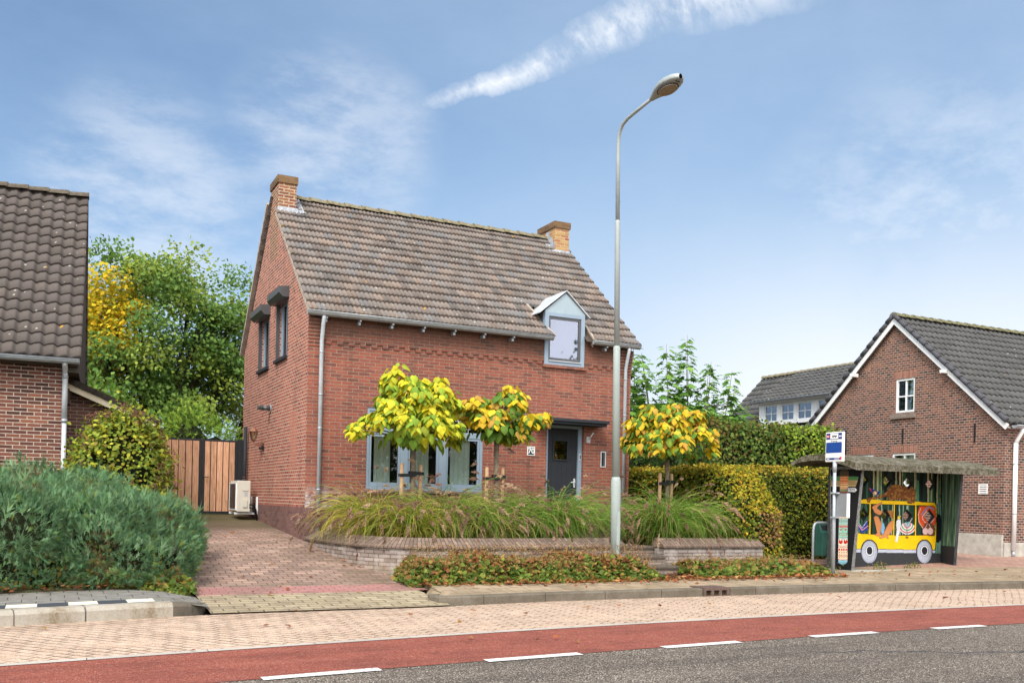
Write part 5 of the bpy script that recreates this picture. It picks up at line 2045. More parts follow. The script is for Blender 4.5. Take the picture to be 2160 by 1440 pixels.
hd_ = MB()
o_, ax_, up_, sd_, prf = lamp_shell(hd_, lambda w: .0, lambda w: .03 + .42 * w)
lamp_shell(hd_, lambda w: -.001, lambda w: -.03 - .10 * w)
head = hd_.build('lamp_head', M['lamp_up'], Lp)
b = MB()
pts = [o_ + ax_ * (.44 + .19 * math.cos(2 * math.pi * k / 24)) + sd_ * (.122 * math.sin(2 * math.pi * k / 24)) - up_ * .047 for k in range(24)]
b.prism(pts, tuple(-up_ * .022))
b.build('lens', plain('lamp_lens', (.30, .24, .18), .25, .5, 0, .12, 30), head)
b = MB()
pts = [o_ + ax_ * (.44 + .212 * math.cos(2 * math.pi * k / 24)) + sd_ * (.140 * math.sin(2 * math.pi * k / 24)) - up_ * .040 for k in range(24)]
b.prism(pts, tuple(-up_ * .012))
b.box(px(7.6) - .045, -5.09, 7.762, px(7.6) + .045, -5.05, 7.795)
b.build('lens_rim', M['alu'], head)

# ================================================================== bus stop sign
Bs = thing('bus_stop_sign', (8.72, -3.95, .16), 'bus stop pole with a blue and white sign and a timetable case', 'bus stop sign')
M['galv'] = plain('galvanised_steel', (.40, .43, .46), .45, .5, .3, .15, 30)
sx, sy = 8.70, -3.95
b = MB()
b.tube([(sx + .02, sy, .0), (sx, sy, 2.20)], .031, 14)
b.tube([(sx, sy, 2.05), (sx, sy, 2.24)], .038, 14)
b.build('pole', M['galv'], Bs)
sy0, sy1, sz0, sz1 = sy - .215, sy + .215, 2.235, 2.775
b = MB(); b.box(sx - .03, sy0, sz0, sx + .025, sy1, sz1)
sb = b.build('sign_box', M['sign_white'], Bs, bevel=.018)
xf = sx - .0305
M['bus_blue'] = plain('bus_blue', (.012, .06, .27), .4, .4, 0, .03, 6)
M['bus_navy'] = plain('bus_navy', (.018, .045, .19), .4, .4, 0, .03, 6)
M['bus_red'] = plain('bus_red', (.62, .05, .07), .4, .4, 0, .03, 6)


def sign_rect(nm, w0, w1, f0, f1, mat, k, parent=sb):
    """w runs from the left edge (as read) to the right, f from the top down; k = layer"""
    ya, yb = sy1 - .43 * w1, sy1 - .43 * w0
    za, zb = sz1 - .54 * f1, sz1 - .54 * f0
    q = MB(); q.box(xf - .0012 * k - .001, ya, za, xf - .0012 * k, yb, zb)
    return q.build(nm, mat, parent)


sign_rect('top_band', .055, .945, .035, .245, M['bus_navy'], 1)
sign_rect('pictogram_panel', .29, .74, .055, .225, M['sign_white'], 2)
sign_rect('red_badge', .075, .25, .10, .185, M['bus_red'], 2)
sign_rect('route_panel', .055, .945, .345, .70, M['bus_blue'], 1)
sign_rect('bottom_band', .055, .945, .865, .935, M['bus_navy'], 1)
sign_rect('red_square', .85, .945, .835, .925, M['bus_red'], 2)
b = MB()
yy = lambda w: sy1 - .43 * w
zz_ = lambda f: sz1 - .54 * f
xx = xf - .0040
bus = MB()
bus.box(xx, yy(.66), zz_(.165), xx + .001, yy(.38), zz_(.128))
bus.box(xx, yy(.66), zz_(.106), xx + .001, yy(.38), zz_(.100))
for k in range(5): bus.box(xx, yy(.385 + .0685 * k) - .002, zz_(.128), xx + .001, yy(.385 + .0685 * k) + .002, zz_(.106))
for w_ in (.45, .59):
    bus.prism([(xx, yy(w_) + .012 * math.cos(a * math.pi / 6), zz_(.170) + .012 * math.sin(a * math.pi / 6)) for a in range(12)], (.001, 0, 0))
bus.build('bus_pictogram', M['black'], sb)
SIDE = lambda w, f, k: Matrix(((0, 0, -1, xf - .0012 * k), (-1, 0, 0, yy(w)), (0, 1, 0, zz_(f)), (0, 0, 0, 1)))
text_mesh('Brugweg', .045, M['alu'], SIDE(.5, .30, 1.5), 'stop_name', sb, .0005)
text_mesh('bus', .036, M['sign_white'], SIDE(.163, .142, 4), 'badge_lettering', sb, .0005, bold=.001)
b = MB()
for w_, l_ in ((.10, .16), (.55, .26)):
    b.box(xf - .0045, yy(w_ + l_), zz_(.91), xf - .0035, yy(w_), zz_(.89))
build_each(b, 'bottom_lettering', M['sign_white'], sb)
b = MB()
for w_, l_ in ((.79, .05), (.86, .06)):
    b.box(xf - .0045, yy(w_ + l_), zz_(.175), xf - .0035, yy(w_), zz_(.125))
build_each(b, 'band_lettering', M['sign_white'], sb)
b = MB(); b.box(sx + .035, sy - .275, 1.235, sx + .075, sy + .03, 1.655)
tc = b.build('timetable_case', plain('case_grey', (.24, .25, .26), .5, .4, .1, .05, 5), Bs)
b = MB()
b.box(sx + .030, sy - .30, 1.225, sx + .085, sy - .2755, 1.665)
b.build('case_edge', M['sign_white'], tc)
b = MB()
for z in (1.215, 1.655): b.box(sx - .04, sy - .10, z, sx + .034, sy + .045, z + .028)
build_each(b, 'clamp', M['galv'], tc)

# ================================================================== litter bin
Bn = thing('litter_bin', (9.92, -2.4, .18), 'dark green litter bin hanging in a grey hoop beside the bus stop pole', 'litter bin')
M['bin'] = plain('bin_green', (.022, .075, .058), .45, .4, 0, .12, 4)
bx, by = 9.70, -2.40
b = MB()
hp = [(bx, by, .0), (bx, by, .94), (bx + .012, by, 1.02), (bx + .04, by, 1.07), (bx + .09, by, 1.095), (bx + .33, by, 1.095), (bx + .38, by, 1.07), (bx + .408, by, 1.02), (bx + .42, by, .94), (bx + .42, by, .0)]
b.tube(hp, .026, 12)
b.build('hoop', M['galv'], Bn)
b = MB()
x0, x1 = bx + .032, bx + .388
pr = [(by - .03, .43), (by - .20, .44), (by - .245, .90), (by - .17, .925), (by - .12, 1.065), (by + .06, 1.065), (by + .06, .43)]
b.prism([(x0, q[0], q[1]) for q in pr], (x1 - x0, 0, 0))
body = b.build('bin_body', M['bin'], Bn, bevel=.012)
b = MB()
b.prism([(x0 + .06, by - .158, .955), (x1 - .06, by - .158, .955), (x1 - .035, by - .128, 1.045), (x0 + .035, by - .128, 1.045)], (0, -.010, .004))
b.build('mouth', M['black'], body)
b = MB(); b.box(x0 + .0, by - .252, .885, x1, by - .236, .915)
b.build('rim', M['bin'], body, bevel=.004)
b = MB()
cxp, czp = (x0 + x1) / 2 + .0, .74
yf = lambda z: by - .20 - .045 * (z - .44) / .46 - .004
for poly in ([(-.03, -.065), (.03, -.065), (.03, -.01), (-.03, -.01)], [(.0, -.0), (.035, -.0), (.045, .05), (.03, .08), (.005, .05)], [(.022, .085), (.042, .085), (.042, .108), (.022, .108)], [(-.022, .02), (.01, .035), (.01, .05), (-.03, .03)]):
    b.prism([(cxp + p[0], yf(czp + p[1]), czp + p[1]) for p in poly], (0, -.002, 0))
b.build('tidy_pictogram', M['sign_white'], body)

# ================================================================== bus shelter
Sh = thing('bus_shelter', (9.93, -3.2, .19), 'concrete bus shelter with a curved mossy roof and a painted yellow bus mural', 'bus shelter')
Sh.rotation_euler = (0, 0, R(10))
base_of[Sh] = Vector((0, 0, 0))
HM = np.array([[0.002760939182733351, 6.196118069561163e-05, -0.22007126976245697], [-6.598367846951796e-05, -0.0016903866970962489, 2.2394686077933423], [-8.584060892916935e-05, -1.926440652639442e-06, 1.0]])
HP = np.array([[-0.0016375346576133888, -3.6749661655290964e-05, 0.4872224512488494], [0.00011861708805312807, -0.0014352136983252343, 2.0139907400472934], [7.137556172540369e-05, 1.6018151010472423e-06, 1.0]])


class Canvas:
    """paint on a wall: a fine grid of cells, each with one paint colour; design drawn in sketch units mapped onto the wall by Hm"""

    def __init__(s, Hm, a0, a1, b0, b1, step, base):
        s.H, s.step = Hm, step
        s.na, s.nb = int((a1 - a0) / step), int((b1 - b0) / step)
        s.a0, s.b0 = a0, b0
        A, Bq = np.meshgrid(a0 + (np.arange(s.na) + .5) * step, b0 + (np.arange(s.nb) + .5) * step, indexing='ij')
        s.A, s.B = A.ravel(), Bq.ravel()
        s.rgb = np.tile(np.array(srgb(*base)), (len(s.A), 1))
        s.keep = np.ones(len(s.A), bool)
        Q = np.linalg.inv(Hm) @ np.stack([s.A, s.B, np.ones(len(s.A))])
        s.X, s.Y = Q[0] / Q[2], Q[1] / Q[2]

    def inside(s, pts):
        x, y = s.X, s.Y
        r = np.zeros(len(x), bool)
        n = len(pts)
        for i in range(n):
            (x1, y1), (x2, y2) = pts[i], pts[(i + 1) % n]
            if y1 == y2: continue
            c = ((y1 > y) != (y2 > y)) & (x < (x2 - x1) * (y - y1) / (y2 - y1) + x1)
            r ^= c
        return r

    def put(s, m, c):
        s.rgb[m] = srgb(*c)

    def poly(s, pts, c, line=None, w=5):
        s.put(s.inside(pts), c)
        if line: s.stroke(list(pts) + [pts[0]], line, w)

    def ell(s, cx, cy, rx, ry, c, a=0.0):
        ca, sa = math.cos(a), math.sin(a)
        dx, dy = s.X - cx, s.Y - cy
        s.put(((dx * ca + dy * sa) / rx) ** 2 + ((-dx * sa + dy * ca) / ry) ** 2 < 1, c)

    def stroke(s, pts, c, w=5):
        for (x1, y1), (x2, y2) in zip(pts[:-1], pts[1:]):
            dx, dy = x2 - x1, y2 - y1
            L2 = dx * dx + dy * dy + 1e-9
            t = np.clip(((s.X - x1) * dx + (s.Y - y1) * dy) / L2, 0, 1)
            s.put((s.X - x1 - t * dx) ** 2 + (s.Y - y1 - t * dy) ** 2 < (w / 2) ** 2, c)

    def mesh(s, name, place, mat, parent):
        ka, kb_ = s.na + 1, s.nb + 1
        A, Bq = np.meshgrid(s.a0 + np.arange(ka) * s.step, s.b0 + np.arange(kb_) * s.step, indexing='ij')
        V = place(A.ravel(), Bq.ravel())
        i, j = np.meshgrid(np.arange(s.na), np.arange(s.nb), indexing='ij')
        q = (i * kb_ + j).ravel()
        F = np.stack([q, q + kb_, q + kb_ + 1, q + 1], 1)[s.keep]
        me = bpy.data.meshes.new(name)
        me.vertices.add(len(V)); me.vertices.foreach_set('co', V.astype(np.float32).ravel())
        me.loops.add(F.size); me.loops.foreach_set('vertex_index', F.astype(np.int32).ravel())
        me.polygons.add(len(F))
        me.polygons.foreach_set('loop_start', (np.arange(len(F)) * 4).astype(np.int32))
        me.polygons.foreach_set('loop_total', np.full(len(F), 4, np.int32))
        me.update(calc_edges=True)
        at = me.attributes.new('tint', 'FLOAT_COLOR', 'FACE')
        cc = np.ones((len(F), 4), np.float32); cc[:, :3] = s.rgb[s.keep]
        at.data.foreach_set('color', cc.ravel())
        return link(name, me, mat, parent)


M['mural'] = attr_mat('mural_paint', .75, .2)
WL, WH, WY = 4.10, 2.03, .50
cv = Canvas(HM, .02, WL, .0, WH, .0125, (30, 52, 42))
r_ = np.random.default_rng(3)
# forest: vertical trunks and curtains of green
for k in range(46):
    x = r_.uniform(380, 1620)
    w_ = r_.uniform(8, 42)
    c = [(22, 66, 46), (46, 98, 66), (72, 128, 88), (34, 46, 44), (120, 150, 112), (16, 36, 30)][r_.integers(6)]
    y0 = r_.uniform(120, 420)
    cv.poly([(x, y0), (x + w_, y0), (x + w_ * r_.uniform(.3, 1.4), 1160), (x - w_ * r_.uniform(0, .6), 1160)], c)
for x, w_ in ((562, 20), (606, 26), (655, 10), (826, 14), (868, 22), (905, 8), (1046, 12), (1062, 7), (1195, 26), (1242, 14), (1298, 30), (1345, 8)):
    cv.poly([(x, 160), (x + w_, 160), (x + w_ * .8, 620), (x + w_ * .2, 620)], (196, 190, 150))
    cv.stroke([(x + w_, 165), (x + w_ * .8, 560)], (92, 98, 62), 6)
for x in (690, 780, 1110, 1270): cv.poly([(x, 160), (x + 45, 160), (x + 30, 520), (x + 8, 520)], (14, 20, 20))
cv.poly([(1300, 560), (1380, 560), (1380, 1160), (1290, 1160)], (70, 116, 100))
for k in range(10):
    x = 1310 + k * 7
    cv.stroke([(x, 560 + 20 * (k % 3)), (x - 8, 1150)], [(150, 178, 160), (44, 84, 66), (98, 146, 124)][k % 3], 5)
cv.poly([(300, 1128), (1700, 1150), (1700, 1400), (300, 1400)], (56, 56, 58))
INK = (38, 32, 20)
YLW = (250, 203, 16)
# spare wheel, van body
cv.poly([(1306, 700), (1325, 684), (1348, 690), (1358, 740), (1352, 985), (1330, 1018), (1300, 1012)], (22, 22, 26))
cv.poly([(405, 545), (425, 516), (460, 510), (1240, 546), (1284, 552), (1302, 590), (1308, 700), (1298, 1000), (1284, 1104), (368, 1090), (378, 915), (392, 720)], YLW, INK, 6)
cv.poly([(366, 1092), (1282, 1106), (1292, 1120), (1284, 1142), (366, 1132)], (188, 194, 206), (90, 96, 106), 4)
wins = ([(424, 566), (518, 570), (516, 800), (512, 918), (388, 908), (398, 690)], [(540, 568), (802, 572), (796, 928), (534, 920)], [(822, 576), (1052, 582), (1048, 932), (812, 930)], [(1072, 584), (1270, 590), (1288, 604), (1300, 740), (1282, 934), (1066, 934)])
for w_ in wins:
    cv.poly(w_, (34, 62, 48))
    msk = cv.inside(w_)
    x0 = min(p[0] for p in w_); x1 = max(p[0] for p in w_)
    for k in range(9):
        x = r_.uniform(x0, x1)
        st = (np.abs(cv.X - x - (cv.Y - 750) * r_.uniform(-.06, .06)) < r_.uniform(3, 9)) & msk
        cv.put(st, [(78, 128, 92), (150, 176, 148), (20, 34, 30), (58, 100, 72)][r_.integers(4)])
    cv.stroke(list(w_) + [w_[0]], INK, 6)
# wheels with arches
for cx_, rx in ((520, 92), (1162, 86)):
    cv.ell(cx_, 1112, rx + 10, 134, (44, 40, 40))
    cv.ell(cx_, 1125, rx, 132, (160, 166, 180))
    cv.ell(cx_ - 6, 1122, rx * .84, 118, (182, 188, 200))
    cv.ell(cx_ + 2, 1112, 50, 66, (120, 124, 136))
    cv.ell(cx_ + 2, 1112, 44, 60, (226, 228, 234))
    cv.ell(cx_ + 2, 1112, 33, 48, (42, 42, 46))
# big cat lying on the roof
cat = [(722, 430), (740, 382), (772, 350), (812, 340), (860, 344), (905, 358), (960, 372), (1010, 364), (1042, 390), (1060, 440), (1056, 500), (1046, 552), (1008, 560), (964, 556), (968, 522), (940, 516), (860, 514), (790, 520), (742, 518), (726, 474), (660, 498), (590, 508), (540, 516), (522, 548), (496, 546), (490, 512), (510, 492), (590, 486), (660, 462)]
CATC = (124, 74, 36)
cv.poly(cat, CATC, (66, 38, 20), 5)
cm = cv.inside(cat)
for k in range(150):
    x, y = r_.uniform(500, 1060), r_.uniform(342, 555)
    rr = r_.uniform(7, 11)
    ring = cm & (((cv.X - x) ** 2 + (cv.Y - y) ** 2) < rr ** 2)
    cv.put(ring, (186, 132, 62))
    cv.put(cm & (((cv.X - x) ** 2 + (cv.Y - y) ** 2) < (rr * .45) ** 2), (84, 48, 22))
cv.stroke([(905, 512), (900, 440), (935, 402)], (66, 38, 20), 5)
cv.stroke([(735, 516), (770, 470), (850, 480), (870, 512)], (66, 38, 20), 5)
# small blue parrot
cv.poly([(512, 384), (540, 380), (570, 398), (620, 420), (648, 408), (634, 446), (608, 474), (578, 466), (548, 440)], (44, 56, 150))
cv.poly([(558, 440), (575, 418), (612, 424), (606, 456), (584, 466)], (240, 190, 40))
cv.poly([(512, 384), (530, 382), (548, 408), (536, 418)], (206, 50, 66))
cv.ell(590, 438, 12, 12, (246, 240, 226))
# passengers behind the windows
SK, SKD = (216, 142, 88), (176, 104, 60)
cv.poly([(552, 606), (572, 584), (610, 570), (640, 552), (668, 542), (660, 566), (622, 590), (606, 618), (640, 640), (676, 660), (650, 694), (620, 690), (580, 664)], SK, SKD, 4)
cv.poly([(572, 722), (596, 704), (622, 716), (668, 800), (652, 880), (648, 920), (662, 936), (606, 944), (580, 930), (612, 906), (594, 820)], SK, SKD, 4)
cv.poly([(776, 764), (798, 760), (796, 860), (742, 936), (690, 962), (640, 972), (632, 956), (676, 936), (700, 880), (742, 800)], SK, SKD, 4)
cv.poly([(712, 930), (734, 926), (746, 966), (730, 974), (716, 960)], SK, SKD, 3)
cv.poly([(668, 782), (690, 790), (702, 850), (684, 910), (664, 918), (654, 880)], (116, 178, 214))
cv.stroke([(680, 800), (676, 905)], (170, 212, 234), 6)
cv.poly([(728, 652), (756, 640), (796, 648), (796, 740), (766, 720), (740, 690)], (168, 112, 60))
cv.poly([(838, 760), (862, 744), (884, 750), (888, 790), (880, 870), (862, 940), (848, 1012), (822, 1004), (832, 930), (840, 860), (832, 810)], (236, 238, 240), (150, 156, 160), 3)
cv.poly([(846, 744), (856, 700), (870, 716), (884, 700), (880, 744)], (240, 200, 70))
for k, c in enumerate(((226, 226, 218), (206, 70, 84), (232, 232, 222), (92, 160, 110), (240, 236, 226), (222, 138, 150), (120, 170, 178))):
    rr = 112 - k * 13
    m = cv.inside([(880, 812), (920, 790), (962, 770), (1010, 790), (1050, 820), (1050, 930), (872, 930)]) & (((cv.X - 962) / 1.0) ** 2 + ((cv.Y - 800) * .92) ** 2 < rr ** 2)
    cv.put(m, c)
cv.stroke([(940, 790), (962, 830), (1018, 738)], (220, 220, 214), 7)
cv.stroke([(952, 830), (950, 948)], (60, 40, 40), 4); cv.stroke([(968, 830), (968, 948)], (60, 40, 40), 4)
cv.ell(950, 956, 8, 12, (120, 40, 40)); cv.ell(968, 958, 8, 12, (120, 40, 40))
w4 = cv.inside(wins[3])
cv.put(w4 & cv.inside([(1104, 592), (1284, 592), (1300, 740), (1290, 800), (1230, 860), (1150, 840), (1092, 760), (1088, 660)]), (224, 84, 36))
cv.stroke([(1118, 620), (1092, 690), (1100, 780), (1146, 850)], (240, 180, 150), 9)
cv.stroke([(1130, 690), (1180, 625), (1225, 600), (1268, 630)], (120, 150, 184), 16)
cv.stroke([(1150, 760), (1136, 716), (1190, 650)], (226, 220, 214), 7)
cv.stroke([(1280, 740), (1216, 812), (1160, 770)], (232, 214, 208), 8)
cv.put(w4 & cv.inside([(1170, 790), (1250, 790), (1286, 850), (1276, 934), (1150, 934), (1140, 860)]), (120, 70, 46))
for cx_ in (1174, 1232):
    cv.put(w4 & (((cv.X - cx_) / 32) ** 2 + ((cv.Y - 884) / 40) ** 2 < 1), (240, 200, 194))
cv.stroke([(1170, 850), (1196, 800)], (240, 206, 200), 6); cv.stroke([(1236, 850), (1216, 800)], (240, 206, 200), 6)
cv.put(cv.inside(wins[0]) & cv.inside([(1072, 800), (1100, 800), (1120, 930), (1066, 930)]), (66, 120, 72))
cv.poly([(384, 786), (432, 838), (470, 780), (492, 744), (512, 860), (436, 914), (384, 846)], (48, 70, 150))
cv.stroke([(388, 806), (436, 872), (504, 822)], (238, 156, 150), 9)
cv.stroke([(402, 800), (436, 846), (490, 770)], (226, 224, 230), 5)
holes_px = [(462, 285, 58, 82), (725, 300, 60, 82), (978, 318, 61, 86), (1232, 336, 58, 82), (452, 690, 58, 86), (706, 702, 58, 86), (962, 706, 60, 80), (1220, 712, 66, 88)]
hole_st = []
for hx, hy, rx, ry in holes_px:
    q = [(hx - rx, hy), (hx, hy - ry), (hx + rx, hy), (hx, hy + ry)]
    cv.keep &= ~cv.inside(q)
    o = []
    for p in q:
        v = HM @ np.array([p[0], p[1], 1.0])
        o.append((float(v[0] / v[2]), float(v[1] / v[2])))
    hole_st.append(o)
b = MB()
b.slab((0, WY + .004, 0), (1, 0, 0), (0, 0, 1), (0, -1, 0), [(.02, -.1), (WL + .02, -.1), (WL + .02, WH), (.02, WH)], hole_st, .075)
M['shelter_dark'] = plain('shelter_dark_paint', (.045, .047, .05), .8, .2, 0, .3, 9, .003)
bw_ = b.build('back_wall', M['shelter_dark'], Sh)
cv.mesh('mural', lambda a, c: np.stack([a, np.full_like(a, WY), c], 1), M['mural'], bw_)


def jungle_mat():
    g = G('jungle_paint', .75, .2)
    n = g.n('ShaderNodeTexNoise', {'Vector': g.map(g.obj(), scale=(9, 9, .55)), 'Scale': 2.2, 'Detail': 5, 'Roughness': .6}).outputs['Fac']
    c = g.ramp(n, [(.30, (.012, .03, .022)), (.42, (.03, .09, .055)), (.52, (.09, .19, .13)), (.63, (.22, .34, .26)), (.75, (.42, .48, .34))])
    z = g.xyz(g.obj())[2]
    low = g.smooth(z, .44, .42)
    c = g.mix(low, c, (.03, .03, .032))
    g.color(c)
    return g.m


M['jungle'] = jungle_mat()
b = MB()
b.hexa([(3.70, -.0, -.1), (3.78, -.0, -.1), (4.19, WY + .08, -.1), (4.11, WY + .08, -.1), (3.64, -.16, 2.03), (3.72, -.16, 2.03), (4.19, WY + .08, 2.03), (4.11, WY + .08, 2.03)])
sp = b.build('side_panel', M['jungle'], Sh)
sp['label'] = 'right side wall painted with green jungle streaks'
b = MB()
b.hexa([(3.695, -.012, -.1), (3.785, -.012, -.1), (3.79, -.0005, -.1), (3.69, -.0005, -.1), (3.635, -.172, 2.03), (3.725, -.172, 2.03), (3.73, -.1605, 2.03), (3.63, -.1605, 2.03)])
b.build('panel_edge', M['shelter_dark'], sp)
b = MB()
FT, FB, KT, KB = -.185, -.0, .52, .42
b.hexa([(.004, FB, -.1), (.085, FB, -.1), (.085, WY + .07, -.1), (.004, KB + .02, -.1), (.004, FT, 2.02), (.085, FT, 2.02), (.085, WY + .07, 2.02), (.004, KT + .02, 2.02)])
lpn = b.build('side_panel', plain('worn_panel_concrete', (.20, .195, .185), .85, .2, 0, .45, 22, .004), Sh)
lpn['label'] = 'black left side wall painted with a totem pole'
cp = Canvas(HP, FT, KT, 0, 1.97, .006, (27, 27, 29))
f_ = cp.B / 2.02
cp.keep &= (cp.A > FB + (FT - FB) * f_ + .004) & (cp.A < KB + (KT - KB) * f_)
# winged top of the totem
cp.poly([(-40, 122), (368, 128), (352, 190), (326, 268), (-40, 262)], (86, 138, 82))
cp.poly([(-40, 186), (354, 182), (326, 268), (-40, 262)], (196, 172, 118))
for yy_ in (198, 232):
    pts_ = []
    for k in range(34): pts_.append((-30 + k * 11, yy_ + (10 if k % 2 else -6)))
    cp.stroke(pts_, (150, 70, 50), 5)
cp.stroke([(-40, 216), (345, 216)], (96, 130, 84), 5)


def tx(y, s):      # left / right edge of the pole at height y
    l = np.interp(y, [40, 300, 700, 1300], [112, 110, 96, 85])
    r = np.interp(y, [40, 300, 700, 1300], [232, 222, 216, 212])
    return l + (r - l) * s


def band(y0, y1, c): cp.poly([(tx(y0, 0), y0), (tx(y0, 1), y0), (tx(y1, 1), y1), (tx(y1, 0), y1)], c)


RD = (206, 34, 38)
cp.ell(172, 62, 58, 34, (72, 66, 48)); cp.ell(149, 1296, 63, 42, (120, 176, 196))
for y0, y1, c in ((62, 126, (84, 70, 52)), (126, 216, (236, 152, 98)), (216, 300, (242, 196, 136)), (300, 328, (126, 164, 116)), (328, 358, (128, 84, 66)), (358, 470, (130, 146, 160)), (470, 520, (206, 120, 104)), (520, 700, (238, 220, 190)),
                  (700, 800, (158, 190, 176)), (800, 830, (204, 150, 140)), (830, 965, (150, 206, 182)), (965, 1000, (186, 196, 190)), (1000, 1115, (238, 226, 204)), (1115, 1150, (236, 214, 190)), (1150, 1272, (244, 208, 176)), (1272, 1298, (150, 196, 206))):
    band(y0, y1, c)
for y in (214, 302, 330, 470, 500, 700, 806, 826, 965, 1080, 1100, 1272): cp.stroke([(tx(y, 0), y), (tx(y, .5), y + 8), (tx(y, 1), y)], (168, 52, 46) if y not in (965,) else (112, 110, 130), 7)
for y, n_ in ((150, 6), (185, 6), (245, 6), (280, 6), (378, 5)):
    for k in range(n_):
        x = tx(y, (k + .5) / n_); cp.poly([(x - 8, y + 8), (x + 8, y + 8), (x, y - 10)], (140, 50, 40))
for s_ in (.25, .78):
    x = tx(440, s_); cp.ell(x, 440, 26, 26, RD); cp.ell(x, 420, 7, 14, (130, 146, 160))
    x = tx(1030, s_); cp.ell(x, 1026, 27, 32, RD); cp.ell(x, 1000, 8, 18, (238, 226, 204))
    x = tx(862, s_); cp.poly([(x - 24, 852), (x + 24, 852), (x, 878)], (176, 52, 60))
    x = tx(580, s_); cp.ell(x, 580, 20, 20, (196, 180, 170)); cp.ell(x, 580, 9, 9, (120, 40, 36))
cp.poly([(tx(550, .6), 548), (tx(550, .95), 530), (tx(560, .9), 560)], RD)
for k in range(5):
    x = tx(660, (k + .6) / 5.4); cp.poly([(x - 8, 642), (x + 8, 642), (x, 684)], RD)
cp.stroke([(tx(642, .1), 642), (tx(642, .95), 642)], RD, 7)
cp.stroke([(tx(910, .12), 908), (tx(915, .5), 914), (tx(910, .9), 908), (tx(935, .9), 936), (tx(938, .5), 942), (tx(935, .12), 936), (tx(910, .12), 908)], (176, 44, 48), 6)
for k in range(4):
    x = tx(1132, (k + .5) / 4); cp.poly([(x - 12, 1122), (x + 10, 1122), (x + 10, 1148), (x - 12, 1148)], RD)
    x = tx(1220, (k + .5) / 4); cp.ell(x, 1222, 12, 20, (120, 60, 50)); cp.ell(x, 1222, 7, 14, (244, 208, 176))
    x = tx(1176, (k + .5) / 4); cp.ell(x, 1176, 6, 8, (70, 40, 40))
for k in range(5):
    x = tx(730, (k + .5) / 5); cp.ell(x, 742, 8, 20, (120, 150, 150))
cp.stroke([(tx(860, .5), 840), (tx(880, .45), 890), (tx(890, .56), 892)], (120, 120, 110), 5)
cp.mesh('totem_painting', lambda a, c: np.stack([np.full_like(a, .0), a, c], 1), M['mural'], lpn)


def hp_pt(x, y, off):
    v = HP @ np.array([x, y, 1.0])
    return (off, float(v[0] / v[2]), float(v[1] / v[2]))


b = MB(); b.prism([hp_pt(x, y, -.004) for x, y in ((220, 284), (318, 282), (350, 312), (320, 342), (220, 336))], (-.006, 0, 0))
ds_ = b.build('direction_sign', M['sign_white'], lpn)
tp = hp_pt(268, 311, -.0108)
text_mesh('STEYL', .072, M['sign_navy'], Matrix(((0, 0, -1, tp[0]), (-1, 0, 0, tp[1]), (0, 1, 0, tp[2]), (0, 0, 0, 1))), 'sign_lettering', ds_, .0006, bold=.001)


def roof_mat():
    g = G('mossy_concrete_roof', .95, .1)
    n = g.noise(g.obj(), 4.5, 6, .7)
    n2 = g.noise(g.obj(), 34, 5, .7)
    c = g.ramp(g.math('ADD', g.math('MULTIPLY', n, .5), g.math('MULTIPLY', n2, .5)), [(.36, (.05, .045, .03)), (.47, (.125, .11, .08)), (.57, (.20, .18, .14)), (.70, (.36, .335, .28))])
    mo = g.smooth(g.noise(g.obj(), 11, 6, .75), .50, .60)
    c = g.mix(g.math('MULTIPLY', mo, .8), c, (.075, .075, .02))
    v = g.smooth(g.noise(g.map(g.obj(), scale=(6, 6, 1)), 5, 4, .6), .58, .66)
    c = g.mix(g.math('MULTIPLY', v, .5), c, (.05, .048, .04))
    g.color(c)
    g.bump(g.math('ADD', n2, mo), .009)
    return g.m


b = MB()
ys = np.linspace(-.37, 1.12, 15)
def rz(y): return 1.95 + .20 * (1 - ((y - .52) / .9) ** 2) - .015
th_ = lambda y: .125 - .05 * max(0, (y - .5) / .6)
prof = [(y, rz(y)) for y in ys] + [(y, rz(y) + th_(y)) for y in ys[::-1]]
xs_ = np.linspace(-.50, 4.92, 29)
m = len(prof)
pts, fc = [], []
for x in xs_:
    for k, (y, z) in enumerate(prof):
        j = (random.uniform(-.008, .012) if k >= 15 else 0) + .013 * x
        pts.append((x + (0 if -.3 < y < 1.0 else (-.05 if x > 4.9 else .05 if x < -.49 else 0)), y, z + j))
for i in range(len(xs_) - 1):
    for k in range(m):
        k2 = (k + 1) % m
        fc.append((i * m + k, (i + 1) * m + k, (i + 1) * m + k2, i * m + k2))
b.add(pts, fc)
for i0, rev in ((0, True), ((len(xs_) - 1) * m, False)):
    for k in range(14):
        f = (i0 + k, i0 + k + 1, i0 + m - 2 - k, i0 + m - 1 - k)
        b.f.append(f if rev else f[::-1])
b.build('roof', roof_mat(), Sh)
b = MB(); b.box(-.05, -.25, -.2, 4.1, WY, .0)
b.build('floor_slab', M['concrete'], Sh)

# ================================================================== vegetation
def blob_points(mounds, n, noise=.12, zmin=.1):
    """points and outward directions on the union surface of ellipsoids"""
    mounds = np.array(mounds, float)
    w = (mounds[:, 3] * mounds[:, 4] + mounds[:, 3] * mounds[:, 5] + mounds[:, 4] * mounds[:, 5])
    P, N = [], []
    got = 0
    while got < n:
        k = rng.choice(len(mounds), n, p=w / w.sum())
        d = sph(n)
        r = mounds[k, 3:6]
        p = mounds[k, :3] + d * r * (1 + rng.normal(0, noise, (n, 1)))
        nn = _norm(d / r)
        ok = p[:, 2] > zmin
        for m in mounds:
            ok &= (((p - m[:3]) / m[3:6]) ** 2).sum(1) > .80
        P.append(p[ok]); N.append(nn[ok]); got += ok.sum()
    return np.concatenate(P)[:n], np.concatenate(N)[:n]


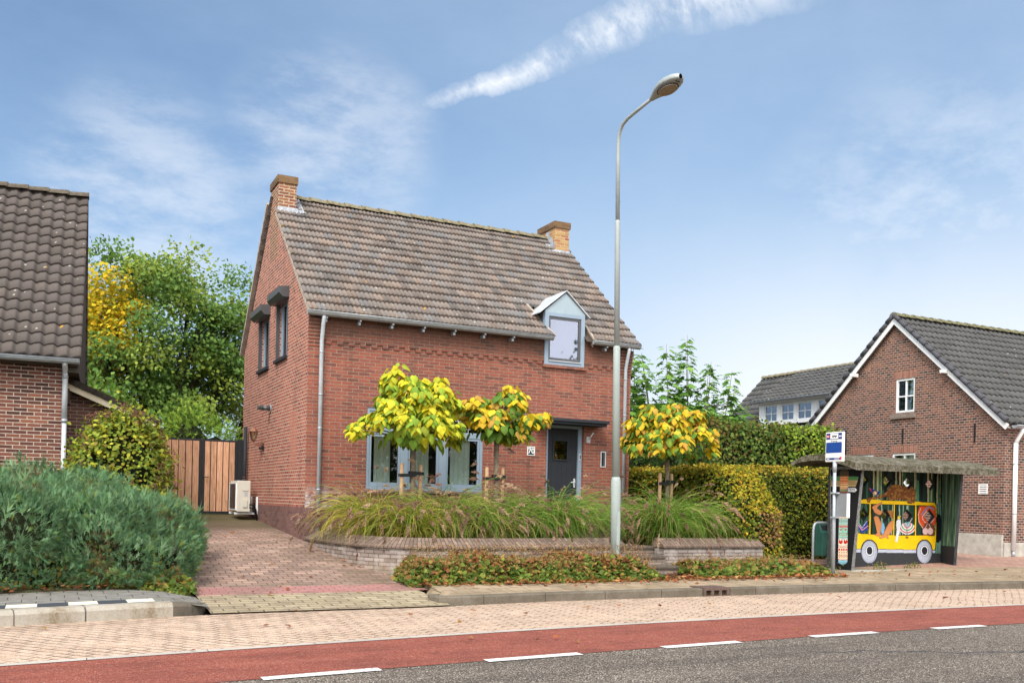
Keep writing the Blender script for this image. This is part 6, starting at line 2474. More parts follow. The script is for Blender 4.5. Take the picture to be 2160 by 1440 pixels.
def core(name, mounds, mat, parent, f=.82):
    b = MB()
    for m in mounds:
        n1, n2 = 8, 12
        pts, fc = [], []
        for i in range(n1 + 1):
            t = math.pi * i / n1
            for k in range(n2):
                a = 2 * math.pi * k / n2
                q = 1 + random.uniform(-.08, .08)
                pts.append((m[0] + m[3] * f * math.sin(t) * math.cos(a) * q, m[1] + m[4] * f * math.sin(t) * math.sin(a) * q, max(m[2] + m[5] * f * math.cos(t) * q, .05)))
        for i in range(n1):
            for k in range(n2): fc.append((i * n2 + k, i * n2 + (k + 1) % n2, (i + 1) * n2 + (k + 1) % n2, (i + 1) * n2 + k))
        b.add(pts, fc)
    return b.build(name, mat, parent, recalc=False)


M['inner'] = plain('foliage_core_shade', (.022, .026, .012), .95, .05, 0, .4, 14, .02)  # solid core blocking the view through, inner shade painted as dark colour

# ---- big spreading juniper, left
J = thing('juniper_bush', (-4.2, -2.2, .2), 'broad blue-green juniper bush spreading in front of the left house', 'bush')
JM = [(-5.7, -2.5, .72, 1.5, 1.35, .88), (-4.5, -2.75, .66, 1.2, 1.15, .78), (-3.55, -2.65, .52, 1.0, 1.1, .72), (-4.9, -1.2, .85, 1.25, 1.1, .80), (-3.7, -1.35, .74, 1.05, 1.1, .70), (-3.0, -2.1, .50, .66, 1.1, .62), (-7.0, -2.2, .7, 1.2, 1.5, .8), (-3.2, -3.1, .35, .66, .55, .45), (-4.6, -3.45, .35, 1.1, .55, .45), (-6.0, -3.6, .35, 1.1, .6, .5)]
JM = [(a, b_, c * .93, d, e, f * .93) for a, b_, c, d, e, f in JM]
core('dark_core', JM, M['inner'], J, .84)
JB = []
for m in JM:
    d_ = sph(26)
    d_[:, 2] = np.abs(d_[:, 2]) * .9
    for q in d_:
        s_ = rng.uniform(.20, .50)
        JB.append((m[0] + q[0] * m[3] * .98, m[1] + q[1] * m[4] * .98, m[2] + q[2] * m[5] * .96, s_, s_, s_ * .8))
P, N = blob_points(JM + JB, 62000, .13, .16)
dens = np.sin(P[:, 0] * 6.3 + P[:, 2] * 5) * np.sin(P[:, 1] * 5.7 + P[:, 0] * 2) * np.sin(P[:, 2] * 7.1 + 1)
ok_ = (dens > -.22) | (rng.random(len(P)) < .22)
P, N = P[ok_], N[ok_]
D = N * .8 + sph(len(P)) * .75 + np.array([0, 0, .45])
hh = np.clip((P[:, 2] - .2) / 1.4, 0, 1)
patch = np.sin(P[:, 0] * 5.1 + P[:, 2] * 4) * np.sin(P[:, 1] * 4.3 + 1.3) * .5 + .5
C = pick([(.115, .24, .115), (.155, .295, .14), (.08, .175, .085), (.20, .345, .17), (.155, .285, .10)], len(P)) * (.75 + .5 * patch[:, None])
dead = (np.sin(P[:, 0] * 3.7 + 2) * np.sin(P[:, 1] * 3.1 + P[:, 2] * 2.2) > .80) & (rng.random(len(P)) < .5)
C[dead] = pick([(.20, .13, .06), (.15, .10, .05), (.24, .20, .08)], dead.sum())
yel = rng.random(len(P)) < .05
C[yel] = pick([(.24, .26, .04), (.18, .22, .04)], yel.sum())
scatter('foliage', J, M['needles'], P, D, N + sph(len(P)) * .5, rng.uniform(.07, .135, len(P)), *SPRAY, C, False)
k = 9000
P, N = blob_points(JM + JB, k, .06, .16)
scatter('young_shoots', J, M['needles'], P, N * .6 + sph(k) * .5 + np.array([.1, 0, .8]), N, rng.uniform(.07, .14, k), *SPRAY, pick([(.24, .38, .20), (.28, .42, .23), (.20, .34, .18)], k), False)

k = 520
P, N = blob_points(JM + JB, k, .04, .5)
scatter('stray_sprays', J, M['needles'], P, N * .7 + sph(k) * .35 + np.array([.15, -.1, .9]), N, rng.uniform(.20, .36, k), *FEATHER, pick([(.16, .29, .14), (.21, .35, .17), (.13, .25, .11)], k), False)

# ---- hydrangea with faded flower heads
Hy = thing('hydrangea_bush', (-3.0, 1.1, .6), 'yellowing hydrangea bush with faded brown-pink flower heads beside the gate', 'bush')
HMn = [(-2.95, 1.1, 1.75, .70, .6, 1.0), (-3.45, .9, 1.35, .42, .5, .85), (-2.62, 1.2, 1.5, .40, .5, .95), (-2.9, .9, 1.0, .72, .6, .6), (-2.95, 1.1, 2.32, .42, .4, .42), (-3.4, 1.0, 2.0, .25, .3, .35)]
core('dark_core', HMn, M['inner'], Hy, .72)
P, N = blob_points(HMn, 7500, .15, .5)
C = pick([(.30, .37, .045), (.44, .47, .05), (.20, .28, .04), (.60, .56, .055), (.14, .21, .035), (.36, .25, .055)], len(P), [.25, .2, .2, .12, .15, .08])
scatter('foliage', Hy, M['leaf'], P, N * .7 + sph(len(P)) * .7 - np.array([0, 0, .25]), N + np.array([0, 0, .4]), rng.uniform(.05, .10, len(P)), *OVAL, C)
hp_, hn_ = blob_points([(m[0], m[1], m[2], m[3] * 1.16, m[4] * 1.16, m[5] * 1.13) for m in HMn], 74, .05, 1.1)
P = np.repeat(hp_, 60, 0) + sph(74 * 60) * .075 * np.array([1, 1, .75])
scatter('flower_heads', Hy, M['leaf_matte'], P, sph(len(P)), sph(len(P)), rng.uniform(.02, .035, len(P)), *OVAL, pick([(.24, .095, .075), (.31, .14, .10), (.19, .085, .05), (.34, .19, .11)], len(P)))


# ---- trees
def limbs(parent, base, tips, r0, mat, name='trunk', fork=.45):
    b = MB()
    base = Vector(base)
    top = Vector((base.x, base.y, base.z + (min(t[2] for t in tips) - base.z) * fork + .2))
    b.tube([base, base.lerp(top, .5) + Vector((random.uniform(-.05, .05), random.uniform(-.05, .05), 0)), top], [r0, r0 * .85, r0 * .75], 12)
    for t in tips:
        t = Vector(t)
        mid = top.lerp(t, .45) + Vector((random.uniform(-.3, .3), random.uniform(-.3, .3), random.uniform(.0, .35)))
        b.tube([top, top.lerp(mid, .5) + Vector((random.uniform(-.1, .1), random.uniform(-.1, .1), .1)), mid, mid.lerp(t, .6), t], [r0 * .5, r0 * .4, r0 * .28, r0 * .16, r0 * .06], 7)
        for q in range(3):
            e = t + Vector((random.uniform(-.6, .6), random.uniform(-.6, .6), random.uniform(-.3, .5)))
            b.tube([mid.lerp(t, random.uniform(.2, .8)), e.lerp(t, .4), e], [r0 * .14, r0 * .09, r0 * .03], 5)
    return b.build(name, mat, parent)


T = thing('locust_tree', (-1.0, 13.6, .93), 'large feathery green tree turning yellow on its left, behind the gate', 'tree')
cc_ = []
r2 = np.random.default_rng(21)
while len(cc_) < 104:
    d = r2.normal(size=3); d /= np.linalg.norm(d)
    rr = r2.uniform(.30, 1.0) ** .55
    p = np.array([-1.0, 13.6, 6.05]) + d * rr * np.array([3.15, 2.3, 2.75])
    if p[2] < 3.7: continue
    if all(np.linalg.norm(p - q) > .52 for q in cc_): cc_.append(p)
cc_ = np.array(cc_)
limbs(T, (-1.0, 13.6, .8), [tuple(p) for p in cc_[::4]], .20, M['dark_bark'])
P, D, U, C = [], [], [], []
cen = np.array([-1.0, 13.6, 5.8])
for p in cc_:
    n = int(r2.uniform(270, 480))
    q = p + np.clip(r2.normal(size=(n, 3)), -1.7, 1.7) * np.array([.33, .33, .24]) * r2.uniform(.85, 1.3)
    out = (p - cen) / np.linalg.norm(p - cen)
    P.append(q)
    D.append(r2.normal(size=(n, 3)) * .7 + out * .5 + np.array([0, -.2, -.55]))
    U.append(np.tile([0, -.75, 1.0], (n, 1)) + r2.normal(size=(n, 3)) * .5)
    if p[0] < -1.85 and 4.3 < p[2] < 8.0 and r2.random() < .84:
        c = pick([(.78, .52, .02), (.84, .60, .03), (.66, .54, .03), (.42, .46, .04)], n)
    elif r2.random() < .45:
        c = pick([(.33, .43, .07), (.39, .46, .08), (.25, .37, .065)], n)
    else:
        c = pick([(.14, .265, .055), (.19, .32, .065), (.105, .21, .045), (.245, .37, .08)], n)
    C.append(c)
scatter('crown', T, M['leaf'], np.concatenate(P), np.concatenate(D), np.concatenate(U), rng.uniform(.075, .15, sum(len(q) for q in P)), *OVAL, np.concatenate(C))


def shrub(name, label, cat, mounds, n, cols, size, tmpl, group=None, down=.0, noise=.16, mat='leaf', w=None, f=.7, trunk=True):
    m0 = mounds[0]
    o = thing(name, (m0[0], m0[1], .9), label, cat, group)
    core('dark_core', mounds, M['inner'], o, f)
    P, N = blob_points(mounds, n, noise, .3)
    scatter('foliage', o, M[mat], P, N * .8 + sph(n) * .8 + np.array([0, 0, .2 - down]), N + sph(n) * .4, rng.uniform(size[0], size[1], n), *tmpl, pick(cols, n, w))
    return o


shrub('yew_bush', 'bright mossy green feathery bush standing right behind the gate', 'bush', [(-.75, 9.2, 2.2, .85, .8, 1.35), (-.1, 9.6, 2.1, .7, .8, 1.15), (-1.5, 9.4, 2.0, .7, .7, 1.1)], 4200, [(.22, .38, .05), (.30, .46, .06), (.15, .29, .04), (.38, .50, .07)], (.12, .22), SPRAY, mat='needles')
shrub('background_bush', 'pale yellowish bush seen between the gate and the house gable', 'bush', [(1.45, 13.6, 2.9, .5, .5, 1.35)], 1300, [(.40, .40, .16), (.46, .42, .20), (.30, .34, .12)], (.06, .11), DIAMOND, noise=.25)
shrub('background_bush', 'light green leafy bush rising behind the lean-to roof', 'bush', [(-2.9, 10.5, 2.6, .9, .8, 1.5), (-3.6, 10.4, 2.9, .8, .8, 1.6), (-2.2, 11.0, 2.2, .9, .8, 1.2)], 4200, [(.16, .32, .05), (.25, .42, .08), (.12, .24, .045), (.34, .47, .11)], (.10, .17), DIAMOND)

# ---- plane tree shoots on the right
Pl = thing('plane_tree', (12.4, 6.0, .5), 'young plane tree with upright leafy shoots right of the brick house', 'tree')
b = MB()
P, D, U, C, S_ = [], [], [], [], []
shoots = [(10.2, 5.4, 5.2), (10.7, 6.1, 6.0), (11.1, 5.6, 5.5), (11.5, 6.2, 5.75), (11.9, 5.8, 6.0), (12.3, 6.4, 5.3), (12.75, 5.9, 6.35), (13.0, 6.3, 6.15), (13.25, 5.7, 5.4), (13.6, 6.2, 5.7), (14.2, 6.0, 5.45), (14.5, 6.3, 4.9), (14.9, 6.0, 4.5), (14.0, 6.4, 4.7), (12.6, 6.5, 4.9), (11.3, 6.4, 4.9), (10.0, 6.2, 4.6)]
b.tube([(12.4, 6.0, .2), (12.4, 6.0, 2.2)], [.14, .10], 10)
for (x, y, z) in shoots:
    b0 = Vector((12.4 + (x - 12.4) * .35, 6.0, 2.2)); tip = Vector((x + random.uniform(-.3, .3), y, z))
    mid = Vector((12.4 + (x - 12.4) * .85, 6.0 + (y - 6) * .7, 3.2))
    pts_ = [b0, mid, mid.lerp(tip, .5) + Vector((.03, 0, 0)), tip]
    b.tube(pts_, [.05, .025, .014, .005], 6)
    n = int((z - 2.4) * 24)
    for i in range(n):
        t = (i + random.random()) / n
        p = mid.lerp(tip, t) if t > .0 else mid
        a = random.uniform(0, 6.28)
        rad = .15 + .38 * (1 - t) ** 1.1
        P.append((p.x + math.cos(a) * rad * random.uniform(.4, 1), p.y + math.sin(a) * rad * random.uniform(.4, 1), p.z - .05))
        D.append((math.cos(a), math.sin(a), random.uniform(-.9, .25)))
        U.append((math.cos(a) * .3, math.sin(a) * .3 - .2, 1))
        S_.append((.21 + .13 * (1 - t)) * random.uniform(.8, 1.3))
b.build('trunk', M['bark'], Pl)
for i in range(3800):
    x = random.uniform(9.6, 15.2)
    top = 4.3 - .11 * (x - 12.2) ** 2 * .6
    z = random.uniform(1.6, top)
    P.append((x, 6.0 + random.uniform(-.75, .6), z)); a = random.uniform(0, 6.28)
    D.append((math.cos(a), math.sin(a) - .5, random.uniform(-.9, .3))); U.append((0, -.4, 1)); S_.append(random.uniform(.2, .33))
scatter('crown', Pl, M['leaf'], P, D, U, np.array(S_), *MAPLE, pick([(.16, .34, .055), (.23, .44, .08), (.115, .26, .045), (.30, .50, .10)], len(P)))


# ---- hedges
def surf_points(polys, n, jit):
    tri = []
    for p in polys:
        q = [np.array(v, float) for v in p]
        for i in range(1, len(q) - 1): tri.append((q[0], q[i], q[i + 1]))
    A = np.array([np.linalg.norm(np.cross(b_ - a_, c_ - a_)) for a_, b_, c_ in tri])
    k = rng.choice(len(tri), n, p=A / A.sum())
    T_ = np.array(tri)[k]
    r1, r2_ = np.sqrt(rng.random((n, 1))), rng.random((n, 1))
    P = T_[:, 0] * (1 - r1) + T_[:, 1] * r1 * (1 - r2_) + T_[:, 2] * r1 * r2_
    N = _norm(np.cross(T_[:, 1] - T_[:, 0], T_[:, 2] - T_[:, 0]))
    return P + N * rng.normal(0, jit, (n, 1)), N


def hedge(label, prof, axis, a0, a1, n, colf, size, group=None, jit=.028, tmpl=OVAL, faces=None):
    """profile in (across, z), extruded along axis from a0 to a1; outward-facing polygons"""
    pt_ = (lambda q, a: (a, q[0], q[1])) if axis == 'x' else (lambda q, a: (q[0], a, q[1])) if axis == 'y' else None
    m = len(prof)
    cen = np.array(pt_(np.mean(np.array(prof), 0), (a0 + a1) / 2))
    polys = [[pt_(prof[i], a0), pt_(prof[(i + 1) % m], a0), pt_(prof[(i + 1) % m], a1), pt_(prof[i], a1)] for i in range(m) if not (prof[i][1] < .6 and prof[(i + 1) % m][1] < .6)]
    polys += [[pt_(q, a0) for q in prof], [pt_(q, a1) for q in prof]]
    fixed = []
    for p in polys:
        q = [np.array(v, float) for v in p]
        nn = np.cross(q[1] - q[0], q[2] - q[0])
        c_ = sum(q) / len(q)
        fixed.append(p if nn @ (c_ - cen) > 0 else p[::-1])
    o = thing('hedge', tuple(pt_((prof[0][0], .25), (a0 + a1) / 2)), label, 'hedge', group)
    b = MB()
    ins = .10
    sc_ = lambda v: tuple(cen + (np.array(v) - cen) * np.clip(1 - ins / np.maximum(np.abs(np.array(v) - cen), .11), 0, 1))
    for p in fixed: b.poly([sc_(v) for v in p])
    b.build('dark_core', M['inner'], o, recalc=False)
    P, N = surf_points(fixed, n, jit)
    P = P + N * (np.sin(P[:, 0:1] * 3.1 + P[:, 2:3] * 2.3) * np.sin(P[:, 1:2] * 3.7 + P[:, 2:3] * 3.0)) * .035
    scatter('foliage', o, M['leaf'], P, N * .35 + sph(n) * .8 - np.array([0, 0, .35]), N + sph(n) * .55, rng.uniform(size[0], size[1], n), *tmpl, colf(P, N))
    return o


def beech(P, N, gold=.0):
    n = len(P)
    c = pick([(.17, .235, .03), (.25, .30, .035), (.12, .17, .025), (.34, .36, .04), (.44, .38, .045), (.09, .13, .02)], n, [.25, .2, .2, .15, .08, .12])
    y = pick([(.58, .44, .035), (.66, .45, .04), (.50, .43, .04), (.58, .32, .045)], n)
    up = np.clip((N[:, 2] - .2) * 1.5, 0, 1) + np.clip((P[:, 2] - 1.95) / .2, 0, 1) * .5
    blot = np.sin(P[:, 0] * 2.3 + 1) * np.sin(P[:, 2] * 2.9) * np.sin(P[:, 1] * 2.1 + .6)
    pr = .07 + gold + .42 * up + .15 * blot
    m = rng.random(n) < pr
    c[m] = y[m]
    return c


def beech_end(P, N):
    c = beech(P, N, .06)
    br = (P[:, 1] < -2.35) & (P[:, 0] > 8.0) & (P[:, 2] < 1.42) & (P[:, 2] > .62)
    m = br & (rng.random(len(P)) < .6)
    c[m] = pick([(.36, .20, .09), (.44, .26, .11), (.28, .15, .07), (.50, .30, .08)], m.sum())
    lit_slope = (P[:, 1] < -1.55) & (N[:, 2] > .3) & (rng.random(len(P)) < .85)  # light on the slope painted in with yellower leaves
    c[lit_slope] = pick([(.46, .40, .03), (.36, .36, .03), (.55, .38, .03)], lit_slope.sum())
    return c


hedge('clipped beech hedge with a sloping browned end behind the right planter wall', [(-2.72, .2), (-2.72, 1.28), (-2.5, 1.52), (-1.95, 2.10), (-1.6, 2.16), (3.2, 2.16), (3.2, .2)], 'y', 0, 0, 10, beech, (.05, .08)) if False else None


def hedge_y(label, prof, x0, x1, n, colf, size, **kw):
    return hedge(label, prof, 'x', x0, x1, n, colf, size, **kw)


hedge_y('clipped beech hedge with a sloping browned end behind the right planter wall', [(-2.70, .2), (-2.70, 1.28), (-2.52, 1.50), (-1.95, 2.08), (-1.65, 2.14), (3.2, 2.14), (3.2, .2)], 7.72, 8.60, 30000, beech_end, (.045, .075))
hedge_y('straight yellow-green beech hedge between the sloping hedge and the bus shelter', [(-.85, .25), (-.85, 2.12), (-.72, 2.22), (.15, 2.24), (.3, 2.1), (.3, .25)], 8.66, 13.4, 26000, lambda P, N: beech(P, N, -.01) * .86, (.045, .075))


def horn(P, N):
    n = len(P)
    c = pick([(.105, .20, .035), (.15, .25, .045), (.075, .145, .03), (.19, .29, .055), (.25, .27, .06)], n)
    br = np.sin(P[:, 0] * 1.7 + .4) * .5 + .5 + np.clip((P[:, 2] - 3.2) / .4, 0, 1) * .4
    m = (rng.random(n) < .33 * br)
    c[m] = pick([(.22, .13, .045), (.28, .20, .05), (.19, .15, .04)], m.sum())
    g_ = (P[:, 0] > 14.6) & (rng.random(n) < .7)
    c[g_] = pick([(.32, .46, .05), (.40, .52, .06), (.22, .36, .045)], g_.sum())
    return c


hedge_y('tall dark hornbeam hedge below the white dormer windows', [(3.9, 1.0), (3.9, 3.5), (4.05, 3.66), (4.7, 3.66), (4.85, 3.5), (4.85, 1.0)], 11.6, 16.6, 17000, horn, (.07, .12), jit=.08)
shrub('laurel_bush', 'dark green dense bush behind the beech hedge at the house corner', 'bush', [(8.7, 3.4, 1.9, .9, .7, 1.0), (9.9, 3.6, 1.9, .9, .7, 1.1), (10.9, 3.7, 1.9, .8, .7, 1.05), (7.6, 3.3, 1.7, .6, .6, .9)], 5200, [(.04, .09, .018), (.065, .125, .022), (.05, .10, .03), (.10, .16, .03)], (.09, .16), DIAMOND)


# ---- standard catalpas with big heart-shaped leaves, tied between two stakes
def catalpa(base, top, bottom, rad, label, cols_top, cols_low, seed, lobes):
    r = np.random.default_rng(seed)
    x, y, z = base
    o = thing('catalpa_tree', base, label, 'tree', 'standard catalpa trees in the planter beds')
    b = MB()
    fork = bottom + .12
    b.tube([(x, y, z), (x + .012, y, (z + fork) / 2), (x, y, fork)], [.052, .046, .044], 12)
    P, D, U, S_, C = [], [], [], [], []
    tips = []
    for (ox, oy, oz, rx, rz_, n) in lobes:
        for _ in range(n):
            a = r.uniform(0, 2 * math.pi)
            t = r.uniform(0, 1) ** .6
            el = r.uniform(-.15, 1.0)
            tips.append((x + ox + math.cos(a) * rx * t, y + oy + math.sin(a) * rx * t * .9, oz + rz_ * (1 - t ** 2) * .9 + r.uniform(-.10, .10)))
    for i, t_ in enumerate(tips):
        if i % 3 == 0:
            m_ = (x + (t_[0] - x) * .45, y + (t_[1] - y) * .45, fork + (t_[2] - fork) * .65)
            b.tube([(x, y, fork - .05), m_, t_], [.020, .012, .005], 6)
        n = int(r.uniform(19, 30))
        for k in range(n):
            a = r.uniform(0, 2 * math.pi)
            out = np.array([t_[0] - x, t_[1] - y, 0]) * .9 + np.array([math.cos(a), math.sin(a), 0])
            out /= np.linalg.norm(out) + 1e-6
            dz = r.uniform(-1.9, -.35)
            f_ = r.uniform(.02, .16)
            p = np.array(t_) + out * f_ + np.array([0, 0, r.uniform(-.14, .05)])
            P.append(p); D.append(out + np.array([0, 0, dz])); U.append(out * 1.0 + np.array([0, 0, .9]) + r.normal(size=3) * .3)
            S_.append(r.uniform(.085, .165))
            hgt = (p[2] - bottom) / (top - bottom)
            edge = math.hypot(p[0] - x, p[1] - y) / rad
            pr = .26 + .62 * hgt + .42 * (edge - .45)
            cs = cols_top if r.random() < pr else cols_low
            c = np.array(cs[r.integers(len(cs))]) * r.uniform(.8, 1.2)
            C.append(np.clip(c, 0, 1))
    # skirt of hanging green leaves
    for k in range(95):
        a = r.uniform(0, 2 * math.pi); q = r.uniform(.05, .65) * rad
        p = np.array([x + math.cos(a) * q, y + math.sin(a) * q, bottom + r.uniform(.12, .38)])
        out = np.array([math.cos(a), math.sin(a), 0])
        P.append(p); D.append(out * .45 + np.array([0, 0, -1.0])); U.append(out + np.array([0, 0, .5])); S_.append(r.uniform(.12, .19))
        cs = cols_low if r.random() < .85 else cols_top
        C.append(np.array(cs[r.integers(len(cs))]) * r.uniform(.8, 1.2))
    b.build('trunk', M['bark'], o)
    scatter('crown', o, M['leaf'], P, D, U, np.array(S_), *HEART, np.clip(np.array(C), 0, 1))
    return o


LOW = [(.14, .29, .04), (.21, .38, .05), (.11, .23, .035), (.30, .46, .06)]
LIME = [(.78, .70, .03), (.66, .66, .04), (.82, .66, .03), (.52, .62, .05), (.86, .76, .06), (.80, .70, .05)]
GOLD = [(.86, .60, .025), (.90, .66, .03), (.86, .52, .04), (.80, .64, .05), (.74, .42, .08), (.90, .70, .06)]
catalpa((1.50, -1.45, .60), 3.75, 2.22, 1.0, 'largest catalpa tree, lime-yellow, in front of the left window light', LIME, [(.28, .44, .05), (.38, .52, .05), (.20, .35, .04), (.50, .58, .06)], 5,
        [(-.05, 0, 2.55, .95, .55, 34), (.05, 0, 2.85, .75, .62, 20), (-.25, 0, 3.30, .30, .34, 6), (.32, 0, 3.05, .45, .38, 12), (-.5, 0, 2.9, .35, .3, 7), (.6, 0, 2.85, .35, .3, 7)])
catalpa((3.08, -1.45, .60), 3.63, 2.42, .80, 'slim golden catalpa tree between the big window and the front door', GOLD, LOW, 11,
        [(.0, 0, 2.66, .62, .36, 18), (.20, 0, 2.85, .62, .60, 16), (-.38, 0, 2.85, .35, .35, 8), (.62, 0, 2.85, .34, .28, 8)])
catalpa((6.86, -1.35, .60), 3.66, 2.30, 1.05, 'golden catalpa tree beside the street lamp in front of the hedge', GOLD, LOW, 17,
        [(.0, 0, 2.52, .98, .55, 32), (.10, 0, 2.85, .78, .58, 22), (-.35, 0, 3.0, .45, .36, 9), (.55, 0, 2.85, .45, .35, 9)])
for (x, y, w0, w1, z1, lab) in ((1.50, -1.45, -.215, .155, 1.98, 'pair of wooden stakes strapped to the lime-yellow catalpa'), (3.08, -1.45, -.20, .15, 1.97, 'pair of wooden stakes strapped to the slim catalpa near the door'), (6.86, -1.35, -.20, .13, 1.99, 'pair of wooden stakes strapped to the catalpa by the hedge')):
    o = thing('tree_stakes', (x, y, .6), lab, 'tree stakes', 'stakes holding the catalpa trees')
    for wx, oy in ((w0, -.05), (w1, .03)):
        b = MB(); b.tube([(x + wx, y + oy, .5), (x + wx, y + oy, z1 - (0 if wx < 0 else .02)), (x + wx, y + oy, z1 + .015)], [.036, .034, .026], 10)
        b.build('stake', M['wood'], o)
    for wx, oy, zz in ((w0, -.05, z1 - .19), (w1, .03, z1 - .15)):
        b = MB()
        b.bar((x + wx - (.045 if wx < 0 else -.045), y + oy - .042, zz), (x + (.055 if wx < 0 else -.055), y - .058, zz + .01), .012, .055)
        b.bar((x + wx - (.045 if wx < 0 else -.045), y + oy + .042, zz), (x + (.055 if wx < 0 else -.055), y + .058, zz + .01), .012, .055)
        build_each(b, 'strap', M['rubber'], o)


# ---- fountain grass clumps
def strips(name, parent, mat, pts, wid, C):
    """pts (n, k, 3) centre lines, wid (n, k) half widths -> ribbons"""
    n, k, _ = pts.shape
    t = np.gradient(pts, axis=1)
    sd = np.cross(t, rng.normal(size=(n, 1, 3)))
    sd /= np.maximum(np.linalg.norm(sd, axis=2, keepdims=True), 1e-9)
    V = np.stack([pts - sd * wid[..., None], pts + sd * wid[..., None]], 2).reshape(-1, 3)
    base = (np.arange(n) * k * 2)[:, None] + (np.arange(k - 1) * 2)[None, :]
    F = np.stack([base, base + 1, base + 3, base + 2], -1).reshape(-1, 4)
    me = bpy.data.meshes.new(name)
    me.vertices.add(len(V)); me.vertices.foreach_set('co', V.astype(np.float32).ravel())
    me.loops.add(F.size); me.loops.foreach_set('vertex_index', F.astype(np.int32).ravel())
    me.polygons.add(len(F))
    me.polygons.foreach_set('loop_start', (np.arange(len(F)) * 4).astype(np.int32))
    me.polygons.foreach_set('loop_total', np.full(len(F), 4, np.int32))
    me.update(calc_edges=True)
    cc = np.ones((n, k * 2, 4), np.float32); cc[:, :, :3] = C[:, None, :]
    a = me.attributes.new('tint', 'FLOAT_COLOR', 'POINT'); a.data.foreach_set('color', cc.ravel())
    return link(name, me, mat, parent)


def arcs(n, c, spread, L, e0, bend, k, az=None, azs=None):
    a0 = rng.uniform(0, 2 * np.pi, n) if az is None else rng.normal(az, azs, n)
    r0 = spread * np.sqrt(rng.random(n))
    aa = rng.uniform(0, 2 * np.pi, n)
    p = np.stack([c[0] + r0 * np.cos(aa), c[1] + r0 * np.sin(aa), np.full(n, c[2])], 1)
    el = np.radians(rng.normal(e0, 9, n))
    bd_ = np.radians(rng.normal(bend, 22, n))
    Ls = rng.uniform(L[0], L[1], n)
    out = [p]
    for i in range(1, k):
        t = i / (k - 1)
        e = el - bd_ * t ** 1.5
        s = Ls / (k - 1)
        p = p + np.stack([np.cos(a0) * np.cos(e) * s, np.sin(a0) * np.cos(e) * s, np.sin(e) * s], 1)
        out.append(p)
    return np.stack(out, 1), a0


def fountain_grass(c, size, label, tone, plumes, seed=0):
    o = thing('fountain_grass', c, label, 'ornamental grass', 'fountain grass clumps')
    n = int(1250 * size ** 1.3)
    pts, _ = arcs(n, c, .19 * size, (.68 * size, 1.80 * size), 79, 132, 9)
    plumes = int(plumes * 2.9)
    t = np.linspace(0, 1, 9)
    w = np.broadcast_to((.0064 * (1 - t ** 2.2) + .0006), (n, 9))
    cols = {'green': [(.18, .34, .045), (.24, .40, .06), (.13, .27, .04), (.30, .43, .08), (.50, .44, .13)], 'yellow': [(.46, .45, .06), (.56, .46, .08), (.30, .40, .055), (.20, .33, .045), (.60, .42, .12)],
            'mixed': [(.21, .36, .05), (.30, .42, .065), (.15, .29, .04), (.50, .46, .10), (.58, .45, .17)]}[tone]
    strips('blades', o, M['grass_blade'], pts, w, pick(cols, n, [.26, .26, .2, .16, .12]))
    # dry straw at the foot
    m = int(130 * size)
    pts, _ = arcs(m, c, .2 * size, (.35, .8), 58, 120, 6)
    strips('dry_blades', o, M['grass_blade'], pts, np.full((m, 6), .004), pick([(.50, .34, .15), (.42, .28, .12), (.55, .40, .2)], m))
    pts, az = arcs(plumes, c, .15 * size, (1.0 * size, 1.75 * size), 77, 98, 8)
    strips('flower_stems', o, M['grass_blade'], pts, np.full((plumes, 8), .0022), pick([(.42, .32, .14), (.34, .33, .10)], plumes))
    tip, d = pts[:, -1], _norm(pts[:, -1] - pts[:, -2])
    q = 70
    tt = rng.random((plumes, q))
    ln = rng.uniform(.13, .22, (plumes, 1))
    P = tip[:, None, :] + d[:, None, :] * (tt * ln)[..., None] + np.array([0, 0, -.10]) * ((tt * ln) ** 2 * 14)[..., None]
    D = d[:, None, :] * .8 + rng.normal(size=(plumes, q, 3)) * .5
    hair = ([(-.22, 0, 0), (.22, 0, 0), (0, 1, 0)], [(0, 1, 2)])
    S_ = (.021 + .027 * np.sin(np.pi * np.clip(tt, .03, .97)))
    cp_ = pick([(.40, .235, .17), (.50, .31, .215), (.34, .19, .14), (.60, .42, .28)], plumes)
    scatter('plumes', o, M['leaf_matte'], P.reshape(-1, 3), D.reshape(-1, 3), rng.normal(size=(plumes * q, 3)), S_.ravel(), *hair, np.repeat(cp_, q, 0) * rng.uniform(.8, 1.2, (plumes * q, 1)), False)
    return o


for c, s, lab, tone, pl in (
        ((.85, -1.40, .60), .95, 'yellowed fountain grass clump nearest the house corner downpipe', 'yellow', 46),
        ((1.30, -2.0, .60), .82, 'yellow-green fountain grass clump on the curve of the planter wall', 'yellow', 26),
        ((1.98, -1.85, .60), 1.02, 'green fountain grass clump under the lime-yellow catalpa stakes', 'mixed', 34),
        ((2.58, -2.15, .60), .80, 'fountain grass clump below the right light of the front window', 'mixed', 26),
        ((3.22, -1.95, .60), .92, 'fountain grass clump at the foot of the slim golden catalpa', 'green', 34),
        ((3.72, -1.5, .60), .90, 'fountain grass clump leaning against the wall left of the door', 'green', 26),
        ((4.12, -1.85, .60), 1.06, 'bushy green fountain grass clump in front of the dark door', 'green', 44),
        ((2.1, -.9, .60), .8, 'small fountain grass clump close under the window sill', 'mixed', 16),
        ((6.38, -1.95, .62), 1.0, 'fresh green fountain grass clump just right of the steps', 'green', 34),
        ((7.05, -1.85, .62), .88, 'green fountain grass clump behind the right planter wall below the stakes', 'green', 30),
        ((6.5, -1.0, .62), .95, 'fountain grass clump by the house corner right of the lamp post', 'green', 22)):
    fountain_grass(c, s, lab, tone, pl)

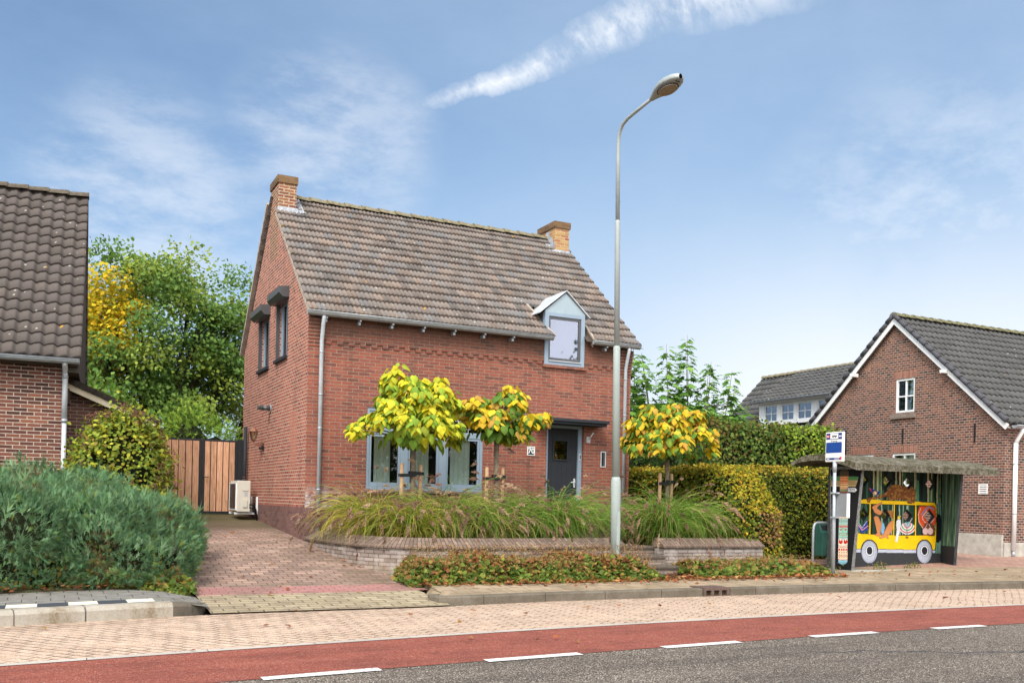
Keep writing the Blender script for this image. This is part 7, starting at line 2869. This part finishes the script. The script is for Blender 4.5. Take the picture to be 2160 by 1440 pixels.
# small flowering perennials left of the steps
o = thing('lavender_tuft', (4.72, -1.3, .6), 'small reddish flowering tuft beside the path to the door', 'plant')
pts, _ = arcs(160, (4.72, -1.3, .60), .12, (.3, .65), 78, 45, 6)
strips('stems', o, M['grass_blade'], pts, np.full((160, 6), .003), pick([(.42, .26, .13), (.36, .18, .10), (.28, .24, .08)], 160))
tip = pts[:, -1]
P = np.repeat(tip, 8, 0) + sph(160 * 8) * .02
scatter('blooms', o, M['leaf_matte'], P, sph(len(P)), sph(len(P)), .022, *ROUND, pick([(.40, .17, .10), (.46, .24, .12)], len(P)))


# ---- ground cover in front of the walls
def ground_cover(label, xr, yf, yb, h, n, seedbits, redness, zf):
    x = rng.uniform(*xr, n)
    fr = rng.random(n)
    y = yf(x) + (yb(x) - yf(x)) * fr
    prof = np.clip(np.minimum(fr * 3.2, 1.0), 0, 1) * np.clip(np.minimum((x - xr[0]) * 4 + .3, (xr[1] - x) * 4 + .3), 0, 1)
    lump = .75 + .25 * np.sin(x * 5.3 + y * 3) * np.sin(x * 2.1 + 1)
    zt = h * prof * lump
    u = rng.random(n)
    z = zf + zt * (1 - u ** 2.2 * .9)
    P = np.stack([x, y, z], 1)
    D = sph(n) + np.array([0, -.5, .1])
    C = pick([(.15, .24, .04), (.23, .31, .055), (.11, .18, .04), (.33, .38, .075), (.44, .30, .075), (.40, .21, .075)], n, [.24, .2, .2, .14, .12, .10])
    hi = (z - zf) / max(h, .01)
    red = rng.random(n) < redness * np.clip(hi * 1.3 - .35, 0, 1)
    C[red] = pick([(.40, .19, .07), (.45, .25, .10), (.34, .13, .06)], red.sum())
    o = scatter('ground_cover', None, M['leaf'], P, D, np.array([0, -.55, 1.0]) + sph(n) * .45, rng.uniform(.045, .095, n), *ROUND, C)
    o['label'], o['category'], o['kind'] = label, 'ground cover', 'stuff'
    base_of[o] = Vector((0, 0, 0))
    m = seedbits
    x = rng.uniform(*xr, m); fr = rng.uniform(.18, 1, m)
    y = yf(x) + (yb(x) - yf(x)) * fr
    prof = np.clip(np.minimum(fr * 3.2, 1.0), 0, 1) * np.clip(np.minimum((x - xr[0]) * 4 + .3, (xr[1] - x) * 4 + .3), 0, 1)
    z = zf + h * prof * (.72 + rng.random(m) ** 1.6 * .62)
    scatter('seed_heads', o, M['leaf_matte'], np.stack([x, y, z], 1), sph(m), sph(m), rng.uniform(.015, .034, m), *DIAMOND, pick([(.42, .20, .085), (.50, .30, .13), (.34, .13, .06), (.46, .35, .14), (.28, .22, .06)], m), False)
    return o


cur = lambda xs, ys: (lambda x: np.interp(x, xs, ys))
ground_cover('long strip of reddish cranesbill ground cover in front of the left planter wall', (.55, 4.95), cur([.5, .9, 2, 5.1], [-3.85, -4.15, -4.2, -4.12]), cur([.5, 1.2, 2, 5.1], [-3.3, -3.3, -3.3, -3.15]), .42, 8200, 7000, .75, .16)
ground_cover('low strip of green and yellow ground cover before the right planter wall', (5.72, 8.75), cur([5.6, 8.8], [-4.05, -4.0]), cur([5.6, 8.8], [-3.05, -3.05]), .26, 5200, 2200, .4, .17)
ground_cover('patch of round-leaved ground cover at the front right foot of the juniper', (-3.6, -2.42), cur([-3.6, -2.4], [-3.75, -4.3]), cur([-3.6, -2.4], [-3.3, -3.4]), .25, 1300, 250, .25, .15)

ground_cover('green weedy undergrowth along the front foot of the juniper', (-9.5, -3.3), lambda x: np.array([vk(min(max(q, -20), 0)) + 1.95 for q in np.atleast_1d(x)]), lambda x: np.array([vk(min(max(q, -20), 0)) + 2.5 for q in np.atleast_1d(x)]), .42, 4200, 120, .04, .17)

# ---- fallen leaves
CURL = ([(0, 0, 0), (-.3, .3, .12), (0, .5, -.02), (.3, .3, .14), (-.2, .75, .1), (0, 1, .06), (.2, .75, .08)], [(0, 2, 1), (0, 3, 2), (1, 2, 4), (2, 3, 6), (2, 5, 4), (2, 6, 5)])
P = []
for n, xr, yf, yb, z in ((420, (.6, 5.1), -4.38, -4.0, .165), (620, (5.2, 8.9), -4.28, -3.85, .172), (420, (-9, -2.5), -4.42, -3.95, .20), (60, (1, 15), -4.9, -4.3, .16), (40, (-2.3, .8), -4.4, 2, None), (60, (5.0, 5.7), -4.1, -3.35, .18), (26, (-6, 14), -7.3, -5.6, .01), (8, (-3, 10), -9, -7.6, .012), (40, (9, 15), -4.6, -3.4, .18)):
    x = rng.uniform(*xr, n); y = rng.uniform(yf, yb, n)
    if xr[0] == -9: y = np.array([vk(a) + 1.62 for a in x]) + rng.uniform(0, .42, n)
    zz = np.array([drive_z(a, c) + .012 for a, c in zip(x, y)]) if z is None else np.full(n, z) + rng.uniform(0, .035, n)
    P.append(np.stack([x, y, zz], 1))
P = np.concatenate(P)
n = len(P)
fl_ = scatter('fallen_leaves', None, M['leaf_matte'], P, sph(n) * np.array([1, 1, .25]), np.array([0, 0, 1.0]) + sph(n) * .5, rng.uniform(.045, .10, n), *CURL, pick([(.42, .13, .05), (.36, .10, .045), (.48, .22, .09), (.30, .12, .06), (.52, .30, .10)], n))
fl_['label'], fl_['category'], fl_['kind'] = 'orange-brown fallen leaves scattered along the beds and paving', 'fallen leaves', 'stuff'

# ---- weeds at the foot of the shelter and a climber by the sign
for (x, y, s, lab) in ((10.75, -3.12, .13, 'small weed left of the first painted wheel at the shelter foot'), (11.95, -2.92, .10, 'small weed between the two painted wheels at the shelter foot'), (9.72, -3.0, .16, 'weed growing beside the black totem wall of the shelter')):
    n = 60
    o = thing('weed', (x, y, .19), lab, 'weed', 'weeds at the foot of the bus shelter')
    P = np.array([x, y, .20]) + rng.normal(size=(n, 3)) * np.array([s, s * .4, s * .35]) + np.array([0, 0, s * .4])
    P[:, 2] = np.maximum(P[:, 2], .19)
    scatter('leaves', o, M['leaf'], P, sph(n) + np.array([0, 0, .4]), sph(n) + np.array([0, 0, 1]), rng.uniform(.03, .06, n), *DIAMOND, pick([(.12, .2, .03), (.2, .27, .05), (.3, .2, .08)], n))


# ---- trees across the street (only their mirror image shows, in the window panes)
for (x, y, h, w, lab) in ((13.5, -37.0, 9.0, 3.4, 'broad dark tree across the street, mirrored in the big front window'), (19.5, -38.0, 10.0, 3.6, 'taller dark tree across the street, mirrored beside the door'), (28.0, -36.0, 11.4, 2.3, 'slender tree across the street, mirrored low in the dormer window'), (8.0, -39.0, 8.5, 3.2, 'round tree across the street, mirrored at the left of the front window')):
    o = thing('street_tree', (x, y, 0), lab, 'tree', 'trees across the street')
    mo = [(x, y, h * .62, w, w, h * .36), (x - w * .45, y + .3, h * .52, w * .7, w * .7, h * .24), (x + w * .4, y - .2, h * .55, w * .7, w * .7, h * .26)]
    limbs(o, (x, y, -.1), [(x + random.uniform(-w, w) * .5, y + random.uniform(-w, w) * .5, h * random.uniform(.5, .8)) for _ in range(9)], .22, M['dark_bark'])
    P, N = blob_points(mo, 5200, .20, .8)
    scatter('crown', o, M['leaf'], P, N * .6 + sph(len(P)) * .8 - np.array([0, 0, .3]), N + sph(len(P)) * .5, rng.uniform(.22, .42, len(P)), *OVAL, pick([(.08, .16, .03), (.12, .21, .04), (.06, .12, .025), (.17, .24, .05)], len(P)))
